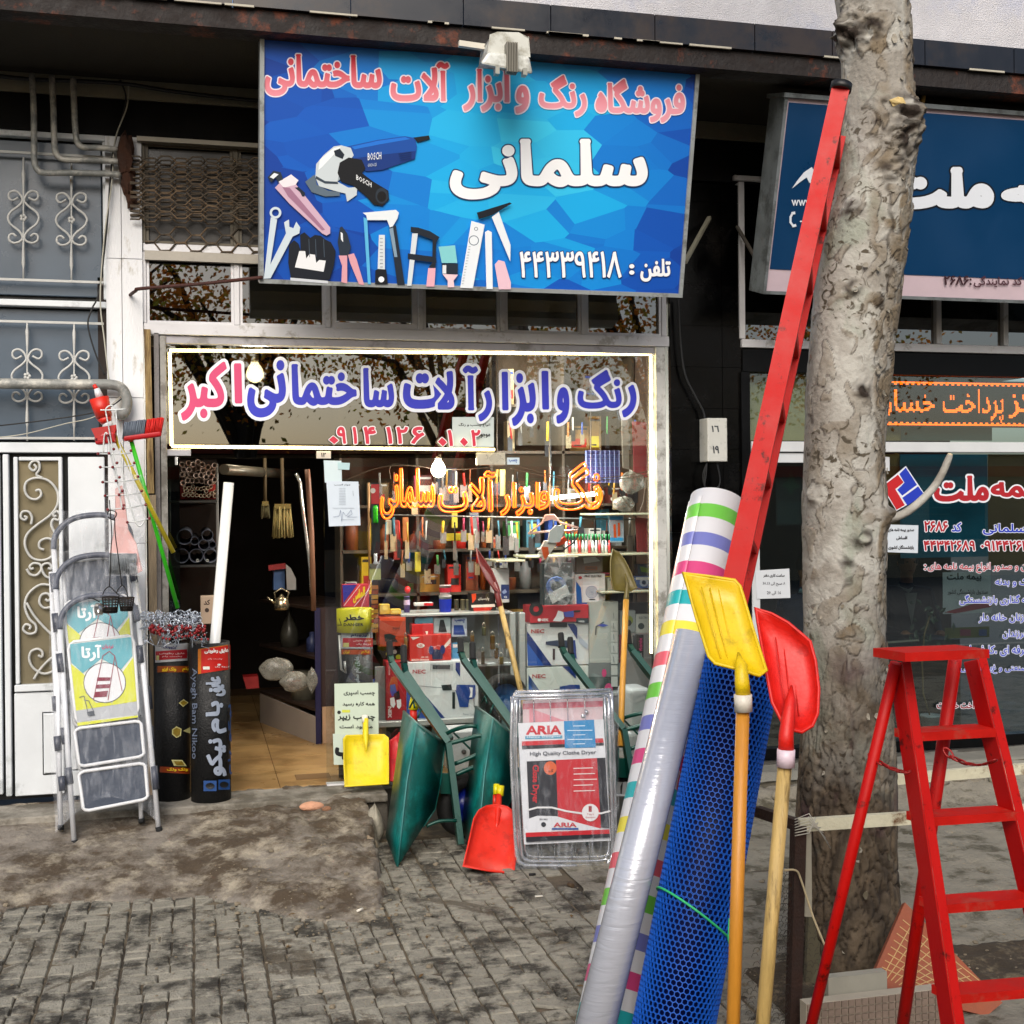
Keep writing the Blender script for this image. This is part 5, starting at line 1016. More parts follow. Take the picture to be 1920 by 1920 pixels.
tag(MB().prism([W(*TI(a, b_), .09) for a, b_ in ((700, 830), (760, 775), (835, 770), (840, 830), (800, 940), (740, 950), (680, 945))], (0, .02, 0)).build('dust_mask', mat('c9cfd2', .8)), 'white cup shaped dust mask hanging from the pink hanger', 'mask')
tag(MB().prism([W(*TI(a, b_), .125) for a, b_ in ((690, 965), (760, 950), (850, 885), (875, 920), (840, 960), (720, 1000))], (0, .02, 0)).build('orange_strap', mat('c8431a', .7)), 'orange fabric strap tucked behind the dust mask', 'strap')
tag(MB().tube([W(*TI(a, b_), .14) for a, b_ in ((985, 800), (980, 880), (930, 950), (860, 1000), (810, 1040))], .006, 6).build('black_belt', mat('161616', .6)), 'black belt hanging from the right tip of the pink hanger', 'belt')
# cable reel bag
cbg = thing('cable_bag', 'clear bag with coiled blue cable and a blank white tag', 'bag', W(1045, 1135, .3)); x0, x1, z0, z1 = R(1018, 1056, 1074, 1134, .32); MB().box(x0, x1, .33, .4, z0, z1).build('card', mat('2a3436', .5), cbg)
for r in (.045, .055, .066): c = W(1043, 1100, .3); MB().tube([c+V((cos(a*pi/9)*r, 0, sin(a*pi/9)*r*.95)) for a in range(18)], .007, 6, closed=True).build('coil', mat('2c4f8a', .5), cbg)
MB().prism([W(*TI(a, b_), .27) for a, b_ in ((685, 1465), (865, 1365), (900, 1465), (725, 1558))], (0, .004, 0)).build('tag', mat('c4c8c8', .6), cbg); MB().grid(lambda a, b_: (x0+(x1-x0)*a, .28-.02*sin(a*pi), z0+(z1-z0+.05)*b_), 8, 8).build('film', film_mat('cable_film', .25), cbg)
# spare tyres behind glass
def tyre(label, u, v, Y, Ro, hub, tilt=0, name='spare_wheel'):
    Y += .15; c = W(u, v, Y); t = thing(name, label, 'wheel', (c.x, Y, c.z-Ro)); ax = V((.15, -1, 0)).normalized()
    MB().lathe(c, [(Ro*.62, -.035), (Ro*.9, -.045), (Ro, -.02), (Ro, .02), (Ro*.9, .045), (Ro*.62, .035), (Ro*.62, -.035)], 28, ax).build('tyre', mat('141414', .8, bump=.4), t); MB().lathe(c, [(0, -.03), (Ro*.2, -.05), (Ro*.25, -.01), (Ro*.6, -.01), (Ro*.62, .03)], 24, ax).build('rim', mat(hub, .4), t); return t
tyre('spare wheel with black tyre and blue and white hub behind the glass', 945, 1310, .2, .17, '2f5c94'); tyre('black spare tyre rising behind the white cabinet', 882, 1400, .35, .15, '14384a')
wmc = thing('white_cabinet', 'white enamel heater cabinet with round black vents behind the wheelbarrow', 'cabinet', W(870, 1458, .12)); x0, x1, z0, z1 = R(846, 1372, 897, 1458, .12); bevel(MB().box(x0, x1, .14, .4, z0, z1).build('body', mat('c6c8cc', .35), wmc), .01)
for v in (1410, 1446): p = W(870, v, .13); MB().lathe(p, [(0, -.012), (.014, -.012), (.016, .0), (.016, .02)], 14, (0, 1, 0)).build('vent', mat('0a0a0a', .5), wmc)
for k, (u0, v0, u1, v1) in enumerate(((1182, 1292, 1224, 1368), (1178, 1372, 1224, 1436))): bevel(tag(MB().box(*R(u0, v0, u1, v1, .12)[:2], .13, .4, *R(u0, v0, u1, v1, .12)[2:]).build('white_tank', mat('bcc2c6', .4)), ['upper white moulded plastic tank at the right end of the window', 'lower white moulded plastic tank at the right end of the window'][k], 'tank'), .03, 3)
# padlocks and brass fittings hanging on the shelf back
for i, (u, v, w_, h, c) in enumerate(((908, 1176, 7, 16, '5a5c48'), (886, 1192, 7, 20, '7a5a2c'), (924, 1192, 8, 26, '6d5630'), (952, 1190, 7, 26, '8a6a34'), (761, 1195, 6, 22, '9a7a48'), (932, 1215, 8, 20, '5a4a2c'), (906, 1222, 6, 24, '4c4834'), (940, 1232, 9, 14, '6a5c38'))):
    t = thing('padlock', ['olive padlock at the left of the hanging locks', 'brass lock body below the shelf edge', 'tall brass lock next to the shovel handle', 'brass lock right of the shovel handle', 'brass pipe fitting beside the dark orange carton', 'low brass lock behind the shovel handle', 'slim dark lock under the olive padlock', 'wide dull lock lowest on the panel'][i], 'padlock', W(u, v+h, .54)); x0, x1, z0, z1 = R(u-w_/2, v, u+w_/2, v+h, .54); bevel(MB().box(x0, x1, .54, .562, z0, z1).build('body', mat(c, .4, .6, var=.2), t), .003); MB().tube([V((x0+.004, .55, z1)), V((x0+.004, .55, z1+.02)), V(((x0+x1)/2, .55, z1+.03)), V((x1-.004, .55, z1+.02)), V((x1-.004, .55, z1))], .003, 6).build('shackle', mat('b0b0a8', .3, .8), t)
for i, (u0, v0, u1, v1, c, it_) in enumerate(((778, 1157, 812, 1170, '4a90a8', []), (813, 1157, 845, 1188, '9fb4bc', [('p', '22282c', [(825, 1162), (832, 1162), (838, 1185), (822, 1185)])]), (847, 1158, 876, 1194, 'a9b4c8', [('p', '22408a', [(851, 1172), (868, 1172), (872, 1190), (850, 1190)]), ('t', '22408a', 'چسب', 852, 1160, 872, 1168, .03)]), (884, 1160, 902, 1190, '9a9c98', [('l', '4a4c4c', 1.2, [(887, 1164+k*5), (897, 1162+k*5)]) for k in range(5)] if 0 else []), (847, 1205, 866, 1238, '3f86b4', [('r', 'd8d8d8', 849, 1208, 864, 1214)]), (720, 1215, 752, 1245, '14140f', [('c', 'a8b01c', 728, 1226, 5), ('c', 'c8ccc8', 740, 1222, 4), ('c', 'a8b01c', 747, 1232, 5)]), (868, 1205, 880, 1238, '7c8680', []), (712, 1362, 752, 1395, '3a4250', [('c', '6a7280', 725, 1378, 8)]))):
    if i == 3: continue
    carton(['pale blue packet under the white shelf edge', 'clear pack with a black bicycle pump picture', 'white and blue glue pack hanging from the shelf', '', 'small bright blue pack between the barrow grips', 'black pack with green bulbs left of the red carton', 'thin grey pack beside the bright blue pack', 'dark photo pack on the lower shelf by the yellow shovel'][i], u0, v0, u1, v1, .33+.01*i, .03, c, it_, None, 'pack', 'pack')
# things at the left end of the window
yt = thing('barrier_tape_roll', 'big yellow roll of danger tape standing on the window sill', 'tape roll', W(666, 1184, .16)); c0, c1 = W(666, 1184, .16), W(666, 1141, .16); c1.x = c0.x; Rt = .118
MB().lathe(c0, [(Rt*.3, 0), (Rt, 0), (Rt, c1.z-c0.z), (Rt*.3, c1.z-c0.z), (Rt*.3, 0)], 32).build('tape', mat('c6c01c', .4, var=.05), yt); CT = Cyl(c0, c1, Rt); art(CT, [('t', '1c1c10', 'خطر', 645, 1152, 682, 1166, .05), ('t', '1c1c10', 'DANGER', 645, 1168, 681, 1174, .03), ('l', '1c1c10', 1.2, [(637, 1160), (641, 1172), (634, 1172)])], yt, 'printed_text', dh=.0005, h0=.002)
rl = thing('membrane_roll', 'black insulation roll with red label standing inside the window glass', 'roll', W(668, 1460, .2)); a = W(668, 1460, .2); b_ = V((a.x, a.y, W(668, 1187, .2).z))
MB().cyl(a, b_, .113, 28).build('roll', mat('121416', .5, var=.2, bump=.3), rl); CR = Cyl(a, b_, .113)
def curved(surf, u0, v0, u1, v1, col, par, h=.0015, n_=10, name='label', sl=0): return MB().grid(lambda p, q: surf.at(u0+(u1-u0)*p, v0+(v1-v0)*q+sl*p, h), n_, 2).build(name, mat(col, .45, var=.04), par)
curved(CR, 640, 1186, 698, 1216, 'b8bcc6', rl); curved(CR, 643, 1196, 698, 1213, 'b02430', rl, .003); curved(CR, 640, 1218, 700, 1227, 'a8461c', rl)
art(CR, [('t', '26306c', 'ایزوبام', 658, 1188, 690, 1195, .04), ('t', 'e8c8c8', 'عایق رطوبتی', 662, 1199, 694, 1203, .03), ('t', 'e8c8c8', 'درجه یک', 668, 1205, 694, 1210, .03), ('r', 'c8c27a', 645, 1205, 655, 1213), ('t', 'd8b01c', 'ایران', 645, 1219, 656, 1226, .04), ('t', 'd8b01c', 'بام', 676, 1219, 690, 1226, .04), ('t', 'a8b0b8', 'عایق بام سفید', 664, 1230, 676, 1285, .03, None, 0, 2)], rl, 'printed_text', h0=.004)
carton('red and blue glue carton with slanting yellow word on top of the danger tape', 643, 1096, 692, 1139, .12, .1, 'a02a3c', [('p', '2a2a8c', [(225, 1370), (370, 1365), (235, 1550)]), ('p', 'c03040', [(370, 1365), (485, 1365), (480, 1400), (350, 1585), (240, 1585)]), ('l', 'd8d0dc', 5, [(240, 1575), (400, 1370)]), ('l', 'd8d0dc', 5, [(340, 1585), (485, 1420)]), ('t', 'd8b82a', 'الماس', 330, 1440, 450, 1560, .05, None, -.5)], TF(600, 840, .1875))
wb_ = thing('steel_bracket', 'bent white steel hook hanging over the black roll in the window', 'hook', W(636, 1240, .02)); MB().tube([W(a_, b2, .05) for a_, b2 in ((636, 1191), (638, 1230), (640, 1255), (648, 1262), (646, 1240))], .008, 8).build('hook', mat('c8c8c8', .3, .5), wb_)
# notices on the glass
def notice(label, pts, Y, col, items, tf=None, name='paper_notice', cat='notice'):
    t = thing(name, label, cat, W(*pts[0], Y)); MB().prism([W(*p, Y) for p in pts], (0, .0015, 0)).build('sheet', mat(col, .7, var=.04), t)
    if items: art(Plane((0, Y, 0), (0, -1, 0)), items, t, 'printed_text', tf, .0004, .0003)
    return t
TN = TF(600, 840, .1875)
notice('small white sticker sheet at the top corner of the glass door edge', [(607, 863), (640, 864), (641, 903), (609, 905)], -.012, 'c2d2d6', []); notice('tiny pale blue paper scrap beside the white sticker', [(633, 867), (656, 868), (655, 881), (634, 880)], -.016, 'a9c6ca', [])
notice('white licence sheet with blue signature taped to the glass', [(612, 902), (672, 903), (676, 985), (617, 987)], -.014, 'c2cdd8', [('t', '30384a', 'جواز کسب', 140, 358, 305, 378, .03)]+[('l', '8f98a4', 3, [(190, y), (255, y)]) for y in range(405, 570, 16)]+[('l', '5a6a88', 3, [(130, 690), (190, 680), (205, 620), (215, 730), (230, 640), (260, 680), (310, 620), (320, 660), (270, 690), (370, 690)]), ('l', '5a6474', 3, [(328, 430), (332, 480)]), ('l', '8f98a4', 3, [(125, 600), (340, 600)]), ('l', '8f98a4', 3, [(210, 715), (340, 715)])], TN)
notice('white hand printed poster about glue at the foot of the glass', [(627, 1282), (709, 1280), (710, 1378), (628, 1378)], -.03, 'bccab8', [('t', '1e2420', 'چسب اسپری', 236, 822, 550, 880, .03), ('t', '1e2420', 'همه کاره رسید', 225, 938, 548, 985, .03), ('r', 'c8cc4a', 220, 1018, 300, 1045), ('c', '2a2e2c', 190, 1043, 18), ('t', '1e2420', 'چسب زیپر', 178, 1065, 550, 1130, .03), ('t', '1e2420', 'موجود است', 195, 1165, 525, 1212, .03)], TF(600, 1140, .1875), 'poster', 'poster')
notice('white poster with big black letter half hidden by the yellow shovel', [(624, 1376), (705, 1376), (705, 1434), (626, 1434)], -.034, 'b8c6ba', [('t', '12161c', 'ب', 148, 1380, 330, 1520, .06)], TF(600, 1140, .1875), 'poster', 'poster')
notice('little white price tag beside the door closer', [(951, 858), (974, 858), (974, 871), (951, 871)], -.012, 'b9c8d0', [('t', '3a5a9a', 'چسب', 954, 861, 970, 868, .03)])
# paint brush and long pack hanging at the pane joint
br = thing('paint_brush', 'wide paint brush with white handle hanging in the window', 'brush', W(703, 1088, .06)); x0, x1, z0, z1 = R(693, 1066, 714, 1087, .06)
MB().box(x0, x1, .06, .085, z0, z1).build('bristles', mat('b8ba7c', .9, var=.2, scale=60, stretch=(8, 8, .5)), br); x0, x1, z0, z1 = R(693, 1057, 714, 1066, .06); MB().box(x0, x1, .055, .09, z0, z1).build('ferrule', mat('8c9088', .3, .8), br); MB().tube([W(704, v, .07) for v in (1058, 1051, 1044, 1038)], [.018, .009, .012, .009], 10).build('handle', mat('d0d4dc', .35), br)
sw = thing('long_tool_pack', 'long packaged saw with bright green grip hanging in the window', 'saw', W(704, 1040, .1)); x0, x1, z0, z1 = R(696, 905, 712, 1040, .1); MB().box(x0, x1, .1, .11, z0, z1).build('card', mat('1b2228', .4), sw); art(SG0(.1), [('r', 'b8323a', 696, 908, 711, 945), ('c', 'd8d4d4', 699, 920, 5), ('r', '1b4a3c', 697, 948, 709, 982)], sw, 'printed_card'); MB().tube([W(704, v, .09) for v in (948, 955, 968, 980)], [.012, .017, .015, .017], 8).build('grip', mat('2fc01f', .35), sw)
tag(MB().cyl(W(691, 905, .08), W(693, 1088, .08), .007, 8).build('wood_stick', mat('b8865a', .6)), 'thin orange wooden stick hanging beside the packaged saw', 'stick')
st = thing('bead_strip', 'hanging strip of orange packets between tape and brush', 'strip', W(703, 1180, .08)); 
for k in range(10): MB().box(*R(697, 1098+k*9, 709, 1105+k*9, .08)[:2], .08, .095, *R(697, 1098+k*9, 709, 1105+k*9, .08)[2:]).build('packet', mat(['a8641c', '8c3a1a', 'b8862c'][k % 3], .5), st)
carton('red and white flat pack on the window shelf left of the tub', 777, 1130, 812, 1136, .35, .05, 'c8c8c8', [('r', 'c01c24', 795, 1130.5, 812, 1135.5)])
carton('yellow pack hanging high behind the neon script', 836, 1000, 890, 1014, .7, .02, 'a89a1c', [])
for i, (u, v0, v1, c) in enumerate(((728, 975, 1002, 'b9b49a'), (743, 975, 1050, '8e2a22'), (760, 970, 1015, 'a8642c'), (783, 1035, 1072, 'b0a41c'), (852, 960, 990, 'b8a838'), (942, 880, 930, 'c2b25a'))): carton(['cream pack', 'long red pack', 'slanted orange pack', 'yellow rubber glove pack', 'yellow card pack', 'tall cream card pack'][i]+' hanging in the dim upper part of the window', u-5, v0, u+6, v1, .62+.03*i, .015, c, [], None, 'pack', 'hanging_pack')
fl_ = bpy.data.lights.new('added_fill_light', 'AREA'); fl_.size = .6; fl_.energy = 30; fl_.color = (1, .9, .74)  # unseen fill lamp, added to brighten the goods in the window
tcl = thing('added_fill_lamp', 'unseen fill lamp added inside the shop to brighten the window goods', 'lamp', (W(990, 900, .6).x, .9, 3.2)); MB().box(W(990, 900, .6).x-.3, W(990, 900, .6).x+.3, .75, 1.05, 3.22, 3.27).build('fill_panel', mat('fff0d0', .4, var=0, emit=6), tcl)
lo = bpy.data.objects.new('added_fill_light', fl_); COL.objects.link(lo); lo.parent = tcl; lo.location = (0, -.1, -.02)

# loose wires and cords looping behind the upper glass
for i, (q, r_) in enumerate((([(640, 905), (700, 880), (760, 872), (830, 880), (900, 878), (950, 872)], .0035), ([(952, 868), (1010, 885), (1080, 897), (1160, 893), (1215, 884)], .003), ([(956, 878), (1020, 892), (1100, 901), (1180, 896), (1214, 890)], .003), ([(1100, 905), (1150, 915), (1190, 960), (1205, 945), (1212, 895)], .003), ([(733, 900), (730, 880), (738, 870), (760, 872)], .003), ([(1040, 915), (1075, 905), (1110, 900)], .002))):
    cable(['pale cord running behind the left half of the glass above the neon script', 'upper pale cord sagging behind the right half of the glass', 'lower pale cord sagging behind the right half of the glass', 'cord looping down at the right end of the window', 'short cord bent down to the first neon letter', 'thin cord tied from the hanger string to the right'][i], q, .1, r_, mat('5c4f42', .8))
for i, u in enumerate((932, 1030, 1108)): tag(MB().cyl(W(u, 668, .2), W(u, 860+i*30, .2), .003, 5).build('cable', mat('5c5248', .8)), ['cord hanging down behind the joint of the two panes', 'cord hanging to the pink hanger from the ceiling', 'cord hanging beside the gridded pack'][i], 'cord')
# ---------------------------------------------------------------- goods standing outside the tool shop
wp = mat('d0d3d8', .35, .1, var=.06, scale=9); blk = mat('22262e', .45, var=.15, scale=9); rubber = mat('101214', .8)
def quadpt(A, B, C_, D_, s, t): return (A*(1-s)+B*s)*(1-t)+(D_*(1-s)+C_*s)*t
film1 = film_mat('ladder_film', .08, 'e6ebf4', 9, .5, (3, 3, .5))
def step_ladder(label, du, dv, Yo, full=True, col='d0d3d8'):
    """folded three step ladder wrapped in clear film; pixel coordinates of the front one, shifted"""
    T6 = lambda a, b_: (80+a*.25+du, 1120+b_*.25+dv)
    base = W(*T6(540, 1700), -.75+Yo); t = thing('step_ladder', label, 'ladder', base, 'folded white step ladders stacked by the door')
    # plane of the ladder: leaning back from the apron to the pier
    T6o = lambda a, b_: (80+a*.25, 1120+b_*.25); yb = -.62+Yo; pb = W(*T6o(235, 1830), yb)
    n_ = V((.10, -1, .15)).normalized(); S_ = Plane(V((pb.x, yb, pb.z)), n_)
    at = lambda a, b_, h=0: S_.at(*(T6o if b_ > 1630 else T6)(a, b_), h)
    for p0, p1 in (((235, 1830), (130, 230)), ((870, 1740), (720, 170))): MB().tube([at(*p0), at(*p1)], .0145, 10).build('front_rail', wp, t)
    for p0, p1 in (((135, 1740), (110, 400)), ((745, 1680), (700, 560))): MB().tube([at(*p0, -.07), at(*p1, -.07)], .013, 10).build('rear_rail', wp, t)
    for p0, p1 in (((245, 1865), (240, 1820)), ((878, 1765), (868, 1720))): MB().cyl(at(*p0), at(*p1), .019, 10).build('rubber_foot', rubber, t)
    for p0, p1 in (((135, 1752), (135, 1715)), ((747, 1700), (744, 1665))): MB().cyl(at(*p0, -.07), at(*p1, -.07), .017, 10).build('rubber_foot', rubber, t)
    for p0, p1 in (((140, 560), (125, 420)), ((740, 490), (725, 360)), ((205, 1400), (190, 1275)), ((850, 1440), (835, 1265)), ((150, 1450), (140, 1340))): MB().cyl(at(*p0, .002), at(*p1, .002), .02, 10).build('plastic_joint', mat('3a3e4a', .4), t)
    # hand loop
    hoop = [at(130, 240), at(140, 150), at(190, 70), at(280, 10), at(400, -15), at(520, -15), at(620, 20), at(690, 80), at(715, 180)]
    MB().tube(smooth(hoop, 4), .017, 10).build('hand_loop', mat('4a4f5c', .5), t)
    def pad(q, name):
        P = [at(a, b_, .012) for a, b_ in q]; c = sum(P, V())/4; rim = []
        k = .12
        for i in range(4):
            a, b_, d = P[i-1], P[i], P[(i+1) % 4]
            rim += [b_+(a-b_)*k*.7, b_+(a-b_)*.03*1+(d-b_)*.03, b_+(d-b_)*k*.7]
        MB().tube(rim, .010, 8, closed=True).build(name+'_frame', mat('d2d4d6', .4), t); q2 = [c+(p-c)*.96+n_*-.004 for p in rim]; mb = MB(); mb.prism(q2, n_*-.012); bevel(mb.build(name, mat('3a4250', .45, var=.12, scale=6, bump=.2, bs=30), t), .003)
    pad([(240, 985), (735, 925), (762, 1190), (272, 1270)], 'tread'); pad([(270, 1310), (765, 1240), (790, 1510), (305, 1605)], 'tread'); pad([(190, 340), (680, 285), (720, 880), (250, 950)], 'top_tread')
    if full:
        mb = MB(); mb.prism([at(a, b_, .017) for a, b_ in ((205, 350), (665, 295), (715, 900), (262, 965))], n_*.002); mb.build('card', mat('cfd4cf', .5), t)
        Sc = Plane(at(400, 600, .02), n_); it = [('p', '5fa3b0', [(205, 352), (665, 297), (672, 440), (590, 540), (440, 460), (300, 570), (215, 490)]), ('p', 'c8cc3a', [(212, 500), (300, 570), (330, 600), (325, 720), (400, 790), (520, 790), (610, 700), (600, 560), (680, 450), (705, 780), (250, 850)]), ('p', 'a9adb2', [(250, 850), (705, 782), (712, 880), (258, 935)]), ('p', 'c8cc3a', [(258, 940), (712, 885), (715, 900), (262, 965)]), ('c', 'd8dade', 465, 640, 157, 150), ('o', '3a3e48', 465, 640, 160, 153, 6),
            ('t', 'e6ecee', 'آرتا', 290, 355, 440, 480, .04), ('t', 'b8406a', 'نردبان', 445, 350, 530, 390, .03), ('l', '8a3a48', 6, [(380, 770), (450, 440), (500, 405), (540, 440), (490, 770)]), ('l', '8a3a48', 5, [(540, 440), (595, 700)]), ('p', '7a2038', [(410, 600), (510, 600), (505, 625), (405, 628)]), ('p', '7a2038', [(400, 655), (508, 650), (500, 680), (395, 685)]), ('p', '7a2038', [(390, 710), (490, 700), (480, 745), (385, 750)]), ('l', '4a5058', 5, [(275, 750), (310, 740), (345, 890), (390, 880)]), ('l', '4a5058', 5, [(310, 770), (345, 775), (385, 860)]), ('p', '4a5058', [(330, 860), (380, 850), (390, 885), (340, 893)])]
        it = [i if i[0] != 'c' else ('c',)+i[1:] for i in it]
        art(Sc, it, t, 'printed_card', T6, .001, .0003)
    # film sheet
    mb = MB(); L_ = [(90, 1500), (85, 400), (90, -20)]; R_ = [(870, 1600), (770, 400), (740, -20)]
    def fs(a, b_):
        l = V((235+(a*0), 0, 0)); x = (95+(870-95)*a)*(1-b_)+(100+(745-100)*a)*b_; y = 1760*(1-b_)+(-40)*b_; arch = -230*sin(pi*a)*(1-b_)**6+ -70*a*(1-b_)
        return at(x, y+arch, .045+.012*N3(a*7, b_*9, Yo*5)+.02*sin(a*pi))
    mb.grid(fs, 24, 40); mb.build('plastic_wrap', film1, t)
    return t
step_ladder('rearmost white step ladder in clear film behind the other two', -12, -150, .12, False)
step_ladder('middle white step ladder in film, hoop and top card showing above the front one', -8, -75, .06, True)
step_ladder('front white step ladder in clear film with teal and yellow card, nearest of the stack', 0, 0, 0, True)
# plastic pipe and rolls by the door
def roll_at(name, label, u, vb, zb_, vt, r, m, lean=(0, 0), cat='roll'):
    a = G(u, vb, zb_); b_ = V((a.x+lean[0], a.y+lean[1], W(u, vt, a.y+lean[1]).z)); t = thing(name, label, cat, a)
    mb = MB(); mb.lathe(a, [(0, 0), (r, 0), (r, (b_-a).length), (r*.86, (b_-a).length), (r*.84, (b_-a).length-.03), (0, (b_-a).length-.03)], 32, b_-a); mb.build('sheet_roll', m, t); return t, a, b_
rm1 = mat('0e1013', .6, var=.25, scale=12, bump=.5, bs=90)
t, a, b_ = roll_at('membrane_roll', 'black membrane roll with white and red label and gold diamonds', 324, 1496, ZF, 1208, .104, rm1)
C1 = Cyl(a, b_, .104); T6 = TF(80, 1120, .25)
curved(C1, *T6(845, 360), *T6(1085, 490), 'b4b6ba', t, sl=-4); curved(C1, *T6(850, 405), *T6(1080, 472), 'a81e2a', t, .003, sl=-4); curved(C1, *T6(862, 515), *T6(1092, 562), '8c4414', t); curved(C1, *T6(880, 1268), *T6(1100, 1312), '8c3a14', t, sl=3)
art(C1, [('t', '262c60', 'ایزوونک', 905, 360, 1005, 388, .04), ('t', 'e0c8c8', 'عایق رطوبتی', 880, 412, 1060, 428, .03), ('t', 'e0c8c8', 'پشت بام', 900, 436, 1040, 450, .03), ('r', 'b9b87a', 860, 435, 880, 470), ('t', 'd8b020', 'ونک ایزو', 900, 522, 1000, 556, .05), ('t', 'd8b020', 'بام', 1040, 522, 1085, 556, .05), ('t', 'd8b020', 'ونک ونک', 935, 1274, 1080, 1305, .05)]+[('p', 'b8b47a', q) for q in ([(1015, 790), (1048, 762), (1082, 790), (1045, 820)], [(970, 990), (1000, 965), (1035, 985), (1030, 1035), (1000, 1052), (970, 1025)], [(1045, 1000), (1100, 970), (1100, 1025)], [(965, 1215), (1040, 1218), (1070, 1265), (985, 1262)])]+[('p', '7a661e', q) for q in ([(1025, 790), (1048, 771), (1073, 790), (1045, 811)], [(978, 990), (1000, 975), (1027, 988), (1022, 1030), (1000, 1043), (978, 1020)], [(982, 1226), (1035, 1226), (1055, 1256), (998, 1254)])], t, 'printed_text', T6, .005, .0004)
t, a, b_ = roll_at('membrane_roll', 'black membrane roll with orange red label and big white Persian letters', 396, 1498, ZF, 1203, .117, rm1)
C2 = Cyl(a, b_, .117)
curved(C2, *T6(1166, 388), *T6(1412, 575), 'b86a1c', t, sl=-9); curved(C2, *T6(1190, 390), *T6(1405, 570), 'b81c14', t, .003, sl=-8)
art(C2, [('t', 'e6dcd8', 'عایق رطوبتی', 1215, 385, 1388, 425, .05, None, -.04), ('r', 'dcdcd4', 1205, 518, 1252, 540), ('c', 'dcd4d4', 1320, 504, 12, 7), ('t', 'e0c8c8', 'درجه یک', 1290, 512, 1390, 528, .02), ('t', 'd8b8b8', 'پشت بام', 1240, 455, 1340, 468, .02),
    ('t', '8d97a8', 'عایق', 1225, 590, 1365, 740, .05, None, 0, 2), ('t', '8d97a8', 'بام', 1225, 775, 1370, 1020, .05, None, 0, 2), ('t', '8d97a8', 'نیکو', 1230, 1055, 1370, 1340, .05, None, 0, 2), ('t', '5a6478', 'Ayegh Bam Nikoo', 1122, 530, 1168, 1210, .015, None, 0, 1), ('t', '1f447a', 'نیکو بام', 1378, 800, 1406, 1330, .04, None, 0, 2), ('r', '1f447a', 1212, 1372, 1300, 1450), ('r', '1f447a', 1312, 1365, 1390, 1440), ('c', '0e1013', 1256, 1410, 30, 22), ('c', '0e1013', 1350, 1402, 30, 22)], t, 'printed_text', T6, .005, .0004)
pY = a.y; pA = W(403, 1206, pY+.0); pB = W(429, 905, pY+.06); pA = pA+(pA-pB).normalized()*.9; pA.y = pY-.02
tag(MB().lathe(pA, [(.031, 0), (.031, (pB-pA).length), (.027, (pB-pA).length), (.027, (pB-pA).length-.1), (0, (pB-pA).length-.1)], 18, pB-pA).build('plastic_pipe', mat('d6d8d8', .35, var=.03)), 'long white plastic pipe standing out of the right black roll', 'pipe')
# coat hook bundle on top of the rolls
hk = thing('hook_bundle', 'mass of chrome and red tipped wire hooks heaped on the rolls beside the door', 'hooks', W(325, 1205, -.25)); mb1, mb2 = MB(), MB(); rn = random.Random(3)
for i in range(150):
    u = rn.uniform(262, 378); v = rn.uniform(1148, 1176); Y = rn.uniform(-.5, -.3); p = W(u, v, Y); r_ = rn.uniform(.012, .02); mb1.tube([p+V((cos(a)*r_, sin(a*1.7)*r_*.5, sin(a)*r_)) for a in [k*.8+i for k in range(6)]], .0028, 4)
for i in range(60):
    u = rn.uniform(265, 385); v = rn.uniform(1172, 1200); Y = rn.uniform(-.52, -.3); mb1.tube([W(u, v, Y), W(u+rn.uniform(-8, 8), v+rn.uniform(4, 18), Y+rn.uniform(-.04, .04)), W(u+rn.uniform(-14, 14), v+rn.uniform(2, 20), Y)], .0025, 4)
for i in range(110): p = W(rn.uniform(278, 384), rn.uniform(1172, 1188), rn.uniform(-.54, -.34)); mb2.ball(p, .009, 6)
for i in range(16): p = W(300+i*6, 1190+rn.uniform(0, 9), -.54); mb2.ball(p, .008, 6)
tag(mb1.build('wire_hooks', mat('a9b2c0', .3, .7, var=.1), hk), kind='stuff'); tag(mb2.build('red_tips', mat('7a1218', .3), hk), kind='stuff')
carton('cardboard carton with black print behind the hook bundle', 376, 1118, 403, 1170, .1, .12, 'b8a08a', [('t', '3a2a22', 'کد', 382, 1124, 394, 1134, .03), ('c', '3a2a22', 388, 1144, 4)])
# brooms and things hung on the thick pipe
rd = mat('c01c14', .35, var=.05)
def broom(label, head_pts, pole, pole_col, split=True, Yh=-.35):
    t = thing('push_broom', label, 'broom', W(*pole[1], pole[1][2]) if 0 else W(pole[1][0], pole[1][1], pole[1][2])); A_, B_ = W(*pole[0]), W(*pole[1]); MB().cyl(A_, B_, .0125, 12).build('pole', mat(pole_col, .35), t); return t
bm = thing('push_broom', 'broom with grey and red bristles on a bright green pole leaning on the pier', 'broom', W(332, 1135, -.3)); T7 = TF(130, 700, .25)
MB().cyl(W(246, 826, -.42), W(333, 1140, -.35), .0125, 12).build('pole', mat('35b022', .35), bm)
def bris(par, P0, P1, dirv, n_, col, y, rows=4, nm='bristles'):
    mb = MB()
    for i in range(n_):
        for k in range(rows):
            f = i/(n_-1); a = P0.lerp(P1, f)+V((0, y+k*.018, 0)); mb.tube([a, a+dirv*(1+.05*random.random())+V((random.uniform(-.006, .006), random.uniform(-.006, .006), 0))], .0035, 4)
    return tag(mb.build(nm, mat(col, .7, var=.1), par), kind='stuff')
P0, P1 = W(*T7(400, 490), -.47), W(*T7(685, 452), -.44); mb = MB(); mb.bar(P0+V((0, .03, 0)), P1+V((0, .03, 0)), .075, .03, up=(0, 0, 1)); bevel(mb.build('head', mat('a8141c', .4), bm), .01); dv = W(*T7(560, 350), -.45)-W(*T7(545, 470), -.45)
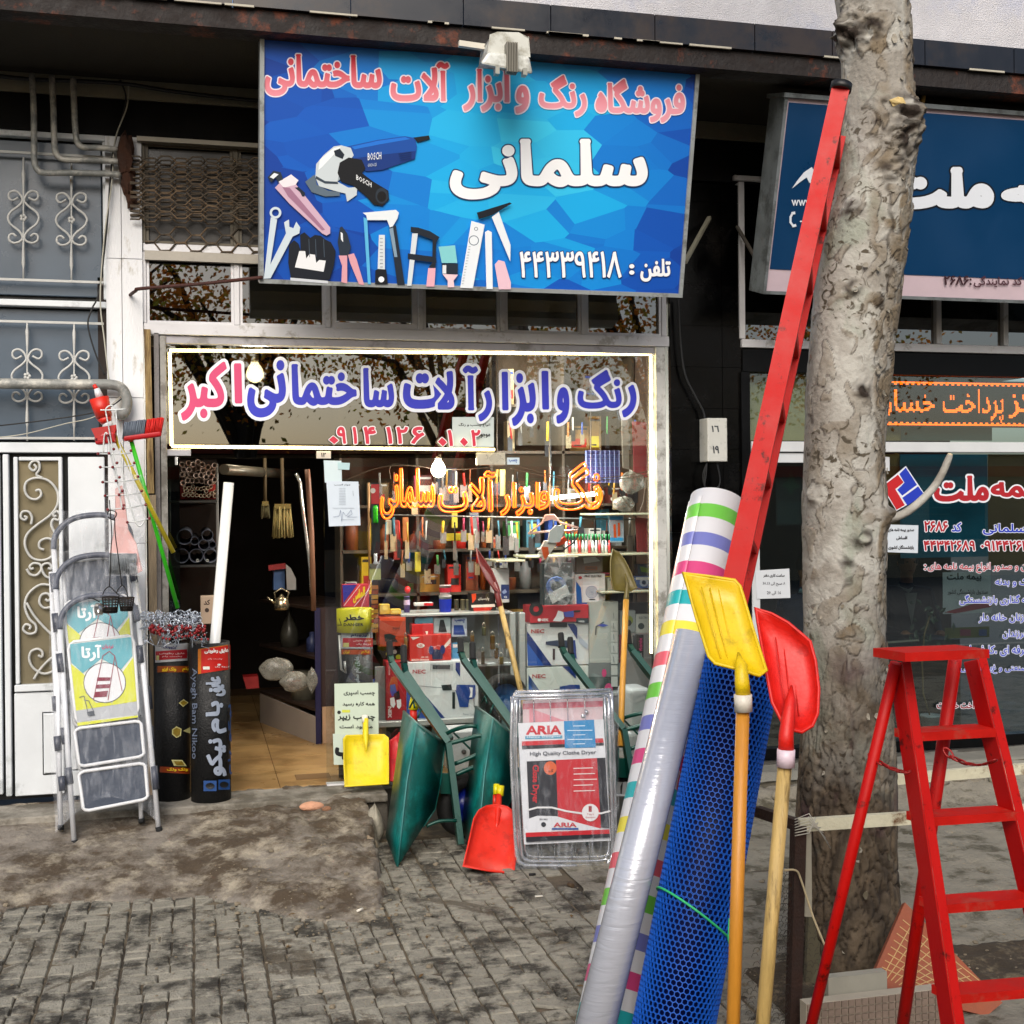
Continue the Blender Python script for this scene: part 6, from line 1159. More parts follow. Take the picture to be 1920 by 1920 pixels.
bris(bm, P0, P0.lerp(P1, .55), dv, 30, '5f6874', .0); bris(bm, P0.lerp(P1, .58), P1, dv, 24, 'c01c14', .0, 4, 'red_bristles'); MB().cyl(W(246, 826, -.42), W(240, 812, -.44), .018, 10).build('socket', rd, bm)
b2 = thing('push_broom', 'broom with red head on a yellow pole crossing the green one', 'broom', W(326, 1036, -.5)); MB().cyl(W(212, 812, -.5), W(325, 1036, -.42), .0135, 12).build('pole', mat('b8a828', .35, var=.1), b2); P0, P1 = W(*T7(200, 500), -.5), W(*T7(350, 480), -.52); mb = MB(); mb.bar(P0, P1, .07, .06); bevel(mb.build('head', mat('a8141c', .4), b2), .012); mb = MB(); mb.prism([W(*T7(a, b_), -.54) for a, b_ in ((183, 425), (340, 400), (335, 470), (215, 490))], (0, .05, 0)); bevel(mb.build('bristle_block', mat('a8201c', .6), b2), .01)
lz = thing('tap_hose', 'red plunger shaped drain tool with white collars hung from the thick pipe', 'drain tool', W(205, 800, -.3)); 
def seg_(a, b_, r0, r1, m, nm): MB().cyl(W(*T7(*a), -.3), W(*T7(*b_), -.3), r0, 16, r1).build(nm, m, lz)
seg_((185, 85), (205, 120), .01, .014, mat('c8281c', .4), 'tip'); seg_((205, 115), (228, 180), .016, .024, mat('c8ccd0', .4), 'collar'); seg_((222, 185), (262, 330), .055, .045, mat('c22a1c', .4), 'body'); seg_((262, 330), (282, 370), .042, .03, mat('c22a1c', .4), 'shoulder'); seg_((282, 350), (292, 410), .024, .034, mat('c8ccd0', .4), 'lower_collar')
wr = thing('wall_hook_rack', 'white wire hook rack with dark red ball tips hung on the pier', 'hook rack', W(255, 985, -.55)); ww = mat('c8cccc', .35, .2); rb = mat('6a0f1a', .3)
def t7(*q): return [W(*T7(a, b_), -.56) for a, b_ in q]
for pts in (((275, 300), (275, 265), (310, 240), (345, 262), (350, 300)), ((275, 300), (300, 430), (330, 600), (355, 760), (385, 950), (395, 1010)), ((350, 300), (375, 520), (430, 640), (480, 800), (560, 1050), (560, 1110), (530, 1145), (495, 1110), (430, 900), (395, 700), (380, 560)), ((255, 600), (262, 470), (285, 455), (310, 600), (355, 800), (390, 900)), ((232, 275), (300, 275), (420, 268))): MB().tube(smooth(t7(*pts), 4), .0042, 6).build('wire', ww, wr)
for i, (a, b_, c, d) in enumerate(((215, 603, 460, 598), (232, 704, 487, 690), (250, 815, 515, 795), (268, 918, 542, 895), (288, 1022, 573, 985), (435, 1117, 602, 1088))): MB().tube(t7((a, b_), ((a+c)/2, (b_+d)/2+6), (c, d)), .004, 6).build('hook_wire', ww, wr)
for a, b_ in ((200, 495), (215, 603), (297, 600), (333, 568), (232, 704), (325, 704), (357, 672), (487, 672), (250, 816), (350, 806), (376, 780), (515, 775), (268, 918), (373, 910), (397, 884), (542, 882), (288, 1022), (405, 1014), (408, 990), (573, 986), (435, 1117), (602, 1088), (290, 465), (462, 580), (398, 880)): MB().ball(W(*T7(a, b_), -.575), .0085, 8).build('ball_tip', rb, wr)
hf = thing('hand_brush_set', 'pale pink dustpan with grey bristle brush in a clear bag hung on the pier', 'dustpan', W(230, 1075, -.45))
mb = MB(); mb.prism([W(*T7(a, b_), -.48) for a, b_ in ((350, 870), (390, 850), (420, 980), (440, 1170), (500, 1270), (540, 1480), (520, 1490), (490, 1350), (310, 1340), (330, 1200), (345, 1000))], (0, .035, 0)); bevel(mb.build('dustpan', mat('d8aaa6', .45), hf), .008)
bris(hf, W(*T7(305, 1355), -.5), W(*T7(500, 1352), -.5), W(*T7(395, 1500), -.5)-W(*T7(400, 1350), -.5), 30, '62686c', 0, 3); MB().grid(lambda a, b_: W(*T7(270+(290+20*b_)*a, 760+760*b_), -.55+.02*N3(a*5, b_*6, 3)), 10, 18).build('film', film_mat('brush_film', .12), hf)
sh_ = thing('mesh_baskets', 'two small black wire strainers and steel ladle head hanging on long black wires', 'strainers', W(222, 1150, -.62)); bw = mat('14110f', .5, .3)
for pts in (((300, 950), (310, 1080), (318, 1210), (312, 1330), (308, 1470), (300, 1600)), ((340, 1090), (345, 1215), (362, 1340), (375, 1450), (395, 1590)), ((285, 1060), (300, 1030), (340, 1035), (355, 1060), (325, 1098), (290, 1075)), ((250, 1660), (270, 1620), (305, 1600), (345, 1640), (380, 1670)), ((350, 1650), (375, 1610), (400, 1590), (430, 1630), (438, 1680)), ((140, 1685), (180, 1690), (230, 1715))): MB().tube(smooth([W(*T7(a, b_), -.62) for a, b_ in pts], 3), .003, 5).build('wire', bw, sh_)
for (x0_, x1_, y0_, y1_) in ((245, 375, 1680, 1795), (370, 488, 1685, 1780)):
    mb = MB(); c = W(*T7((x0_+x1_)/2, y1_), -.62); h = W(*T7(x0_, y0_), -.62).z-c.z; R0 = (W(*T7(x1_, y1_), -.62).x-W(*T7(x0_, y1_), -.62).x)/2
    for k in range(14): a = 2*pi*k/14; mb.tube([c+V((cos(a)*R0*.75, sin(a)*R0*.75, 0)), c+V((cos(a)*R0, sin(a)*R0, h))], .0022, 4)
    for k in range(7): f = k/6; mb.tube([c+V((cos(a*pi/8)*R0*(.75+.25*f), sin(a*pi/8)*R0*(.75+.25*f), h*f)) for a in range(16)], .0022 if k < 6 else .004, 4, closed=True)
    mb.lathe(c, [(0, .001), (R0*.74, .001), (R0*.8, h*.35)], 14); mb.build('basket', mat('1b1512', .6), sh_)
MB().lathe(W(*T7(222, 1770), -.62), [(.034, -.014), (.036, 0), (.034, .014), (0, .012)], 20, (1, .5, 0)).build('steel_lid', mat('b8b8b8', .2, .9), sh_)
# shovels
def shovel(name, label, blade, ribs, col, socket, pole, pole_m, ferr, cat='shovel', pole_r=.016, dish=.03, Yp=None, th=.004):
    """blade: outline as (u, v, Y) points; a dished sheet with a raised rim"""
    P = [W(*p) for p in blade]; c = sum(P, V())/len(P); n_ = (P[1]-P[0]).cross(P[len(P)//2]-P[0]).normalized()
    if n_.y > 0: n_ = -n_
    t = thing(name, label, cat, min((W(*p) for p in list(blade)+list(pole)), key=lambda q: q.z)); m = mat(col, .48, var=.1, scale=7, bump=.12, bs=70, dirt=tuple(x*.72 for x in lin(col)[:3]), dscale=11, damt=.22)
    k = len(P); mb = MB(); rings = [(1., 0), (.955, -dish*.1), (.9, -dish), (.5, -dish*1.15), (.0, -dish*1.2)]; vs = []
    for f, h in rings[:-1]: vs += [c+(p-c)*f+n_*h for p in P]
    vs.append(c+n_*rings[-1][1]); fs = []
    for r_ in range(len(rings)-2):
        for i in range(k): j = (i+1) % k; fs.append((r_*k+i, r_*k+j, (r_+1)*k+j, (r_+1)*k+i))
    l = (len(rings)-2)*k
    for i in range(k): fs.append((l+i, l+(i+1) % k, len(vs)-1))
    mb.sm = True; mb._a(vs, fs); o = mb.build('blade', m, t); s = o.modifiers.new('solid', 'SOLIDIFY'); s.thickness = th; s.offset = 0
    MB().tube(P, th*1.4, 6, closed=True).build('rim', m, t)
    for a, b_ in ribs: MB().tube([W(*a)+n_*-(dish-.002), W(*b_)+n_*-(dish-.002)], .002, 5).build('rib', m, t)
    if socket: MB().tube([W(*p[:3])+n_*.004 for p in socket], [p[3] for p in socket], 14).build('socket', m, t)
    if pole: MB().tube([W(*p) for p in pole], pole_r, 14).build('pole', pole_m, t)
    if ferr: MB().cyl(W(*ferr[0]), W(*ferr[1]), ferr[2], 16).build('collar', mat(ferr[3], .4), t)
    return t
wood = mat('c08a35', .45, var=.2, scale=9, bump=.2, stretch=(5, 5, .6)); wood2 = mat('b3975c', .5, var=.25, scale=9, bump=.3, stretch=(5, 5, .6), dirt='6e5a30', dscale=7, damt=.25)
YS = -.45; TGx = TF(600, 1140, .1875)
q = lambda pts, Y0, Y1, tf: [(*tf(a, b_), Y0+(Y1-Y0)*f) for a, b_, f in pts]
shovel('snow_shovel', 'small square yellow plastic shovel head leaning on the shop step', q([(235, 1310, .1), (262, 1278, .02), (440, 1272, 0), (640, 1268, 0), (680, 1300, .1), (682, 1500, .5), (685, 1760, 1), (470, 1770, 1), (250, 1785, 1), (242, 1550, .5)], -.12, -.3, TGx), [], 'd6c01c', [(*TGx(455, 1110), -.1, .017), (*TGx(455, 1260), -.14, .019), (*TGx(458, 1340), -.18, .014), (*TGx(462, 1440), -.22, .003)], [], None, ((*TGx(450, 1150), -.11), (*TGx(448, 1075), -.09), .0195, 'd8d4c8'), dish=.022)
shovel('snow_shovel', 'red plastic shovel head half hidden between yellow shovel and wheelbarrow', q([(700, 1330, 0), (800, 1245, 0), (820, 1500, .5), (760, 1740, 1), (700, 1730, 1), (690, 1500, .5)], -.06, -.25, TGx), [], 'b81a20', [(*TGx(800, 1250), -.06, .01), (*TGx(790, 1350), -.1, .008)], [], None, None, dish=.02)
T8 = TF(680, 1200, .27083)
Gy = lambda u, v: G(u, v, .01).y
shovel('snow_shovel', 'orange red round topped plastic shovel head standing on the blocks by the clothes dryer', [(*T8(a, b_), -1.0+(Gy(*T8(870, 1600))+1.0)*f) for a, b_, f in ((695, 1565, 1), (735, 1400, .7), (770, 1240, .38), (805, 1180, .22), (860, 1150, .12), (930, 1140, .1), (1000, 1155, .12), (1050, 1195, .22), (1078, 1260, .4), (1070, 1400, .7), (1045, 1620, 1), (880, 1600, 1))], [((*T8(a, 1330), -1.1), (*T8(a-25, 1560), -1.25)) for a in (840, 890, 950)], 'cf2a18', [(*T8(940, 1075), -.98, .018), (*T8(935, 1180), -1.03, .02), (*T8(928, 1270), -1.1, .013), (*T8(920, 1330), -1.14, .003)], [], None, ((*T8(950, 1080), -.98), (*T8(955, 1010), -.96), .0215, 'd8c81c'), dish=.026)
tag(MB().cyl(W(*T8(925, 1070), -.95), W(*T8(925, 998), -.93), .019, 14).build('yellow_socket', mat('d8c81c', .4)), 'second yellow socket end just behind the orange red shovel', 'socket')
tag(MB().cyl(W(*T8(915, 1170), -.96), W(*T8(918, 1068), -.94), .017, 14).build('red_socket', mat('cf2a18', .4)), 'red socket shaft just behind the orange red shovel', 'socket')
# small yellow and red sockets above the first barrow
ys = thing('socket_pair', 'yellow and red plastic shovel socket poking up behind the first barrow tray', 'socket', W(775, 1350, -.4)); MB().tube([W(775, 1330, -.4), W(776, 1318, -.4), W(777, 1302, -.4)], [.03, .028, .02], 12).build('yellow_end', mat('d8c81c', .4), ys); MB().tube([W(776, 1356, -.4), W(775, 1330, -.4)], .022, 12).build('red_shaft', mat('cf2a18', .4), ys)
# wooden handled spades
shovel('garden_spade', 'dark red pointed spade leaning on the glass with blade up', [(893, 1028, .0-.06), (905, 1045, -.08), (922, 1070, -.1), (934, 1098, -.12), (938, 1112, -.14), (928, 1108, -.2), (912, 1084, -.18), (898, 1055, -.12)], [], '6e2c2a', [(926, 1092, -.14, .008), (932, 1112, -.16, .018), (938, 1138, -.2, .019)], [(934, 1118, -.17), (985, 1330, -.5)], wood2, None, 'spade', .017, .012)
shovel('garden_spade', 'dull gold pointed spade on a long orange wooden pole leaning on the glass', [(1149, 1030, -.05), (1160, 1036, -.06), (1172, 1052, -.08), (1183, 1075, -.12), (1194, 1102, -.14), (1182, 1108, -.15), (1166, 1108, -.17), (1150, 1106, -.16), (1145, 1080, -.13), (1145, 1052, -.08)], [], '5c5224', [(1172, 1076, -.13, .004), (1176, 1096, -.16, .012), (1174, 1120, -.18, .018), (1172, 1145, -.2, .019)], [(1174, 1125, -.19), (1167, 1290, -.42), (1163, 1400, -.6)], wood, None, 'spade', .019, .012)
# wheelbarrows
green = mat('0c524c', .38, .1, var=.3, scale=5, bump=.25, bs=120, dirt='12726e', dscale=3, damt=.35); gfr = mat('0b4038', .35, .2, var=.12)
def barrow(label):
    t = thing('wheelbarrow', label, 'wheelbarrow', G(800, 1600, 0), 'green wheelbarrows leaning upright on the shop front')
    A, B_, C_ = W(*T8(285, 495), -.50), W(*T8(378, 580), -.92), W(*T8(568, 722), -.62); Tt = G(*T8(242, 1570), .005); Lf = W(*T8(165, 1360), -.80); be1 = W(*T8(535, 1000), -.80); be2 = W(*T8(502, 1170), -.86); be3 = W(*T8(420, 1292), -.95)
    Lb = Lf+V((.12, .5, .15)); Ab = A+V((.2, .3, .02)); 
    mb = MB(); vs = [A, B_, C_, Tt, Lf, be1, be2, be3]; m1 = B_.lerp(Tt, .4)+V((-.02, -.03, 0)); m2 = B_.lerp(Tt, .75)+V((-.01, -.02, 0)); a1 = A.lerp(Lf, .45); vs += [m1, m2, a1]
    mb.sm = True; mb._a([A, B_, m1, m2, Tt, Lf, a1], [(0, 1, 2, 6), (6, 2, 3, 5), (5, 3, 4)]); mb._a([B_, C_, be1, be2, be3, Tt, m2, m1], [(0, 7, 2, 1), (7, 6, 3, 2), (6, 5, 4, 3)])
    inner = V((.30, .42, .1)); mb._a([C_, C_+V((.0, .35, .1)), be1+V((0, .4, .05)), be1], [(0, 1, 2, 3)]); mb._a([be1, be1+V((0, .4, .05)), be3+V((-.05, .35, .1)), be3, be2], [(0, 1, 2, 3, 4)])
    o = mb.build('tray', green, t); s = o.modifiers.new('solid', 'SOLIDIFY'); s.thickness = .006
    MB().tube([A, B_, C_, C_+V((.0, .35, .1))], .009, 6).build('tray_rim', mat('5f7a74', .4, .3), t); MB().tube([B_, m1, m2, Tt], .006, 6).build('tray_seam', mat('2a6a68', .4, .2), t)
    g1a, g1b, k1 = W(*T8(185, 5), -.30), W(*T8(190, 112), -.33), W(*T8(205, 165), -.38); J = W(*T8(592, 715), -.70); foot = G(*T8(680, 1420), .0)
    foot = W(*T8(678, 1418), -.92); MB().bar(g1b, k1, .03, .035).build('rail_neck', gfr, t)
    MB().bar(k1, J, .035, .05, up=(0, -1, .3)).build('rail', gfr, t); MB().bar(J, foot, .035, .05, up=(0, -1, .3)).build('leg', gfr, t)
    g2a, g2b, k2 = W(*T8(285, 35), -.12), W(*T8(285, 160), -.15), W(*T8(300, 230), -.18); J2 = W(*T8(610, 690), -.45)
    MB().bar(g2b, k2, .03, .035).build('rail_neck', gfr, t); MB().bar(k2, J2, .035, .05, up=(0, -1, .3)).build('rail', gfr, t)
    for a, b_ in ((g1a, g1b), (g2a, g2b)): MB().tube([a, a.lerp(b_, .1), a.lerp(b_, .9), b_], [.015, .02, .02, .026], 14).build('grip', rubber, t)
    def loop(pts, r_=.013): MB().tube(smooth([W(*T8(a, b_), y) for a, b_, y in pts], 4), r_, 10).build('leg_loop', gfr, t)
    loop([(565, 655, -.5), (640, 620, -.55), (740, 595, -.6), (800, 605, -.6), (850, 650, -.55)]); loop([(605, 715, -.7), (700, 690, -.72), (810, 662, -.75), (865, 690, -.75), (850, 750, -.75), (780, 800, -.72), (635, 858, -.7)]); loop([(645, 932, -.72), (720, 900, -.72), (890, 826, -.7)]); loop([(630, 642, -.5), (730, 740, -.5), (825, 835, -.5)], .006); loop([(440, 1290, -.9), (530, 1255, -.9), (650, 1250, -.9)], .01)
    MB().prism([W(*T8(a, b_), -.75) for a, b_ in ((530, 925), (620, 925), (640, 1065), (540, 1065))], (0, .02, 0)).build('gusset', gfr, t)
    c = W(*T8(715, 1180), -.62); c.z = max(c.z, .19); ax = V((.35, -1, 0)).normalized(); Ro = .19
    wh_ = MB().lathe(c, [(Ro*.6, -.04), (Ro*.9, -.05), (Ro, -.02), (Ro, .02), (Ro*.9, .05), (Ro*.6, .04), (Ro*.6, -.04)], 28, ax).build('wheel', mat('0c0c0d', .8, bump=.4), t); MB().lathe(c, [(0, .03), (Ro*.2, .06), (Ro*.25, .015), (Ro*.58, .015), (Ro*.62, .04)], 24, ax).build('rim', mat('0e1f6e', .35), wh_)
    MB().tube([W(*T8(a, b_), y) for a, b_, y in ((325, 470, -.5), (350, 420, -.52), (360, 470, -.55))], .006, 6).build('tray_bracket', gfr, t); MB().tube([W(*T8(a, b_), y) for a, b_, y in ((380, 540, -.6), (405, 478, -.58))], .006, 6).build('tray_bracket', gfr, t)
    return t
b1 = barrow('first green wheelbarrow stood on its nose, leftmost, its whole tray in view')
def shift_barrow(src, u, label, dy=0.0):
    c = copy_tree(src); a = W(735, 1210, -.33); b_ = W(u, 1210, -.33+dy); c.location = src.location+V((b_.x-a.x, dy, .0)); c['label'] = label; return c
shift_barrow(b1, 868, 'second green wheelbarrow, its tray rising between the first one and the clothes dryer', .04)
shift_barrow(b1, 1057, 'third green wheelbarrow mostly hidden behind the clothes dryer', .12)
shift_barrow(b1, 1183, 'fourth green wheelbarrow behind the gold spade and the striped roll', .14)
tag(MB().lathe(W(1170, 1585, -.75), [(0, 0), (.14, 0), (.17, .33), (.175, .33), (.175, .345), (.16, .345), (.13, .02), (0, .02)], 24).build('grey_bucket', mat('8f9294', .4, .3)), 'grey bucket half hidden between clothes dryer and striped roll', 'bucket')
# clothes dryer racks in film
chrome = mat('c3c6cc', .2, .75, var=.1, scale=12)
def dryer(label, off, du, dv, card):
    base = G(*T8(1400, 1570), 0); n_ = V((-.05, -1, .13)).normalized(); S_ = Plane(V((base.x, base.y+off, 0)), n_)
    tf = lambda a, b_: (T8(a, b_)[0]+du, T8(a, b_)[1]+dv); at = lambda a, b_, h=0: S_.at(*tf(a, b_), h)
    t = thing('clothes_dryer', label, 'clothes dryer', base+V((0, off, 0)), 'folded clothes dryers stacked in film')
    outer = [(1035, 392), (1030, 800), (1045, 1150), (1068, 1490), (1110, 1550), (1180, 1562), (1640, 1562), (1700, 1535), (1728, 1480), (1720, 1000), (1700, 380)]
    MB().tube(smooth([at(a, b_) for a, b_ in outer], 3), .010, 10).build('outer_frame', chrome, t); MB().tube([at(1035, 392), at(1370, 385), at(1700, 372)], .009, 10).build('top_bar', chrome, t); MB().tube([at(1040, 412, .01), at(1370, 405, .01), at(1698, 392, .01)], .005, 8).build('top_bar', chrome, t)
    MB().tube(smooth([at(a, b_, .018) for a, b_ in ((1062, 400), (1060, 800), (1078, 1150), (1100, 1480), (1140, 1520), (1200, 1530), (1630, 1525), (1680, 1490), (1700, 1400), (1690, 1000), (1668, 385))], 3), .006, 8).build('inner_frame', chrome, t)
    for a in (1185, 1300, 1420, 1540): MB().tube([at(a, 400, -.01), at(a+35, 1540, -.01)], .003, 6).build('drying_rod', chrome, t)
    MB().lathe(at(1520, 527, .02), [(.0, .006), (.011, .004), (.012, -.004)], 12, n_).build('rivet', chrome, t)
    if card:
        mb = MB(); mb.prism([at(a, b_, .022) for a, b_ in ((1070, 575), (1660, 548), (1710, 1385), (1112, 1412))], n_*.0015); mb.build('card', mat('c9ccd2', .45), t)
        it = [('t', 'b32a36', 'ARIA', 1125, 592, 1368, 655, .05, None, -.012), ('p', '4a8aa8', [(1118, 665), (1375, 658), (1376, 680), (1119, 686)]), ('t', 'c9d8e2', 'Home Designer', 1130, 666, 1365, 680, .02, None, -.03), ('p', 'b3242e', [(1095, 700), (1655, 678), (1660, 708), (1096, 730)]), ('p', '23242c', [(1096, 730), (1660, 710), (1662, 728), (1098, 755)]), ('p', '2f7fb4', [(1385, 560), (1592, 550), (1606, 742), (1392, 747)])]
        it += [('l', 'c9dcea', 5, [(1450-k % 2*40, 594+k*31), (1530+k % 2*50, 592+k*31)]) for k in range(5)]
        it += [('t', '4a4e56', 'High Quality Clothe Dryer', 1150, 772, 1608, 806, .02, None, -.025), ('p', '23242c', [(1128, 838), (1670, 812), (1698, 1300), (1145, 1235)]), ('p', 'b3242e', [(1330, 828), (1612, 815), (1640, 1300), (1345, 1250)]), ('c', 'c45a34', 1290, 884, 44, 47), ('t', '3a2a22', 'ک', 1278, 890, 1312, 912, .03), ('t', 'b3242e', 'Close Dryer', 1155, 862, 1212, 1125, .03, None, 0, 1)]
        it += [('l', 'dccaca', 6, [(1452, 886+k*39), (1582+(k % 3)*14, 882+k*39)]) for k in range(5)]
        it += [('p', 'c9ccd2', [(1105, 1245), (1200, 1212), (1330, 1215), (1480, 1260), (1640, 1302), (1640, 1322), (1115, 1340)]), ('l', 'd2d2d4', 12, [(1145, 1170), (1200, 1155), (1300, 1155), (1400, 1180), (1520, 1198), (1640, 1195), (1700, 1180)]), ('c', 'd4d2d4', 1565, 1190, 58, 60), ('t', '8a2430', '1', 1553, 1145, 1575, 1185, .03), ('t', 'b06a72', 'Years', 1540, 1193, 1590, 1208, .01), ('t', 'b06a72', 'Guarantee', 1530, 1215, 1600, 1228, .01), ('c', '22242c', 1242, 1272, 17, 17), ('t', '22242c', 'ISO 9001', 1215, 1230, 1268, 1243, .02), ('t', 'b32a36', 'ARIA', 1312, 1258, 1468, 1290, .05), ('r', '2a4a8a', 1298, 1295, 1482, 1308), ('p', 'b3242e', [(1118, 1328), (1695, 1305), (1698, 1335), (1120, 1358)]), ('p', '23242c', [(1120, 1358), (1698, 1335), (1700, 1360), (1122, 1392)])]
        art(S_, it, t, 'printed_card', T8, .0245, .0003)
    else:
        mb = MB(); mb.prism([at(a, b_, .005) for a, b_ in ((1085, 450), (1640, 430), (1640, 600), (1085, 620))], n_*.001); mb.build('card', mat('c9b2b8', .45), t); art(S_, [('p', 'c05a6a', [(1085, 470), (1640, 450), (1640, 490), (1085, 510)]), ('p', 'c9808c', [(1130, 500), (1380, 590), (1130, 600)])], t, 'printed_card', tf, .007, .0003)
    mb = MB(); mb.grid(lambda a, b_: at(1020+720*a+20*b_*(1-a), 365+1215*b_, .04+.012*N3(a*6, b_*8, off*9)), 20, 30); mb.build('plastic_wrap', film_mat('dryer_film%d' % card, .08, 'e6ebf4', 9, .5, (2.5, 2.5, .7)), t)
    return t
dryer('rear folded clothes dryer, its pink card showing above the front one', .07, 6, -8, 0)
dryer('front folded chrome clothes dryer in clear film with red, blue and black printed card', 0, 0, 0, 1)
# ---------------------------------------------------------------- black tiled pillar and meter box
pt = mat('060607', .22, var=.3, scale=4, bump=.05, dirt='100e0c', dscale=2, damt=.35, spec=.22)
pp = thing('tiled_pillar', 'black polished stone tiled pillar between the two shops', 'pillar', (W(1320, 1400, 0).x, 0, .1))
xa, xb_, xc_ = W(1257, 900, 0).x, W(1354, 900, 0).x, x1385
MB().box(xa, xc_, .02, .3, .1, W(1320, 345, 0).z).build('grout_backing', mat('6d6d68', .9), pp); z = .1; zt_ = W(1320, 345, 0).z
while z < zt_-.05:
    z2 = min(z+.278, zt_); MB().box(xa, xb_-.003, -.02, .02, z+.0, z2-.0025).build('stone_tile', pt, pp); MB().box(xb_, xc_, -.022, .02, z, z2-.0025).build('stone_tile', pt, pp); z = z2
cable('black cable drooping down the tiled pillar to the meter box', [(1272, 560), (1276, 640), (1284, 700), (1302, 740), (1318, 770), (1322, 790)], -.08, .008)
mbx = thing('meter_box', 'small white electrical box with handwritten numbers on the black pillar', 'electrical box', W(1337, 866, -.1)); x0, x1, z0, z1 = R(1320, 785, 1357, 866, -.1); bevel(MB().box(x0, x1, -.16, -.02, z0, z1).build('box', mat('b9b9b2', .5, var=.08, dirt='8f8f88', dscale=9, damt=.2), mbx), .006); art(Plane((0, -.16, 0), (0, -1, 0)), [('t', '2a3038', '۱٦', 1334, 798, 1348, 810, .02), ('t', '2a3038', '۱۹', 1336, 836, 1348, 850, .02)], mbx, 'number')
for k in range(3): MB().tube(smooth([W(a, b_, -.1-.01*k) for a, b_ in ((1326, 866), (1318+k*3, 890), (1322, 914), (1336, 920+k*3), (1350, 905), (1346-k, 868))], 4), .004, 6).build('cable_loop', cb, mbx)
# ---------------------------------------------------------------- right hand shop
rs_ = thing('office_shopfront', 'dark framed glass front of the insurance office with white transom bars at right', 'shopfront', (W(1650, 1400, 0).x, 0, .2))
bkf = mat('07080a', .4, var=.15, spec=.2); wht = mat('bfc2c4', .45, var=.06)
XR_ = 6.6
def rb_(name, u0, z0, z1, x1, y0, y1, m, par=rs_): return bevel(MB().box(W(u0, 900, 0).x if u0 else 0, x1, y0, y1, z0, z1).build(name, m, par), .003, 1)
zq = lambda v, u=1600: W(u, v, 0).z
rb_('transom_rail', 1388, zq(658), zq(643), XR_, -.05, .03, alu); rb_('header', 1390, zq(702), zq(660), XR_, -.04, .03, bkf); rb_('transom_rail', 1376, zq(354), zq(345), XR_, -.05, .03, alu)
for u in (1388, 1570, 1755, 1880, 2030): xm = W(u, 600, 0).x; bevel(MB().box(xm-.02, xm+.02, -.04, .03, zq(642), zq(356)).build('mullion', alu, rs_), .003, 1)
for u, u2 in ((1388, 1570), (1570, 1755), (1755, 1880), (1880, 2030)): MB().box(W(u, 600, 0).x+.022, W(u2, 600, 0).x-.022, -.002, .002, zq(642), zq(356)).build('pane', tint, rs_)
MB().box(W(1376, 600, 0).x, XR_, .5, .52, zq(660), ZS-.1).build('office_curtain', mat('2c2a24', .8, var=.3), rs_)
rb_('transom_bar', 1404, zq(848), zq(829), XR_, -.05, .03, wht); rb_('black_post', 1386, .2, zq(702), W(1402, 900, 0).x, -.05, .04, bkf); rb_('door_stile', 1404, .3, zq(850), W(1419, 900, 0).x, -.04, .03, wht); rb_('door_top_rail', 1420, zq(868), zq(850), W(1520, 900, 0).x, -.03, .03, wht); rb_('door_stile', 1520, .3, zq(868), W(1534, 900, 0).x, -.04, .03, wht)
rb_('sill', 1404, zq(1412), zq(1392), XR_, -.05, .05, bkf); rb_('base_rail', 1404, .2, zq(1414), XR_, -.03, .05, mat('77787a', .5, .3, var=.15))
og = glass_mat('dfe8e6', .075, 'office_glass')
MB().box(W(1403, 900, 0).x, XR_, -.002, .002, zq(827), zq(704)).build('pane', glass_mat('dfe8e6', .035, 'upper_office_glass'), rs_); MB().box(W(1420, 900, 0).x, W(1519, 900, 0).x, -.002, .002, zq(1392), zq(869)).build('pane', og, rs_); MB().box(W(1535, 900, 0).x, XR_, -.002, .002, zq(1392), zq(849)).build('pane', og, rs_)
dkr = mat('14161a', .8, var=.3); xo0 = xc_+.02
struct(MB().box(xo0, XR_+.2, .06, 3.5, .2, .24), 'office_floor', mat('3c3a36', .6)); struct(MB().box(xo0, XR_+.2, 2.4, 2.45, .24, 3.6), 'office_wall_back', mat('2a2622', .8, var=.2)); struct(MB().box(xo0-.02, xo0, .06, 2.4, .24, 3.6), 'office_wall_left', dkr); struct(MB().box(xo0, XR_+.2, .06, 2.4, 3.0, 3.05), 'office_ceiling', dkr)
def oposter(label, u0, v0, u1, v1, Y, col, items=None, cat='poster', name='poster'):
    x0, x1, z0, z1 = R(u0, v0, u1, v1, Y); t = thing(name, label, cat, ((x0+x1)/2, Y, z0)); MB().box(x0, x1, Y, Y+.004, z0, z1).build('sheet', mat(col, .6, var=.08), t)
    if items: art(SG0(Y), items, t, 'printed_artwork')
    return t
oposter('beige roller blind behind the upper glass left of the tree', 1404, 706, 1518, 826, .12, 'b5a67c', None, 'blind', 'roller_blind')
oposter('beige wall panel behind the upper glass right of the tree', 1640, 706, 1760, 826, .2, '9a8354', None, 'panel', 'wall_panel'); oposter('teal panel behind the lit message board', 1690, 790, 1860, 826, .18, '2a4a50', None, 'panel', 'wall_panel')
oposter('large dark teal poster hanging behind the office glass lettering', 1688, 852, 1852, 1045, .25, '12627e', [('l', '3a7a8e', 1, [(1710, 880+k*12), (1780, 880+k*12)]) for k in range(8)])
oposter('brown panel edge left of the teal poster', 1655, 852, 1688, 1040, .3, '7a6038', None, 'panel', 'wall_panel'); oposter('dark brown vertical panel right of the teal poster', 1853, 852, 1990, 1060, .4, '5c4a2e', None, 'panel', 'wall_panel')
oposter('dim green and navy leaf picture behind the office door glass', 1455, 872, 1508, 985, .2, '0c1c22', [('p', '14382c', [(1483, 880), (1492, 905), (1502, 912), (1488, 918), (1483, 930), (1476, 916), (1464, 910), (1476, 902)]), ('r', '1a2c30', 1458, 940, 1505, 982)])
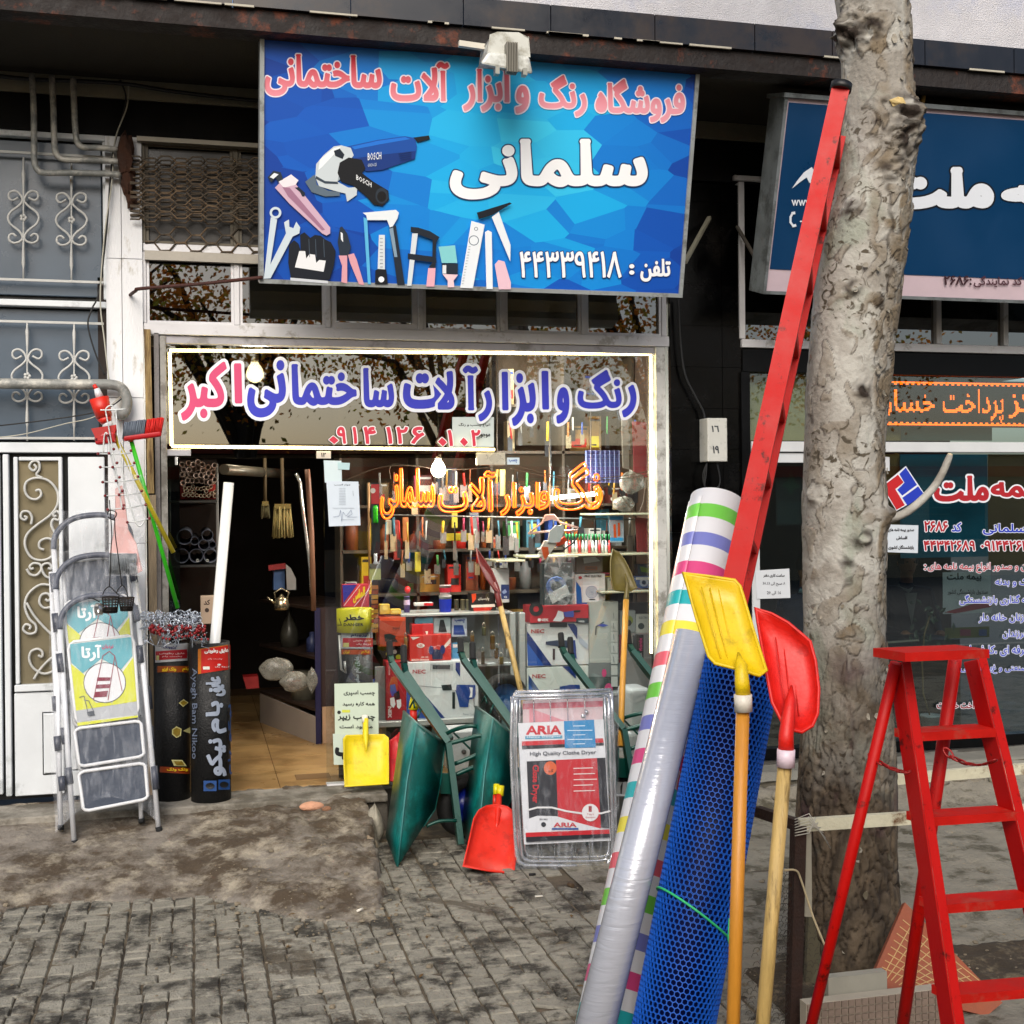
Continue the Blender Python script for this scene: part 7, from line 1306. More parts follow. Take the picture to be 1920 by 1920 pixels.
oposter('greyish information poster with red stripe low behind the office glass', 1768, 1072, 1858, 1150, .3, '9a9ea6', [('t', '23262c', 'بیمه ملت', 1775, 1074, 1840, 1090, .03), ('t', '2a2e34', 'صندوق بازنشستگی کشور', 1776, 1104, 1852, 1116, .02), ('p', '7a2430', [(1770, 1148), (1858, 1122), (1858, 1138), (1790, 1150)])])
oposter('small coloured leaflet strip under the information poster', 1772, 1176, 1855, 1196, .3, '4a4c1c', [('r', '6a2438', 1800, 1180, 1820, 1192), ('r', '243a6a', 1835, 1180, 1850, 1192)])
tag(MB().box(W(1640, 1180, .5).x, W(1800, 1180, .5).x, .5, 1.0, .24, W(1700, 1202, .5).z).build('desk', mat('1c1814', .5, var=.2)), 'dark desk behind the office glass', 'desk'); tag(MB().bar(W(1655, 1205, .1), W(1722, 1200, .1), .02, .012).build('desk_rail', mat('9a9488', .4, .4)), 'pale metal rail in front of the office desk', 'rail')
# lit message board
lb = thing('message_board', 'lit orange dot matrix board with scrolling Persian text behind the office glass', 'led board', W(1790, 800, .05)); x0, x1, z0, z1 = W(1555, 750, .08).x, XR_-.2, W(1790, 798, .08).z, W(1790, 716, .08).z
MB().box(x0, x1, .08, .12, z0-.01, z1+.01).build('board', mat('2a0c08', .5, var=.1), lb)
dp = .0115; rows = int((z1-z0)/dp); ncol = int((x1-x0)/dp)
def inside_tri(vs, tr):
    A = np.array(vs); F = np.array(tr); a, b, c = A[F[:, 0]], A[F[:, 1]], A[F[:, 2]]
    def f(x, y):
        d1 = (x-b[:, 0])*(a[:, 1]-b[:, 1])-(a[:, 0]-b[:, 0])*(y-b[:, 1]); d2 = (x-c[:, 0])*(b[:, 1]-c[:, 1])-(b[:, 0]-c[:, 0])*(y-c[:, 1]); d3 = (x-a[:, 0])*(c[:, 1]-a[:, 1])-(c[:, 0]-a[:, 0])*(y-a[:, 1])
        return bool((((d1 >= 0) & (d2 >= 0) & (d3 >= 0)) | ((d1 <= 0) & (d2 <= 0) & (d3 <= 0))).any())
    return f
mb = MB()
def dot(i, j): cx, cz = x0+(i+.5)*dp, z0+(j+.5)*dp; mb.quad((cx-.0053, .077, cz-.0053), (cx+.0053, .077, cz-.0053), (cx+.0053, .077, cz+.0053), (cx-.0053, .077, cz+.0053))
for i in range(ncol):
    for j in (0, rows-1): dot(i, j)
    if i % 4 < 2: dot(i, 1); dot(i, rows-2)
for s, u0, v0, u1, v1 in (('خساره', 1640, 732, 1752, 783), ('پرداخت', 1768, 730, 1882, 792), ('مرکز', 1892, 732, 1985, 785)):
    vs_, tr_, bb = glyph(s, .012, 2); f = inside_tri(vs_, tr_); a, b_ = W(u0, v1, .077), W(u1, v0, .077)
    for i in range(ncol):
        for j in range(2, rows-2):
            X, Z = x0+(i+.5)*dp, z0+(j+.5)*dp
            if a.x <= X <= b_.x and a.z <= Z <= b_.z and f(bb[0]+(bb[1]-bb[0])*(X-a.x)/(b_.x-a.x), bb[2]+(bb[3]-bb[2])*(Z-a.z)/(b_.z-a.z)): dot(i, j)
mb.build('lit_dots', mat((1., .12, .002), .4, var=0, emit=3.6), lb)
# window lettering of the office
SO = Plane((0, -.004, 0), (0, -1, 0)); TO = TF(1640, 840, .27083); wh = ('d0d4dc', .05); CR_, CB = '9c1a24', '1c34a8'; it = []
def ot(c, s, x0, y0, x1, y1, b_=.03, h=wh): (a, b2), (c_, d) = TO(x0, y0), TO(x1, y1); it.append(('t', c, s, a, b2, c_, d, b_, h))
D_ = lambda pts: [TO(*q) for q in pts]
it += [('p', 'd0d4dc', D_([(215, 125), (350, 325), (150, 435), (45, 265)])), ('p', CB, D_([(215, 135), (292, 255), (190, 330), (155, 290), (205, 240), (170, 180)])), ('p', CB, D_([(300, 265), (342, 322), (225, 398), (190, 345)])), ('p', 'b01a20', D_([(160, 185), (200, 238), (142, 285), (208, 395), (150, 428), (55, 265)]))]
ot(CR_, 'ملت', 408, 190, 790, 372, .045); ot(CR_, 'بیمه', 800, 235, 1190, 372, .045)
ot(CR_, '۲۶۸۶', 340, 505, 505, 580); ot(CB, 'کد', 530, 515, 598, 580); ot(CB, 'نمایندگی سلمانی', 745, 515, 1420, 602); ot(CR_, '۴۴۳۴۲۶۸۹', 335, 640, 692, 712); ot(CR_, '۰۹۱۴۴۲۶۲', 730, 640, 1060, 712)
ot(CR_, 'مشاوره رایگان و صدور انواع بیمه نامه های', 362, 785, 1330, 865, .02); ot(CR_, ':', 336, 805, 352, 845, .03)
ot(CB, 'ثالث و بدنه', 828, 900, 1120, 962, .02); ot(CB, 'عمر و سرمایه گذاری بازنشستگی', 580, 1015, 1320, 1088, .02); ot(CB, 'بازنشستگی زنان خانه دار', 712, 1135, 1330, 1210, .02); ot(CB, 'تأمین فرزندان'.replace('أ', 'ا'), 878, 1255, 1190, 1320, .02); ot(CB, 'مسئولیت حرفه ای ،کارفرما'.replace('ئ', 'ی'), 650, 1365, 1330, 1440, .02); ot(CB, 'آتش سوزی صنعتی و غیر صنعتی', 585, 1490, 1330, 1560, .02); ot('7c1420', 'پرداخت خسارت', 422, 1750, 735, 1820, .03)
art(SO, it, rs_, 'window_lettering', h0=.001, dh=.0003)
notice('white paper with three Persian lines taped to the office glass beside the trunk', [(1654, 983), (1722, 985), (1721, 1037), (1654, 1035)], -.012, 'bcc4cc', [('t', '1c1c20', 'صدور بیمه نامه های', 1665, 990, 1714, 998, .04), ('t', '1c1c20', 'اقساطی', 1680, 1005, 1701, 1013, .04), ('t', '1c1c20', 'بازنشستگان کشوری', 1665, 1022, 1713, 1031, .04)])
notice('white opening hours paper taped to the office door', [(1416, 1070), (1480, 1066), (1482, 1121), (1419, 1123)], -.045, 'c4c8cc', [('t', '1c1c20', 'ساعت کاری دفتر', 1431, 1076, 1471, 1083, .04), ('t', '4a4a50', '۸ صبح الی 13.30', 1430, 1091, 1472, 1099, .02), ('t', '4a4a50', '16 الی 20', 1438, 1108, 1464, 1116, .02)])
notice('tiny white sticker on the office glass beside the trunk', [(1654, 856), (1668, 857), (1668, 883), (1654, 882)], -.012, 'b9bcc0', [])
# potted plant
pl_ = thing('potted_plant', 'leafy plant in a white ribbed pot behind the office glass', 'plant', W(1745, 1370, .12)); c = W(1745, 1372, .14); MB().lathe(c, [(0, 0), (.05, 0), (.066, .11), (.072, .11), (.072, .125), (.06, .12), (0, .11)], 20).build('pot', mat('b4bcc6', .4), pl_); MB().tube([W(a, b_, .14) for a, b_ in ((1743, 1340), (1731, 1300), (1729, 1240), (1733, 1190), (1745, 1150))], .006, 6).build('stem', mat('6a5a3a', .7), pl_)
lf = mat('16301a', .5, var=.3, scale=30); rn = random.Random(5)
for i in range(46):
    p = W(rn.uniform(1708, 1790), rn.uniform(1125, 1235), rn.uniform(.1, .32)); a = rn.uniform(0, 6.3); r_ = rn.uniform(.022, .04); d = V((cos(a), rn.uniform(-.4, .4), sin(a))).normalized(); s_ = d.cross(V((0, 1, 0))).normalized(); MB()._a([p-d*r_, p+s_*r_*.5, p+d*r_, p-s_*r_*.5, p+V((0, -.006, 0))], [(0, 1, 4), (1, 2, 4), (2, 3, 4), (3, 0, 4)]).build('leaf', lf, pl_)
# two people sitting inside the office
def person(label, base, face, coat, shirt, collar=None, hair='14110f', arm=(.18, .3)):
    """seated figure: base = hip point on the ground plan, face = unit vector it looks along"""
    t = thing('person', label, 'person', base); f = V(face).normalized(); s_ = V((0, 0, 1)).cross(f); U = V((0, 0, 1)); B0 = V(base)
    q = lambda a, b_, c: B0+f*a+s_*b_+U*c
    pts = [q(0, 0, .5), q(-.02, 0, .72), q(0, 0, .95), q(0, 0, 1.03), q(.02, 0, 1.1), q(0, .09, .5), q(.4, .11, .5), q(.42, .11, .1), q(.52, .11, .04), q(0, -.09, .5), q(.4, -.11, .5), q(.42, -.11, .1), q(.52, -.11, .04), q(0, .18, .97), q(.06, .23, .7), q(.3, .17, .66), q(.38, .14, .67), q(0, -.18, .97), q(.06, -.23, .7), q(.3, -.17, .66), q(.38, -.14, .67)]
    ed = [(0, 1), (1, 2), (2, 3), (3, 4), (0, 5), (5, 6), (6, 7), (7, 8), (0, 9), (9, 10), (10, 11), (11, 12), (2, 13), (13, 14), (14, 15), (15, 16), (2, 17), (17, 18), (18, 19), (19, 20)]
    rad = [.15, .15, .14, .06, .055, .09, .075, .05, .045, .09, .075, .05, .045, .075, .055, .042, .03, .075, .055, .042, .03]
    me = bpy.data.meshes.new('body'); me.from_pydata([tuple(p-B0) for p in pts], ed, []); o = bpy.data.objects.new('body', me); COL.objects.link(o); o.parent = t; me.materials.append(mat(coat, .85, var=.12, scale=20))
    sk = o.modifiers.new('skin', 'SKIN'); 
    for v_, r_ in zip(me.skin_vertices[0].data, rad): v_.radius = (r_, r_*.85)
    me.skin_vertices[0].data[0].use_root = True; ss = o.modifiers.new('sub', 'SUBSURF'); ss.levels = ss.render_levels = 2
    skn = mat('9a6a4e', .55, var=.08, scale=30); hc = q(.05, 0, 1.22)
    mb = MB(); mb.grid(lambda a, b_: hc+f*(cos(2*pi*a)*sin(pi*b_)*.098)+s_*(sin(2*pi*a)*sin(pi*b_)*(.075-.012*b_))+U*(cos(pi*b_)*.12), 20, 14); mb.cyl(q(.02, 0, 1.06), q(.03, 0, 1.15), .052, 12); mb.tube([hc+f*.085+U*.02, hc+f*.118-U*.02, hc+f*.095-U*.03], [.008, .014, .01], 8); mb.ball(hc+s_*.076, .018, 8, (.6, .6, 1.3)); mb.ball(hc-s_*.076, .018, 8, (.6, .6, 1.3)); mb.build('head', skn, t)
    MB().ball(hc+f*.088+s_*.03+U*.012, .010, 8).ball(hc+f*.088-s_*.03+U*.012, .010, 8).build('eyes', mat('1a1412', .3), t); MB().tube([hc+f*.088+s_*.022-U*.058, hc+f*.096-U*.06, hc+f*.088-s_*.022-U*.058], .005, 6).build('mouth', mat('7a4238', .5), t)
    mb = MB(); mb.grid(lambda a, b_: hc-f*.012+f*(cos(2*pi*a)*sin(pi*.52*b_)*.1)+s_*(sin(2*pi*a)*sin(pi*.52*b_)*.084)+U*(cos(pi*.52*b_)*.13+.004), 18, 8); mb.build('hair', mat(hair, .8, var=.2, scale=60), t)
    MB().tube([q(.02, .07, 1.02), q(.075, 0, .99), q(.02, -.07, 1.02), q(-.06, 0, 1.06)], .016, 8, closed=True).build('collar', mat(collar or shirt, .8), t); MB().prism([q(.135, .05, .98), q(.14, -.05, .98), q(.145, 0, .72)], f*.01).build('shirt_front', mat(shirt, .8), t)
    for sg in (1, -1):
        w0 = q(.38, .14*sg, .67); mb = MB(); mb.tube([w0, w0+f*.05, w0+f*.09], [.026, .036, .03], 10); 
        for k in range(4): o_ = s_*((k-1.5)*.018); L_ = (.06, .07, .065, .05)[k]; mb.tube([w0+f*.085+o_, w0+f*(.085+L_*.6)+o_-U*.008, w0+f*(.085+L_)+o_-U*.025], [.0085, .008, .006], 6)
        mb.tube([w0+f*.03-s_*sg*.03, w0+f*.07-s_*sg*.052, w0+f*.1-s_*sg*.05-U*.01], [.011, .010, .007], 6); mb.build('hand', skn, t)
    return t
p = W(1498, 1300, .7); person('seated person in a navy jacket with pale collar stripes behind the office door glass', (p.x+.08, .75, .24), (.8, .5, 0), '14243e', '22344e', '7a96a0')
p = W(1712, 1300, 1.25); person('seated person in grey shirt and dark open jacket behind the desk beneath the taped paper', (p.x, 1.35, .24), (-.25, -1, 0), '14181f', '6a6e6a', None, '1c1814')
# chairs would be hidden; add simple stools so that they rest on something
for k, (x, y) in enumerate(((W(1498, 1300, .7).x+.08, .75), (W(1712, 1300, 1.25).x, 1.35))):
    t = thing('office_stool', ['dark stool under the person in the navy jacket', 'dark stool under the person behind the desk'][k], 'stool', (x, y, .24)); MB().lathe((x, y, .24+.36), [(0, 0), (.19, 0), (.2, .05), (0, .06)], 18).build('seat', dkr, t); MB().cyl((x, y, .24), (x, y, .6), .03, 10).build('column', mat('3a3a3c', .3, .7), t); MB().lathe((x, y, .24), [(0, .02), (.2, .02), (.2, 0), (0, 0)], 16).build('base', dkr, t)
# ---------------------------------------------------------------- blue sign of the office
Yt2, Yb2 = -.95, -.62; Bt, Bb = W(1477, 177, Yt2), W(1434, 551, Yb2); n2 = V((0, -(Bt.z-Bb.z), -(Yt2-Yb2)*-1)); up2 = V((0, Yt2-Yb2, Bt.z-Bb.z)).normalized(); n2 = V((0, -up2.z, up2.y)); 
if n2.y > 0: n2 = -n2
O2 = V(((Bt.x+Bb.x)/2-.02, Yb2, Bb.z)); H2 = (V((O2.x, Yt2, Bt.z))-O2).length; W2 = 3.4; os_ = thing('office_sign', 'long deep blue office sign with white Persian name and pink border behind the tree', 'sign', O2)
def s2(name, a0, a1, b0, b1, d0, d1, m):
    c = lambda a, b_, d: O2+ex*a+up2*b_+n2*d
    return MB().hexa([c(a0, b0, d0), c(a1, b0, d0), c(a1, b0, d1), c(a0, b0, d1), c(a0, b1, d0), c(a1, b1, d0), c(a1, b1, d1), c(a0, b1, d1)]).build(name, m, os_)
galv = mat('7c8284', .45, .5, var=.2, scale=7, dirt='5a5e5e', dscale=5, damt=.4)
s2('sign_box', 0, W2, 0, H2, -.2, -.012, galv); s2('face', .02, W2-.02, .02, H2-.02, -.01, .002, mat('bdaab2', .4, var=.06)); s2('blue_face', .032, W2-.03, .155, H2-.045, .0025, .006, mat('04365a', .35, var=.12, scale=1.2)); s2('frame_edge', 0, .02, 0, H2, -.012, .014, galv); s2('frame_edge', .02, W2, 0, .02, -.012, .014, galv); s2('frame_edge', -.015, W2+.02, H2-.018, H2+.008, -.22, .03, galv)
S2 = Plane(O2+n2*.006, n2); T4 = TF(1300, 0, .32292); WH2 = 'd4dae2'
it = [('t', WH2, 'ملت', *T4(1130, 968), *T4(1745, 1215), .07, ('04101c', .03)), ('t', WH2, 'بیمه', *T4(1785, 1075), *T4(2450, 1215), .07, ('04101c', .03)), ('t', WH2, 'www', *T4(568, 1160), *T4(690, 1195), .02), ('t', WH2, '۰۲۱', *T4(615, 1265), *T4(690, 1300), .03), ('p', WH2, [T4(*q) for q in [(570, 1095), (600, 1050), (640, 1000), (685, 970), (715, 1010), (720, 1060), (700, 1070), (670, 1060), (655, 1030), (620, 1055)]]), ('l', WH2, 4, [T4(*q) for q in ((575, 1235), (562, 1260), (562, 1290), (578, 1312))]), ('l', WH2, 5, [T4(572, 1238), T4(584, 1236)]), ('l', WH2, 5, [T4(575, 1312), T4(590, 1308)]),
    ('t', '4a2c34', 'کد نمایندگی', *T4(1625, 1600), *T4(1905, 1668), .02), ('t', '3a2228', ':۲۶۸۶', *T4(1450, 1600), *T4(1612, 1655), .03), ('t', '4a2c34', '۴۴', *T4(570, 1575), *T4(620, 1640), .03)]
art(S2, it, os_, 'printed_artwork', dh=.0004)
MB().bar(W(1728, 205, -.9), W(1735, 160, -.9), .02, .02).build('hanger', mat('9a7a3a', .6), os_)
tag(MB().bar(W(1382, 425, -.06), W(1420, 490, -.5), .02, .015).build('sign_strut', mat('55504a', .5, .3)), 'dull metal strut bracing the left end of the office sign', 'strut')
# ---------------------------------------------------------------- plane tree
prof = [(-160, 1622, 66), (-60, 1632, 65), (0, 1634, 63), (60, 1640, 60), (100, 1642, 58), (170, 1645, 59), (250, 1648, 64), (320, 1640, 66), (400, 1627, 73), (450, 1618, 72), (520, 1607, 72), (620, 1597, 70), (750, 1586, 70), (850, 1581, 69), (950, 1583, 72), (1000, 1583, 71), (1100, 1582, 70), (1200, 1584, 70), (1300, 1586, 73), (1400, 1586, 78), (1500, 1585, 82), (1600, 1585, 85), (1700, 1587, 90), (1800, 1589, 94), (1880, 1590, 102)]
tY = G(1590, 1850, 0).y+.17
tr_ = thing('plane_tree', 'mottled pale plane tree trunk with flaking bark and knots by the red ladders', 'tree', (W(1589, 1850, tY).x, tY, 0)); cl = []
for v, u, hw_ in prof:
    c = W(u, v, tY); cl.append((c.z, c.x, (W(u+hw_, v, tY).x-W(u-hw_, v, tY).x)/2*.97))
cl.sort(); cl = [(-.05, cl[0][1], cl[0][2]*1.05)]+[c for c in cl if c[0] > -.04]; top = cl[-1]; cl += [(top[0]+.8, top[1]-.05, top[2]*.96), (top[0]+1.8, top[1]-.1, top[2]*.85)]
def trunk_at(z):
    for a, b_ in zip(cl, cl[1:]):
        if z <= b_[0]: f = (z-a[0])/(b_[0]-a[0]); f = max(0, f); return a[1]+(b_[1]-a[1])*f, a[2]+(b_[2]-a[2])*f
    return cl[-1][1], cl[-1][2]
knots = []
def knot(u, v, r_, h, dark):
    d = ray(u, v); c = W(u, v, tY-.14); x, R_ = trunk_at(c.z); ang = math.atan2(-sqrt(max(.0, R_*R_-(min(.97*R_, max(-.97*R_, c.x-x)))**2)), min(.97*R_, max(-.97*R_, c.x-x))); knots.append((ang, c.z, r_, h, dark))
for k in ((1562, 40, .085, .055, .85), (1600, 45, .085, .012, .8), (1640, 50, .07, .0, .65), (1700, 215, .095, .045, .9), (1690, 262, .1, .03, .8), (1675, 315, .1, .01, .5), (1605, 388, .06, .02, .6), (1612, 735, .045, .012, .9), (1610, 1010, .05, .012, .8), (1655, 965, .05, .04, .5), (1600, 540, .04, .012, .8), (1535, 930, .05, .02, .3), (1640, 560, .03, .008, .6), (1585, 1060, .04, .004, .6), (1560, 1500, .09, .0, .5), (1600, 1430, .08, .0, .3)): knot(*k)
bm_ = bpy.data.meshes.new('trunk'); NA, NZ = 200, 640; zt2 = cl[-1][0]; vs = []; kn = []; pk_ = []
nn_ = noise.noise
def sst(x, a, b): x = max(0., min(1., (x-a)/(b-a))); return x*x*(3-2*x)
for j in range(NZ+1):
    z = -.04+4.25*j/560 if j <= 560 else 4.21+(zt2-4.21)*(j-560)/80; cx, R_ = trunk_at(z); lowf = sst(z, 1.55, .7); kz_ = [k for k in knots if abs(k[1]-z) < k[2]*2.2]
    for i in range(NA):
        a = 2*pi*i/NA; ca, sa = cos(a), sin(a); P = V((ca*R_, sa*R_, z)); d = .014*nn_(V((ca*1.3, sa*1.3, z*1.6)))
        wq = V((nn_(P*11), nn_(P*11+V((5, 5, 5))), nn_(P*7+V((9, 1, 3)))))*.35
        flk = sst(.6*ca+.9*nn_(V((ca*1.1+7, sa*1.1, z*.8))), -.05, .3)*(1-lowf)       # flaky zones, mostly the right side
        p1_ = nn_(V((P.x*12, P.y*12, z*7))+wq*2.2); p2_ = nn_(V((P.x*21, P.y*21, z*12))+wq*2.5); p3_ = nn_(V((P.x*38, P.y*38, z*11))+wq*2.2)
        s1, s2 = sst(p1_, .17, .20), sst(p2_, -.02, .06); e1, e2 = max(0, 1-abs(p1_-.19)*22), max(0, 1-abs(p2_-.02)*9)
        rid = abs(p3_)                                                             # furrows of the old bark at the foot
        d += .0035*s1*(1-lowf)+flk*.006*s2+lowf*.013*min(1, rid*4.5)+.0012*nn_(P*60)
        tone = .55*s1*(1-lowf)+flk*(.35+.4*s2); edge = (e1*.8*(1-lowf)*(nn_(P*4) > -.25)+flk*e2*.9+lowf*max(0, 1-rid*11)); k_ = 0
        for (ka, kz, kr, kh, kd) in kz_:
            da = (a-ka+pi) % (2*pi)-pi; q_ = ((da*R_)**2+(z-kz)**2)/kr**2*(1+.5*nn_(P*14))
            if q_ < 4: w_ = math.exp(-q_*1.5); d += w_*(kh*(1+.7*nn_(P*22))+.034*kd*nn_(P*44)+.012*kd*nn_(P*80)); k_ = max(k_, kd*w_*(1.+1.8*nn_(P*28)))
        if j == 0: d += .02
        r_ = R_+d; vs.append((cx+ca*r_-tr_.location.x, sa*r_, z)); kn.append(max(0, min(1, max(k_, edge*.8)))); pk_.append(max(0, min(1, tone)))
fs_ = [(j*NA+i, j*NA+(i+1) % NA, (j+1)*NA+(i+1) % NA, (j+1)*NA+i) for j in range(NZ) for i in range(NA)]
bm_.from_pydata(vs, [], fs_); bm_.polygons.foreach_set('use_smooth', [True]*len(fs_)); at_ = bm_.attributes.new('burl', 'FLOAT', 'POINT'); at_.data.foreach_set('value', kn); at2_ = bm_.attributes.new('plate', 'FLOAT', 'POINT'); at2_.data.foreach_set('value', pk_)
bkm = bpy.data.materials.new('plane_tree_bark'); bkm.use_nodes = True; n = bkm.node_tree.nodes; L = bkm.node_tree.links; b = n['Principled BSDF']; b.inputs['Roughness'].default_value = .88
g = n.new('ShaderNodeNewGeometry'); 
def nz_(s_, det=5, dist=0, st=None):
    t = n.new('ShaderNodeTexNoise'); t.inputs['Scale'].default_value = s_; t.inputs['Detail'].default_value = det; t.inputs['Distortion'].default_value = dist; src = g.outputs['Position']
    if st: mp = n.new('ShaderNodeMapping'); mp.inputs['Scale'].default_value = st; L.new(src, mp.inputs[0]); src = mp.outputs[0]
    L.new(src, t.inputs['Vector']); return t.outputs[0]
def rg(x, a, b_, c=0, d=1): r = n.new('ShaderNodeMapRange'); L.new(x, r.inputs[0]); r.inputs[1].default_value, r.inputs[2].default_value, r.inputs[3].default_value, r.inputs[4].default_value = a, b_, c, d; return r.outputs[0]
def mixc(f, a, b_):
    m = n.new('ShaderNodeMix'); m.data_type = 'RGBA'; L.new(f, m.inputs[0])
    for s_, v_ in ((6, a), (7, b_)): L.new(v_, m.inputs[s_]) if hasattr(v_, 'links') else setattr(m.inputs[s_], 'default_value', lin(v_))
    return m.outputs[2]
def mt(op, a, b_):
    q = n.new('ShaderNodeMath'); q.operation = op
    for i, x in enumerate((a, b_)): L.new(x, q.inputs[i]) if hasattr(x, 'links') else setattr(q.inputs[i], 'default_value', x)
    return q.outputs[0]
sp = n.new('ShaderNodeSeparateXYZ'); L.new(g.outputs['Position'], sp.inputs[0])
pale = mixc(rg(nz_(4, 6, 1.), .4, .62), 'a7a59d', '88837a'); pale = mixc(rg(nz_(3, 5, .6), .54, .64, 0, .6), pale, '7f8878'); ap = n.new('ShaderNodeAttribute'); ap.attribute_name = 'plate'; pale = mixc(rg(mt('MULTIPLY', ap.outputs['Fac'], nz_(12, 4)), .1, .5), pale, '6e6250')
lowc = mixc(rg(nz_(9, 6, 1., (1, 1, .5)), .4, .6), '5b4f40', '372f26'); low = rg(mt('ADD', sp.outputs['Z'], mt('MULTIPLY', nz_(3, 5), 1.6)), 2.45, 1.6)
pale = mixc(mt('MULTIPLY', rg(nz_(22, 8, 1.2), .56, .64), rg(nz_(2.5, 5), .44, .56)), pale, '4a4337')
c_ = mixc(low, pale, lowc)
aa = n.new('ShaderNodeAttribute'); aa.attribute_name = 'burl'; crk = aa.outputs['Fac']; c_ = mixc(rg(aa.outputs['Fac'], .1, .9), c_, '2a2119')
c_ = mixc(mt('MULTIPLY', rg(nz_(2.1, 5, .8), .58, .68), rg(sp.outputs['Z'], 1.5, 1.0)), c_, '3a1e28')
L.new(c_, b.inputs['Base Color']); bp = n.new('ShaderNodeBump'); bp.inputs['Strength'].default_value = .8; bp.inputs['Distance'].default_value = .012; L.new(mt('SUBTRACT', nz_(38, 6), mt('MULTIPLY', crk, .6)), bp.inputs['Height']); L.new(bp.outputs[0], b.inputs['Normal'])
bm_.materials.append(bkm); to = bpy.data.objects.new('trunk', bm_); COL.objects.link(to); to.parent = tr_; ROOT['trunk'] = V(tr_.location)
bY = tY-.02
MB().tube(smooth([W(a, b_, y) for a, b_, y in ((1640, 978, tY), (1672, 972, tY-.05), (1700, 960, tY-.07), (1728, 938, tY-.08), (1752, 912, tY-.09), (1768, 885, tY-.1), (1781, 854, tY-.1))], 4), [.030, .026, .022, .02, .019, .018, .0175, .0175, .0175, .017, .017, .017, .017, .0165, .0165, .016, .016, .016, .016, .016, .015, .015, .015, .014, .012], 12).build('branch', bkm, tr_)
MB().cyl(W(1779, 858, tY-.1), W(1782, 851, tY-.1), .0125, 12, .010).build('cut_end', mat('b8a888', .8), tr_); MB().ball(W(1684, 192, tY-.17), .028, 8, (1.3, .6, .7), .2).build('cut_scar', mat('b8a06a', .8, var=.2, scale=30), tr_)
rn = random.Random(9); mbf = MB()
for i in range(70):      # curling flakes of bark
    z = rn.uniform(.1, 4.1); a = rn.uniform(pi*1.02, pi*1.98) if rn.random() < .85 else rn.uniform(0, 6.28); cx, R_ = trunk_at(z)
    if N3(cos(a)*2, z*1.2, 4) < -.05 and z > 1.3: continue
    nrm = V((cos(a), sin(a), 0)); tg = V((-sin(a), cos(a), 0)); c0 = V((cx, tY, z))+nrm*(R_+.006); s_ = rn.uniform(.006, .014); h_ = s_*rn.uniform(1., 2.2); k = 6
    pts_ = [c0+tg*cos(q_*2*pi/k)*s_*rn.uniform(.7, 1.1)+V((0, 0, 1))*sin(q_*2*pi/k)*h_*rn.uniform(.7, 1.1)+nrm*(rn.uniform(0, .01) if q_ in (4, 5) else 0) for q_ in range(k)]; mbf.prism(pts_, nrm*.003)
tag(mbf.build('bark_flakes', mat('8a8478', .9, var=.3, scale=9, bump=.4, dirt='5f5848', dscale=5, damt=.4), tr_), kind='stuff')
# upper limbs and crown above the picture
for k, (dx, dy) in enumerate(((-1.2, .4), (1.1, -.6), (.2, .9))):
    b0 = V((top[1]-.1, tY, top[0]+1.6)); MB().tube([b0, b0+V((dx*.4, dy*.4, .8)), b0+V((dx, dy, 2.0)), b0+V((dx*1.6, dy*1.5, 3.2))], [.12, .09, .06, .03], 10).build('limb', bkm, tr_)
# ---------------------------------------------------------------- pit guard, tiles and board round the tree
wr_ = mat('c2bda4', .6, var=.15, scale=9, bump=.3, dirt='5a3a1c', dscale=5, damt=.22); rust = mat('2e1d15', .85, var=.35, scale=14, bump=.5)
gd = thing('tree_guard', 'low rusty white rail guard around the plane tree pit', 'guard rail', G(1497, 1900, 0)); zg_ = .76
r2a, r2b = G(1497, 1547, zg_), G(1960, 1517, zg_); r1a, r1b = G(1640, 1464, zg_), G(1960, 1438, zg_)
MB().bar(r2a, r2b, .03, .045).build('rail', wr_, gd); MB().bar(r1a, r1b, .03, .045).build('rail', wr_, gd); MB().bar(G(1420, 1521, zg_), r2a, .03, .04).build('side_rail', rust, gd); MB().bar(V((r2a.x, r2a.y, zg_)), V((r2a.x-.03, r2a.y, -.02)), .045, .045).build('post', rust, gd); MB().bar(V((r2a.x+.035, r2a.y+.01, zg_-.03)), V((r2a.x+.03, r2a.y, .42)), .04, .02).build('post_strip', mat('8f8a7c', .6, var=.2), gd); MB().bar(V((r2b.x, r2b.y, zg_)), V((r2b.x, r2b.y, 0)), .045, .045).build('post', rust, gd); MB().bar(V((r1b.x, r1b.y, zg_)), V((r1b.x, r1b.y, 0)), .045, .045).build('post', rust, gd)
pipe('pale twine knotted round the guard post and trailing to the red ladder', [(1470, 1632, r2a.y-.03), (1492, 1632, r2a.y-.04), (1502, 1650, r2a.y-.04), (1525, 1720, r2a.y-.1), (1551, 1783, r2a.y-.2)], .004, r2a.y, mat('a89878', .9), 'twine', 'twine', None, 4)
wt_ = thing('white_twine', 'frayed white plastic twine tied on the corner of the guard rail', 'twine', r2a)
for k in range(7): MB().tube([r2a+V((-.03, -.03, .01*k-.03)), r2a+V((.02, -.045, .012*k-.02)), r2a+V((.06+.01*k, -.02, .03-.02*k))], .002, 4).build('strand', mat('b8b4a8', .8), wt_)
tc_ = thing('terracotta_tile', 'terracotta coloured gridded paving tile leaning on its corner by the trunk', 'tile', G(1690, 1862, .02)); tY3 = G(1690, 1860, .0).y
S3 = Plane(V((0, tY3, 0)), V((-.1, -1, .5))); Q = [S3.at(*q) for q in ((1639, 1824), (1697, 1692), (1880, 1880), (1850, 1905), (1672, 1862))]
n3 = S3.n; MB().prism([q-n3*.03 for q in Q], n3*.03).build('slab', mat('8c4e38', .8, var=.15, scale=14, bump=.3), tc_)
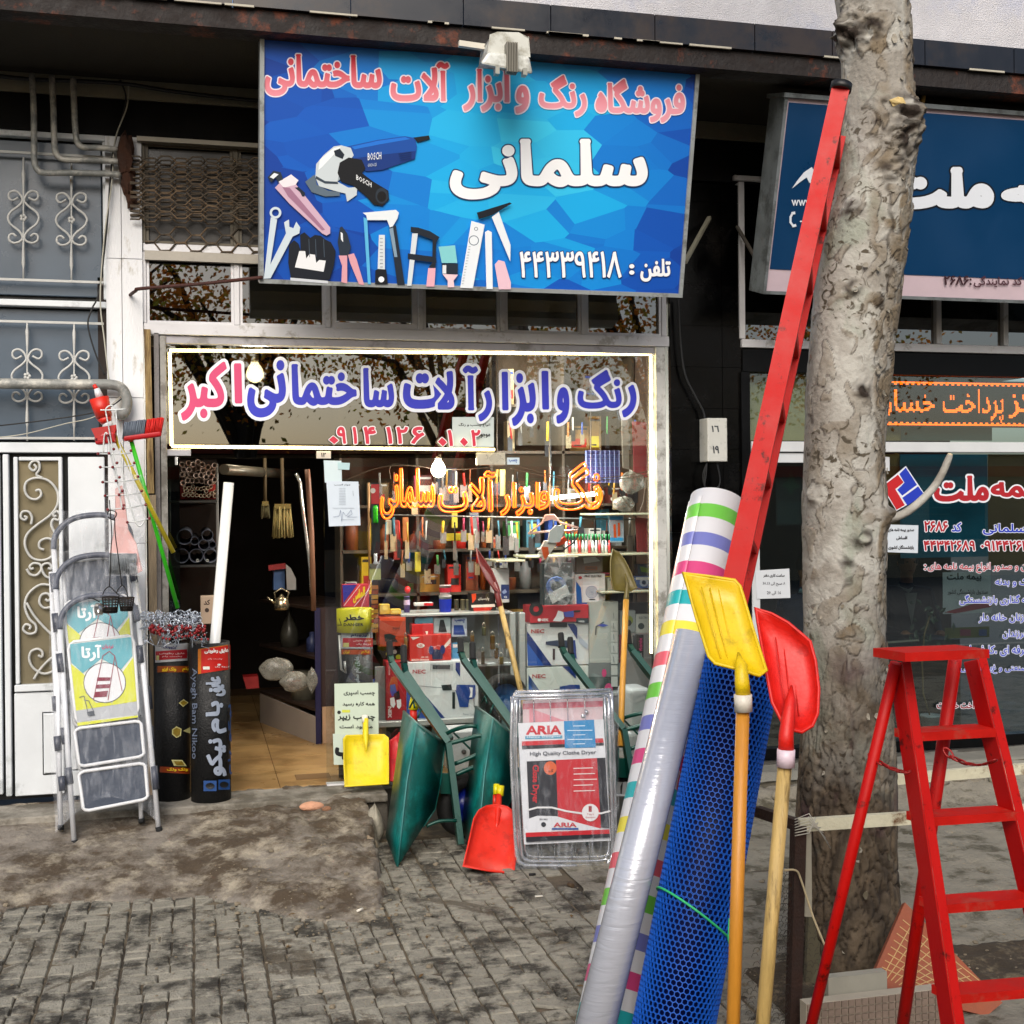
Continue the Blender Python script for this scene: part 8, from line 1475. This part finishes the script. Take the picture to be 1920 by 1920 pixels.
groove = mat('b89a6a', .9)
e1 = (Q[1]-Q[0]); e2 = (Q[2]-Q[1]); mbt = MB(); g1, g2 = S3.at(1648, 1826), S3.at(1698, 1712)
for k in range(1, 9): f = k/9; a, b_ = S3.at(1648+50*f, 1826-114*f, .001), S3.at(1648+50*f+ (1-f)*75+ f*150+20, 1826-114*f+(1-f)*35+f*140, .001); mbt.bar(a, b_, .003, .002, up=tuple(n3))
for k in range(1, 10): f = k/10; a, b_ = S3.at(1698+f*150, 1712+f*148, .001), S3.at(1648+f*75, 1826+f*42, .001); mbt.bar(a, b_, .003, .002, up=tuple(n3))
mbt.build('tile_grooves', groove, tc_)
gt_ = thing('grid_tile_kerb', 'row of greyish gridded concrete tile lying along the tree pit', 'tile', G(1640, 1925, .0)); yk0 = G(1640, 1905, .08).y
xk0, xk1 = W(1512, 1900, yk0).x, W(1776, 1900, yk0).x; zt3 = W(1640, 1868, yk0).z; zt3 = max(.12, min(.3, zt3)); MB().box(xk0, xk1, yk0, yk0+.05, 0, zt3).build('core', mat('a59c8c', .9), gt_); tm_ = mat('7a6a5e', .85, var=.15, scale=12, bump=.3); nx_ = 21; cw = (xk1-xk0)/nx_
tp = MB().box(-cw*.42, cw*.42, -.006, 0, -cw*.42, cw*.42).build('tile_cell', tm_, gt_); first = True
for i in range(nx_):
    for j in range(int(zt3/cw)):
        o = tp if first else tp.copy(); 
        if not first: COL.objects.link(o); o.parent = gt_
        first = False; o.location = V((xk0+(i+.5)*cw, yk0, zt3-(j+.5)*cw))-V(gt_.location)
tp.data.transform(Matrix.Translation(V(gt_.location)))
tag(MB().box(xk0+.12, xk0+.36, yk0+.06, yk0+.1, 0, zt3+.06).build('cement_board', mat('8f8c80', .85, var=.15)), 'pale cement board end standing behind the gridded tiles', 'board')
tag(MB().prism([G(1510, 1860, .0), G(1560, 1862, .0), W(1545, 1790, G(1540, 1860).y+.06), W(1517, 1700, G(1540, 1860).y+.08)], (0, .02, 0)).build('leaning_board', mat('55503f', .9, var=.2, scale=6)), 'greenish grey board leaning against the foot of the trunk', 'board')
nt_ = thing('wire_net', 'dark loose chicken wire hanging round the rusty guard post', 'wire net', G(1470, 1900, 0)); ny = r2a.y-.02; rn = random.Random(4); mbn = MB()
hexw = .028; 
for i in range(14):
    for j in range(26):
        cx = r2a.x-.22+i*hexw*.87*1.0+.02*N3(j*.3, 1); cz = .02+j*hexw*.8+(hexw*.4 if i % 2 else 0); y_ = ny-.05*sin(i*.5)+.03*N3(i*.4, j*.3)
        if cz > .7-.03*abs(i-8)**1.3: continue
        hx = [V((cx+cos(a*pi/3)*hexw*.55, y_+.004*cos(a), cz+sin(a*pi/3)*hexw*.5)) for a in range(4)]; mbn.tube(hx, .0011, 3, caps=False)
tag(mbn.build('wire_mesh', mat('3a342e', .6, .4), nt_), kind='stuff')
# rubble step in front of the office
struct(slab('ledge', W(1392, 1440, -.2).x, XR_, -.42, -.06, lambda x, y: .2+.008*N3(x*4, y*4, 2)-(.05 if y < -.41 else 0), 90, 12, cem), 'office_step', mat('77756c', .9, var=.2, scale=5, bump=.5))
struct(MB().box(W(1392, 1440, -.2).x, XR_, -.40, -.06, -.05, .185), 'office_step_front', mat('5c574b', .95, var=.35, scale=9, bump=1., bs=40))
for k in range(16):
    x = W(1400, 1470, -.55).x+k*.17+random.uniform(-.05, .05); rock('rubble_stone', 'broken concrete stone in the rubble below the office step', 'rubble', (x, -.48-random.uniform(0, .12), .1), random.uniform(.04, .08), (1.2, .8, .7), random.choice(['7c766a', '8f8878', '6a6458']), .25, 'rubble stones under the office step')
# ---------------------------------------------------------------- rolls standing at the tree
def axis_roll(name, label, foot, topp, r, m, cat='roll', n_=40, hollow=True):
    t = thing(name, label, cat, foot); d = topp-foot; L_ = d.length; mb = MB(); mb.lathe(foot, [(0, 0), (r, .0), (r, L_), (r*.93, L_), (r*.9, L_-.05), (0, L_-.05)] if hollow else [(0, 0), (r, 0), (r, L_-.01), (r*.96, L_), (0, L_)], n_, d); mb.build('sheet', m, t); return t, d.normalized(), L_
f1, t1_ = G(1124, 2020, 0), D(1346, 940, 5.25)
sm_ = bpy.data.materials.new('striped_plastic_sheet'); sm_.use_nodes = True; n = sm_.node_tree.nodes; L = sm_.node_tree.links; b = n['Principled BSDF']; b.inputs['Roughness'].default_value = .3
dd = (t1_-f1).normalized(); g = n.new('ShaderNodeNewGeometry'); vm = n.new('ShaderNodeVectorMath'); vm.operation = 'DOT_PRODUCT'; L.new(g.outputs['Position'], vm.inputs[0]); vm.inputs[1].default_value = dd
def mt(op, a, b_):
    q = n.new('ShaderNodeMath'); q.operation = op
    for i, x in enumerate((a, b_)): L.new(x, q.inputs[i]) if hasattr(x, 'links') else setattr(q.inputs[i], 'default_value', x)
    return q.outputs[0]
s0 = dd.dot(f1); Ltot = (t1_-f1).length; per = .132; n_str = 6
ph = mt('DIVIDE', mt('SUBTRACT', s0+Ltot-.075, vm.outputs['Value']), per*n_str); fr = mt('FRACT', mt('ADD', ph, 10), 0)
cr = n.new('ShaderNodeValToRGB'); cr.color_ramp.interpolation = 'CONSTANT'; L.new(fr, cr.inputs[0]); e = cr.color_ramp.elements; cols = ['6fbf4a', '7378b8', 'cc4a7c', '2fa3a8', 'e0d24a', 'd8606c']; WHs = 'd6d6d8'
e[0].position = 0; e[0].color = lin(cols[0]); e[1].position = .45/6; e[1].color = lin(WHs)
for k in range(1, 6):
    x = e.new(k/6); x.color = lin(cols[k]); x = e.new((k+.45)/6); x.color = lin(WHs)
above = mt('LESS_THAN', ph, 0); mx = n.new('ShaderNodeMix'); mx.data_type = 'RGBA'; L.new(above, mx.inputs[0]); L.new(cr.outputs[0], mx.inputs[6]); mx.inputs[7].default_value = lin(WHs); L.new(mx.outputs[2], b.inputs['Base Color'])
rt, _, _ = axis_roll('tablecloth_roll', 'tall roll of white plastic sheet with pastel stripes leaning by the tree', f1, t1_, .115, sm_)
lat = dd.cross(V((0, 0, 1))).normalized(); nf = lat.cross(dd).normalized(); nf = nf if nf.y < 0 else -nf
mb = MB(); mb.grid(lambda a, b_: f1+dd*(.02+(Ltot-.06)*b_)+(lat*cos(a*1.6-.2)*-1+nf*sin(a*1.6-.2))*(.1175+.004*a), 8, 30); o = mb.build('loose_edge', sm_, rt); s = o.modifiers.new('s', 'SOLIDIFY'); s.thickness = .001
f2, t2_ = G(1078, 2080, 0), D(1300, 1190, 4.5)
clr = bpy.data.materials.new('stretched_clear_film'); clr.use_nodes = True; n = clr.node_tree.nodes; L = clr.node_tree.links; b = n['Principled BSDF']; b.inputs['Base Color'].default_value = lin('b9bcc6'); b.inputs['Roughness'].default_value = .22; b.inputs['Coat Weight'].default_value = .6; b.inputs['Coat Roughness'].default_value = .08; b.inputs['Metallic'].default_value = .25
g = n.new('ShaderNodeNewGeometry'); d2 = (t2_-f2).normalized(); mp = n.new('ShaderNodeMapping'); mp.inputs['Rotation'].default_value = (0, -math.atan2(d2.x, d2.z), 0); mp.inputs['Scale'].default_value = (4, 4, 30); L.new(g.outputs['Position'], mp.inputs[0]); tx = n.new('ShaderNodeTexNoise'); tx.inputs['Scale'].default_value = 1.6; tx.inputs['Detail'].default_value = 5; tx.inputs['Distortion'].default_value = .8; L.new(mp.outputs[0], tx.inputs['Vector']); bp = n.new('ShaderNodeBump'); bp.inputs['Strength'].default_value = .32; bp.inputs['Distance'].default_value = .01; L.new(tx.outputs[0], bp.inputs['Height']); L.new(bp.outputs[0], b.inputs['Normal'])
axis_roll('film_roll', 'silvery roll of clear plastic film leaning in front of the striped roll', f2, t2_, .066, clr)
f3, t3_ = G(1237, 2060, 0), D(1392, 1238, 4.45)
bt, d3, L3_ = axis_roll('mesh_roll', 'thick roll of blue plastic hexagonal mesh tied with green string', f3, t3_, .128, mat('040f38', .6, var=.2, spec=.15))
x3 = d3.cross(V((0, 1, 0))).normalized(); y3 = d3.cross(x3); Rm = .136; nA = 44; cw_ = 2*pi*Rm/nA; rowh = cw_*.90; nR = int(L3_/rowh); vs = []; fs = []
def cylp(s_, h, r_): a = s_/Rm; return f3+d3*h+(x3*cos(a)+y3*sin(a))*r_
for j in range(nR):
    for i in range(nA):
        s_, h = (i+(.5 if j % 2 else 0))*cw_, (j+.6)*rowh; b0 = len(vs); tw = .006*sin(h*9)
        for rr_, rad_ in ((.585, Rm), (.49, Rm), (.49, Rm-.007)):
            for k in range(6): a = pi/6+k*pi/3; vs.append(cylp(s_+cos(a)*cw_*rr_*1.0, h+tw+sin(a)*cw_*rr_*.98, rad_))
        for q in range(2):
            for k in range(6): fs.append((b0+q*6+k, b0+q*6+(k+1) % 6, b0+(q+1)*6+(k+1) % 6, b0+(q+1)*6+k))
mb = MB(); mb._a(vs, fs); mb.build('hexagonal_mesh', mat('1c55b4', .5, var=.12, scale=8, spec=.3), bt)
ring = []
for k in range(36):
    a = k*pi/18; p_ = (x3*cos(a)+y3*sin(a)); ring.append(p_)
h0 = (G(1237, 2060, 0)-f3).length; hS = (D(1310, 1708, 4.2)-f3).dot(d3)-.02
tl = .03; st_ = tag(MB().tube([f3+d3*(hS+p_.x*-tl*2.2)+p_*(Rm+.004) for p_ in ring], .0042, 6, closed=True).build('green_string', mat('2fae6a', .5)), 'green string tied around the blue mesh roll', 'string')
pk = W(1371, 1726, -4.35); 
for k, q in enumerate((((1368, 1722), (1366, 1760), (1372, 1790), (1377, 1808)), ((1372, 1722), (1380, 1745), (1385, 1765)))): tag(MB().tube([D(a, b_, 4.08) for a, b_ in q], .004, 6).build('string_end', mat('2fae6a', .5)), ['longer loose end of the green string on the mesh roll', 'shorter loose end of the green string on the mesh roll'][k], 'string')
# long shovels
yf = lambda u, v, t: (u, v, D(u, v, t).y)
gf_ = G(1366, 2200, 0).y; gr_ = G(1407, 2190, 0).y
shovel('snow_shovel', 'tall yellow plastic snow shovel with wooden pole standing blade up', [yf(1281, 1074, 3.98), yf(1330, 1081, 3.97), yf(1378, 1088, 3.96), yf(1388, 1100, 3.95), yf(1412, 1180, 3.86), yf(1437, 1258, 3.78), yf(1424, 1267, 3.76), yf(1382, 1254, 3.76), yf(1341, 1244, 3.77), yf(1329, 1231, 3.79), yf(1305, 1155, 3.88)], [((1300+k*16, 1092+k*2, D(1300, 1092, 3.93).y), (1340+k*13, 1225+k*3, D(1340, 1225, 3.78).y)) for k in range(1, 5)], 'd6b400', [yf(1384, 1225, 3.78)+(.003,), yf(1389, 1250, 3.74)+(.019,), yf(1391, 1280, 3.72)+(.022,), yf(1393, 1304, 3.72)+(.0225,)], [yf(1393, 1325, 3.72), (1366, 2200, gf_)], mat('bd7f2c', .42, var=.18, scale=7, bump=.1, stretch=(5, 5, .5)), (yf(1393, 1302, 3.715), yf(1394, 1334, 3.715), .0265, 'c9c2b4'), pole_r=.020, dish=.022)
shovel('snow_shovel', 'tall red plastic shovel with greenish wooden pole standing blade up', [yf(1416, 1140, 3.95), yf(1447, 1151, 3.93), yf(1478, 1168, 3.91), yf(1504, 1190, 3.88), yf(1519, 1203, 3.87), yf(1529, 1240, 3.84), yf(1535, 1291, 3.8), yf(1533, 1338, 3.76), yf(1523, 1361, 3.74), yf(1503, 1373, 3.73), yf(1487, 1369, 3.73), yf(1466, 1353, 3.74), yf(1448, 1317, 3.77), yf(1438, 1265, 3.82), yf(1425, 1190, 3.9)], [((1440+k*14, 1180+k*9, D(1440, 1180, 3.88).y), (1462+k*12, 1330+k*2, D(1462, 1330, 3.74).y)) for k in range(1, 4)], 'cc1e12', [yf(1484, 1286, 3.79)+(.003,), yf(1482, 1315, 3.75)+(.016,), yf(1478, 1345, 3.73)+(.02,), yf(1474, 1380, 3.71)+(.022,), yf(1474, 1408, 3.7)+(.0235,)], [yf(1472, 1430, 3.7), (1407, 2190, gr_)], wood2, (yf(1474, 1405, 3.695), yf(1473, 1438, 3.695), .0265, 'd6c2cc'), pole_r=.021, dish=.032)
# ---------------------------------------------------------------- red ladders
red = mat('b00f08', .5, var=.08, scale=6, bump=.05, dirt='5a120c', dscale=16, damt=.12, spec=.25); redt = mat('ae1a12', .6, var=.2, scale=14, dirt='a03c30', dscale=9, damt=.25, spec=.2)
ld = thing('tall_ladder', 'tall narrow red steel ladder leaning against the plane tree', 'ladder', G(1195, 1960, 0))
A0, A1 = G(1185, 1965, 0), D(1576, 166, 4.9); dl = (A1-A0).normalized(); vdir = (A0.lerp(A1, .6)-CAM).normalized(); dp_ = (vdir+_r*.055).normalized(); dp_ = (dp_-dl*dp_.dot(dl)).normalized(); fw = dp_.cross(dl).normalized(); fw = fw if fw.dot(_r) > 0 else -fw
def chan(name, a, b_, w0, w1):           # C channel: web towards the viewer, flanges backwards
    mb = MB()
    for o0, o1, q0, q1 in ((-.5, .5, 0, .004), (.5, .42, .004, .045), (-.5, -.42, .004, .045)): 
        pa = [a+fw*w0*o0+dp_*q0, a+fw*w0*o1+dp_*q0, a+fw*w0*o1+dp_*q1, a+fw*w0*o0+dp_*q1]; pb_ = [b_+fw*w1*o0+dp_*q0, b_+fw*w1*o1+dp_*q0, b_+fw*w1*o1+dp_*q1, b_+fw*w1*o0+dp_*q1]; mb.hexa(pa+pb_)
    return mb.build(name, red, ld)
chan('stile', A0, A1, .09, .068); Bo = dp_*.36+fw*.018; chan('stile', A0+Bo, A1+dp_*.3+fw*.012-dl*.05, .09, .068)
LL_ = (A1-A0).length; k = .25
while k < LL_-.15: c = A0+dl*k; MB().hexa([c+fw*-.03+dp_*.006, c+fw*.036+dp_*.006, c+fw*.05+dp_*.36, c+fw*-.02+dp_*.36]+[q+dl*.02 for q in (c+fw*-.03+dp_*.006, c+fw*.036+dp_*.006, c+fw*.05+dp_*.36, c+fw*-.02+dp_*.36)]).build('rung', redt, ld); k += .272
MB().cyl(A1-dl*.0+dp_*.02, A1+dl*.03+dp_*.02, .042, 16).build('end_cap', mat('101010', .5), ld)
sl_ = thing('red_step_ladder', 'red painted steel step ladder with chains standing at right', 'step ladder', G(1760, 2200, 0)); zp = 1.55
Pc = [G(1637, 1215, zp), G(1697, 1224, zp), G(1855, 1217.5, zp)]; Pc.append(Pc[0]+(Pc[2]-Pc[1])); MB().hexa([p_-V((0, 0, .024)) for p_ in Pc]+[V(p_) for p_ in Pc]).build('platform', redt, sl_)
def stile(name, a, b_, w_, dpt, side): 
    ax = (b_-a).normalized(); wx = (Pc[2]-Pc[1]).normalized(); wx = (wx-ax*wx.dot(ax)).normalized(); dy = ax.cross(wx).normalized(); dy = dy if dy.y > 0 else -dy; mb = MB()
    for q in ((-.5*w_, .5*w_, 0, .004), ((-.5 if side < 0 else .5)*w_-.002, (-.5 if side < 0 else .5)*w_+.002, .004, dpt)):
        mb.hexa([a+wx*q[0]+dy*q[2], a+wx*q[1]+dy*q[2], a+wx*q[1]+dy*q[3], a+wx*q[0]+dy*q[3], b_+wx*q[0]+dy*q[2], b_+wx*q[1]+dy*q[2], b_+wx*q[1]+dy*q[3], b_+wx*q[0]+dy*q[3]])
    bevel(mb.build(name, red, sl_), .002, 1); return ax, wx, dy
a1_, b1_ = G(1868, 2372, 0), G(1700, 1240, zp-.045); a2_, b2_ = G(2112, 2345, 0), G(1843, 1234, zp-.045)
stile('front_stile', a1_, b1_, .028, .075, -1); stile('front_stile', a2_, b2_, .028, .075, -1)
for f_t in (V((0, 0, 0)),):
    for (vv, ul, ur) in ((1374, 1733, 1880), (1533, 1757, 1925), (1697, 1783, 1985), (1866, 1810, 2040), (2060, 1838, 2100)):
        def onl(a, b_, v):            # point of the stile seen at height v
            lo, hi = 0., 1.
            for _ in range(40):
                m_ = (lo+hi)/2
                if proj(a.lerp(b_, m_))[1] > v: lo = m_
                else: hi = m_
            return a.lerp(b_, (lo+hi)/2)
        l_ = onl(a1_, b1_, vv); r_ = onl(a2_, b2_, vv-8); r_.z = l_.z; bk_ = V((-.02, .085, 0)); MB().hexa([l_-V((0, 0, .024)), r_-V((0, 0, .024)), r_+bk_-V((0, 0, .024)), l_+bk_-V((0, 0, .024)), l_, r_, r_+bk_, l_+bk_]).build('tread', redt, sl_)
MB().tube([G(1680, 1243, zp-.05), G(1475, 2120, 0)], .0165, 12).build('rear_leg', red, sl_); MB().tube([G(1791, 1236, zp-.05), G(1668, 2095, 0)], .019, 12).build('rear_leg', red, sl_)
chm = mat('8e1a16', .4, .2)
def chain(pts):
    P = smooth([D(a, b_, t) for a, b_, t in pts], 8); acc = 0; k = 0; last = P[0]
    for a in P[1:]:
        if (a-last).length > .023:
            d = (a-last).normalized(); c = (a+last)/2; o_ = d.cross(V((0, 0, 1) if k % 2 else (0, 1, .3))).normalized(); MB().tube([c+d*.018*cos(q*pi/4)+o_*.009*sin(q*pi/4) for q in range(8)], .003, 5, closed=True).build('chain_link', chm, sl_); last = a; k += 1
chain([(1630, 1415, 3.62), (1655, 1433, 3.58), (1690, 1447, 3.5), (1708, 1448, 3.42)]); chain([(1772, 1405, 3.5), (1790, 1423, 3.48), (1825, 1434, 3.42), (1850, 1432, 3.36), (1868, 1424, 3.32)])

# soil of the tree pit, grit and small stones
soil = mat('3f362b', .98, var=.35, scale=12, bump=1, bs=60, dirt='6a5f4c', dscale=9, damt=.3)
px0, px1 = r2a.x+.02, r2b.x+1.2; py0, py1 = r2a.y+.1, r1a.y-.02
struct(slab('pit', px0, px1, py0, py1, lambda x, y: .028+.022*N3(x*5, y*5, 8)-.03*(1 if min(x-px0, px1-x, y-py0, py1-y) < .02 else 0), 90, 40, soil), 'tree_pit_soil', soil)
rn = random.Random(12); mb = MB(); gt2 = thing('grit', 'small stones and grit scattered over the paving round the apron and tree', 'grit', (0, -2, 0)); gt2['kind'] = 'stuff'
for i in range(900):
    k = rn.random()
    if k < .45: x, y = rn.uniform(px0-.3, px1), rn.uniform(py0-.3, py1+.3)
    elif k < .8: p_ = G(rn.gauss(600, 130), rn.gauss(1710, 45), 0); x, y = p_.x, p_.y
    else: x, y = rn.uniform(-1.2, 3.5), rn.uniform(-3.8, -1.)
    r_ = rn.uniform(.002, .007) if rn.random() < .9 else rn.uniform(.008, .016)
    z_ = max(.0, apron_h(x, y) if x < 1.3 else 0, .03 if px0 < x < px1 and py0 < y < py1 else 0); mb.ball((x, y, z_+r_*.3), r_, 5, (1.2, 1, .6), .3)
tag(mb.build('stones', mat('7a705f', .95, var=.4, scale=30), gt2), kind='stuff')
for i in range(14):
    u, v = rn.uniform(120, 1300), rn.uniform(1640, 1890); p_ = G(u, v, .006); a = rn.uniform(0, 6.28); d = V((cos(a), sin(a), .15))*rn.uniform(.012, .022); e_ = V((-sin(a), cos(a), .3))*.008
    lf_ = MB()._a([p_-d, p_+e_, p_+d, p_-e_+V((0, 0, .004)), p_+V((0, 0, .007))], [(0, 1, 4), (1, 2, 4), (2, 3, 4), (3, 0, 4)]); tag(lf_.build('dry_leaf', mat('5a4426', .8, var=.3, scale=40)), 'small curled brown leaf lying loose on the worn block paving', 'leaf', 'dry leaves scattered on the paving')
# ---------------------------------------------------------------- across the street, behind the viewer (seen in the glass)
far = thing('street_building', 'long pale building with rows of windows across the street behind the viewer', 'building', (0, -24, 0))
MB().box(-26, 28, -27, -24, -.17, 3.3).build('wall', mat('a08c72', .9, var=.15, scale=1), far); MB().box(-26.3, 28.3, -27.3, -23.7, 3.32, 3.55).build('roof', mat('8c3a22', .8), far)
for i in range(14):
    for z in (.9,): MB().box(-24+i*3.7, -22.2+i*3.7, -24.05, -23.98, z, z+1.5).build('window', mat('1c2630', .1), far)
MB().box(-26, 28, -23.99, -23.9, 2.7, 3.0).build('shop_band', mat('b0401c', .6), far)
leafm = bpy.data.materials.new('autumn_leaf'); leafm.use_nodes = True; n = leafm.node_tree.nodes; L = leafm.node_tree.links; n.clear(); o_ = n.new('ShaderNodeOutputMaterial'); mx = n.new('ShaderNodeMixShader'); df = n.new('ShaderNodeBsdfDiffuse'); tl = n.new('ShaderNodeBsdfTranslucent'); g = n.new('ShaderNodeNewGeometry'); tx = n.new('ShaderNodeTexNoise'); tx.inputs['Scale'].default_value = 1.2; L.new(g.outputs['Position'], tx.inputs['Vector']); cr = n.new('ShaderNodeValToRGB'); L.new(tx.outputs[0], cr.inputs[0]); cr.color_ramp.elements[0].position = .4; cr.color_ramp.elements[0].color = lin('8a8a3c'); cr.color_ramp.elements[1].position = .55; cr.color_ramp.elements[1].color = lin('c87a34'); L.new(cr.outputs[0], df.inputs[0]); L.new(cr.outputs[0], tl.inputs[0]); mx.inputs[0].default_value = .6; L.new(df.outputs[0], mx.inputs[1]); L.new(tl.outputs[0], mx.inputs[2]); L.new(mx.outputs[0], o_.inputs[0]); tb_ = mat('3c342a', .9, var=.3)
def back_tree(label, x, y, s_, seed):
    rn = random.Random(seed); t = thing('street_tree', label, 'tree', (x, y, -.15), 'brown leaved trees across the street'); MB().tube([(x, y, -.2), (x+.1, y, 2.), (x-.1, y, 4.2)], [.22, .17, .12], 9).build('trunk', tb_, t); mb = MB(); br = MB()
    for k in range(9):
        a = rn.uniform(0, 6.28); e = V((x+cos(a)*2.2*s_, y+sin(a)*1.8*s_, rn.uniform(4.2, 7.5))); br.tube([(x, y, rn.uniform(2.2, 3.8)), tuple(V((x, y, 3.8)).lerp(e, .5)+V((0, 0, .3))), tuple(e)], [.08, .05, .015], 6)
        for q in range(420):
            c = V((x, y, 4.0)).lerp(e, rn.uniform(.25, 1.15))+V((rn.gauss(0, .42), rn.gauss(0, .42), rn.gauss(-.1, .45))); d = V((rn.uniform(-1, 1), rn.uniform(-1, 1), rn.uniform(-1, 1))).normalized(); f = d.orthogonal().normalized(); r_ = rn.uniform(.03, .07); mb.quad(c-d*r_, c+f*r_*.6, c+d*r_, c-f*r_*.6)
    br.build('limbs', tb_, t); tag(mb.build('leaves', leafm, t), kind='stuff')
for i, (x, y) in enumerate(((-9, -14.5), (-5.6, -13.2), (-2.4, -14), (.8, -13.3), (4.4, -14.2), (8.2, -13.6), (12.2, -14.4))): back_tree('brown leaved street tree number %s from the left across the street' % ['one', 'two', 'three', 'four', 'five', 'six', 'seven'][i], x, y, 1, 20+i)
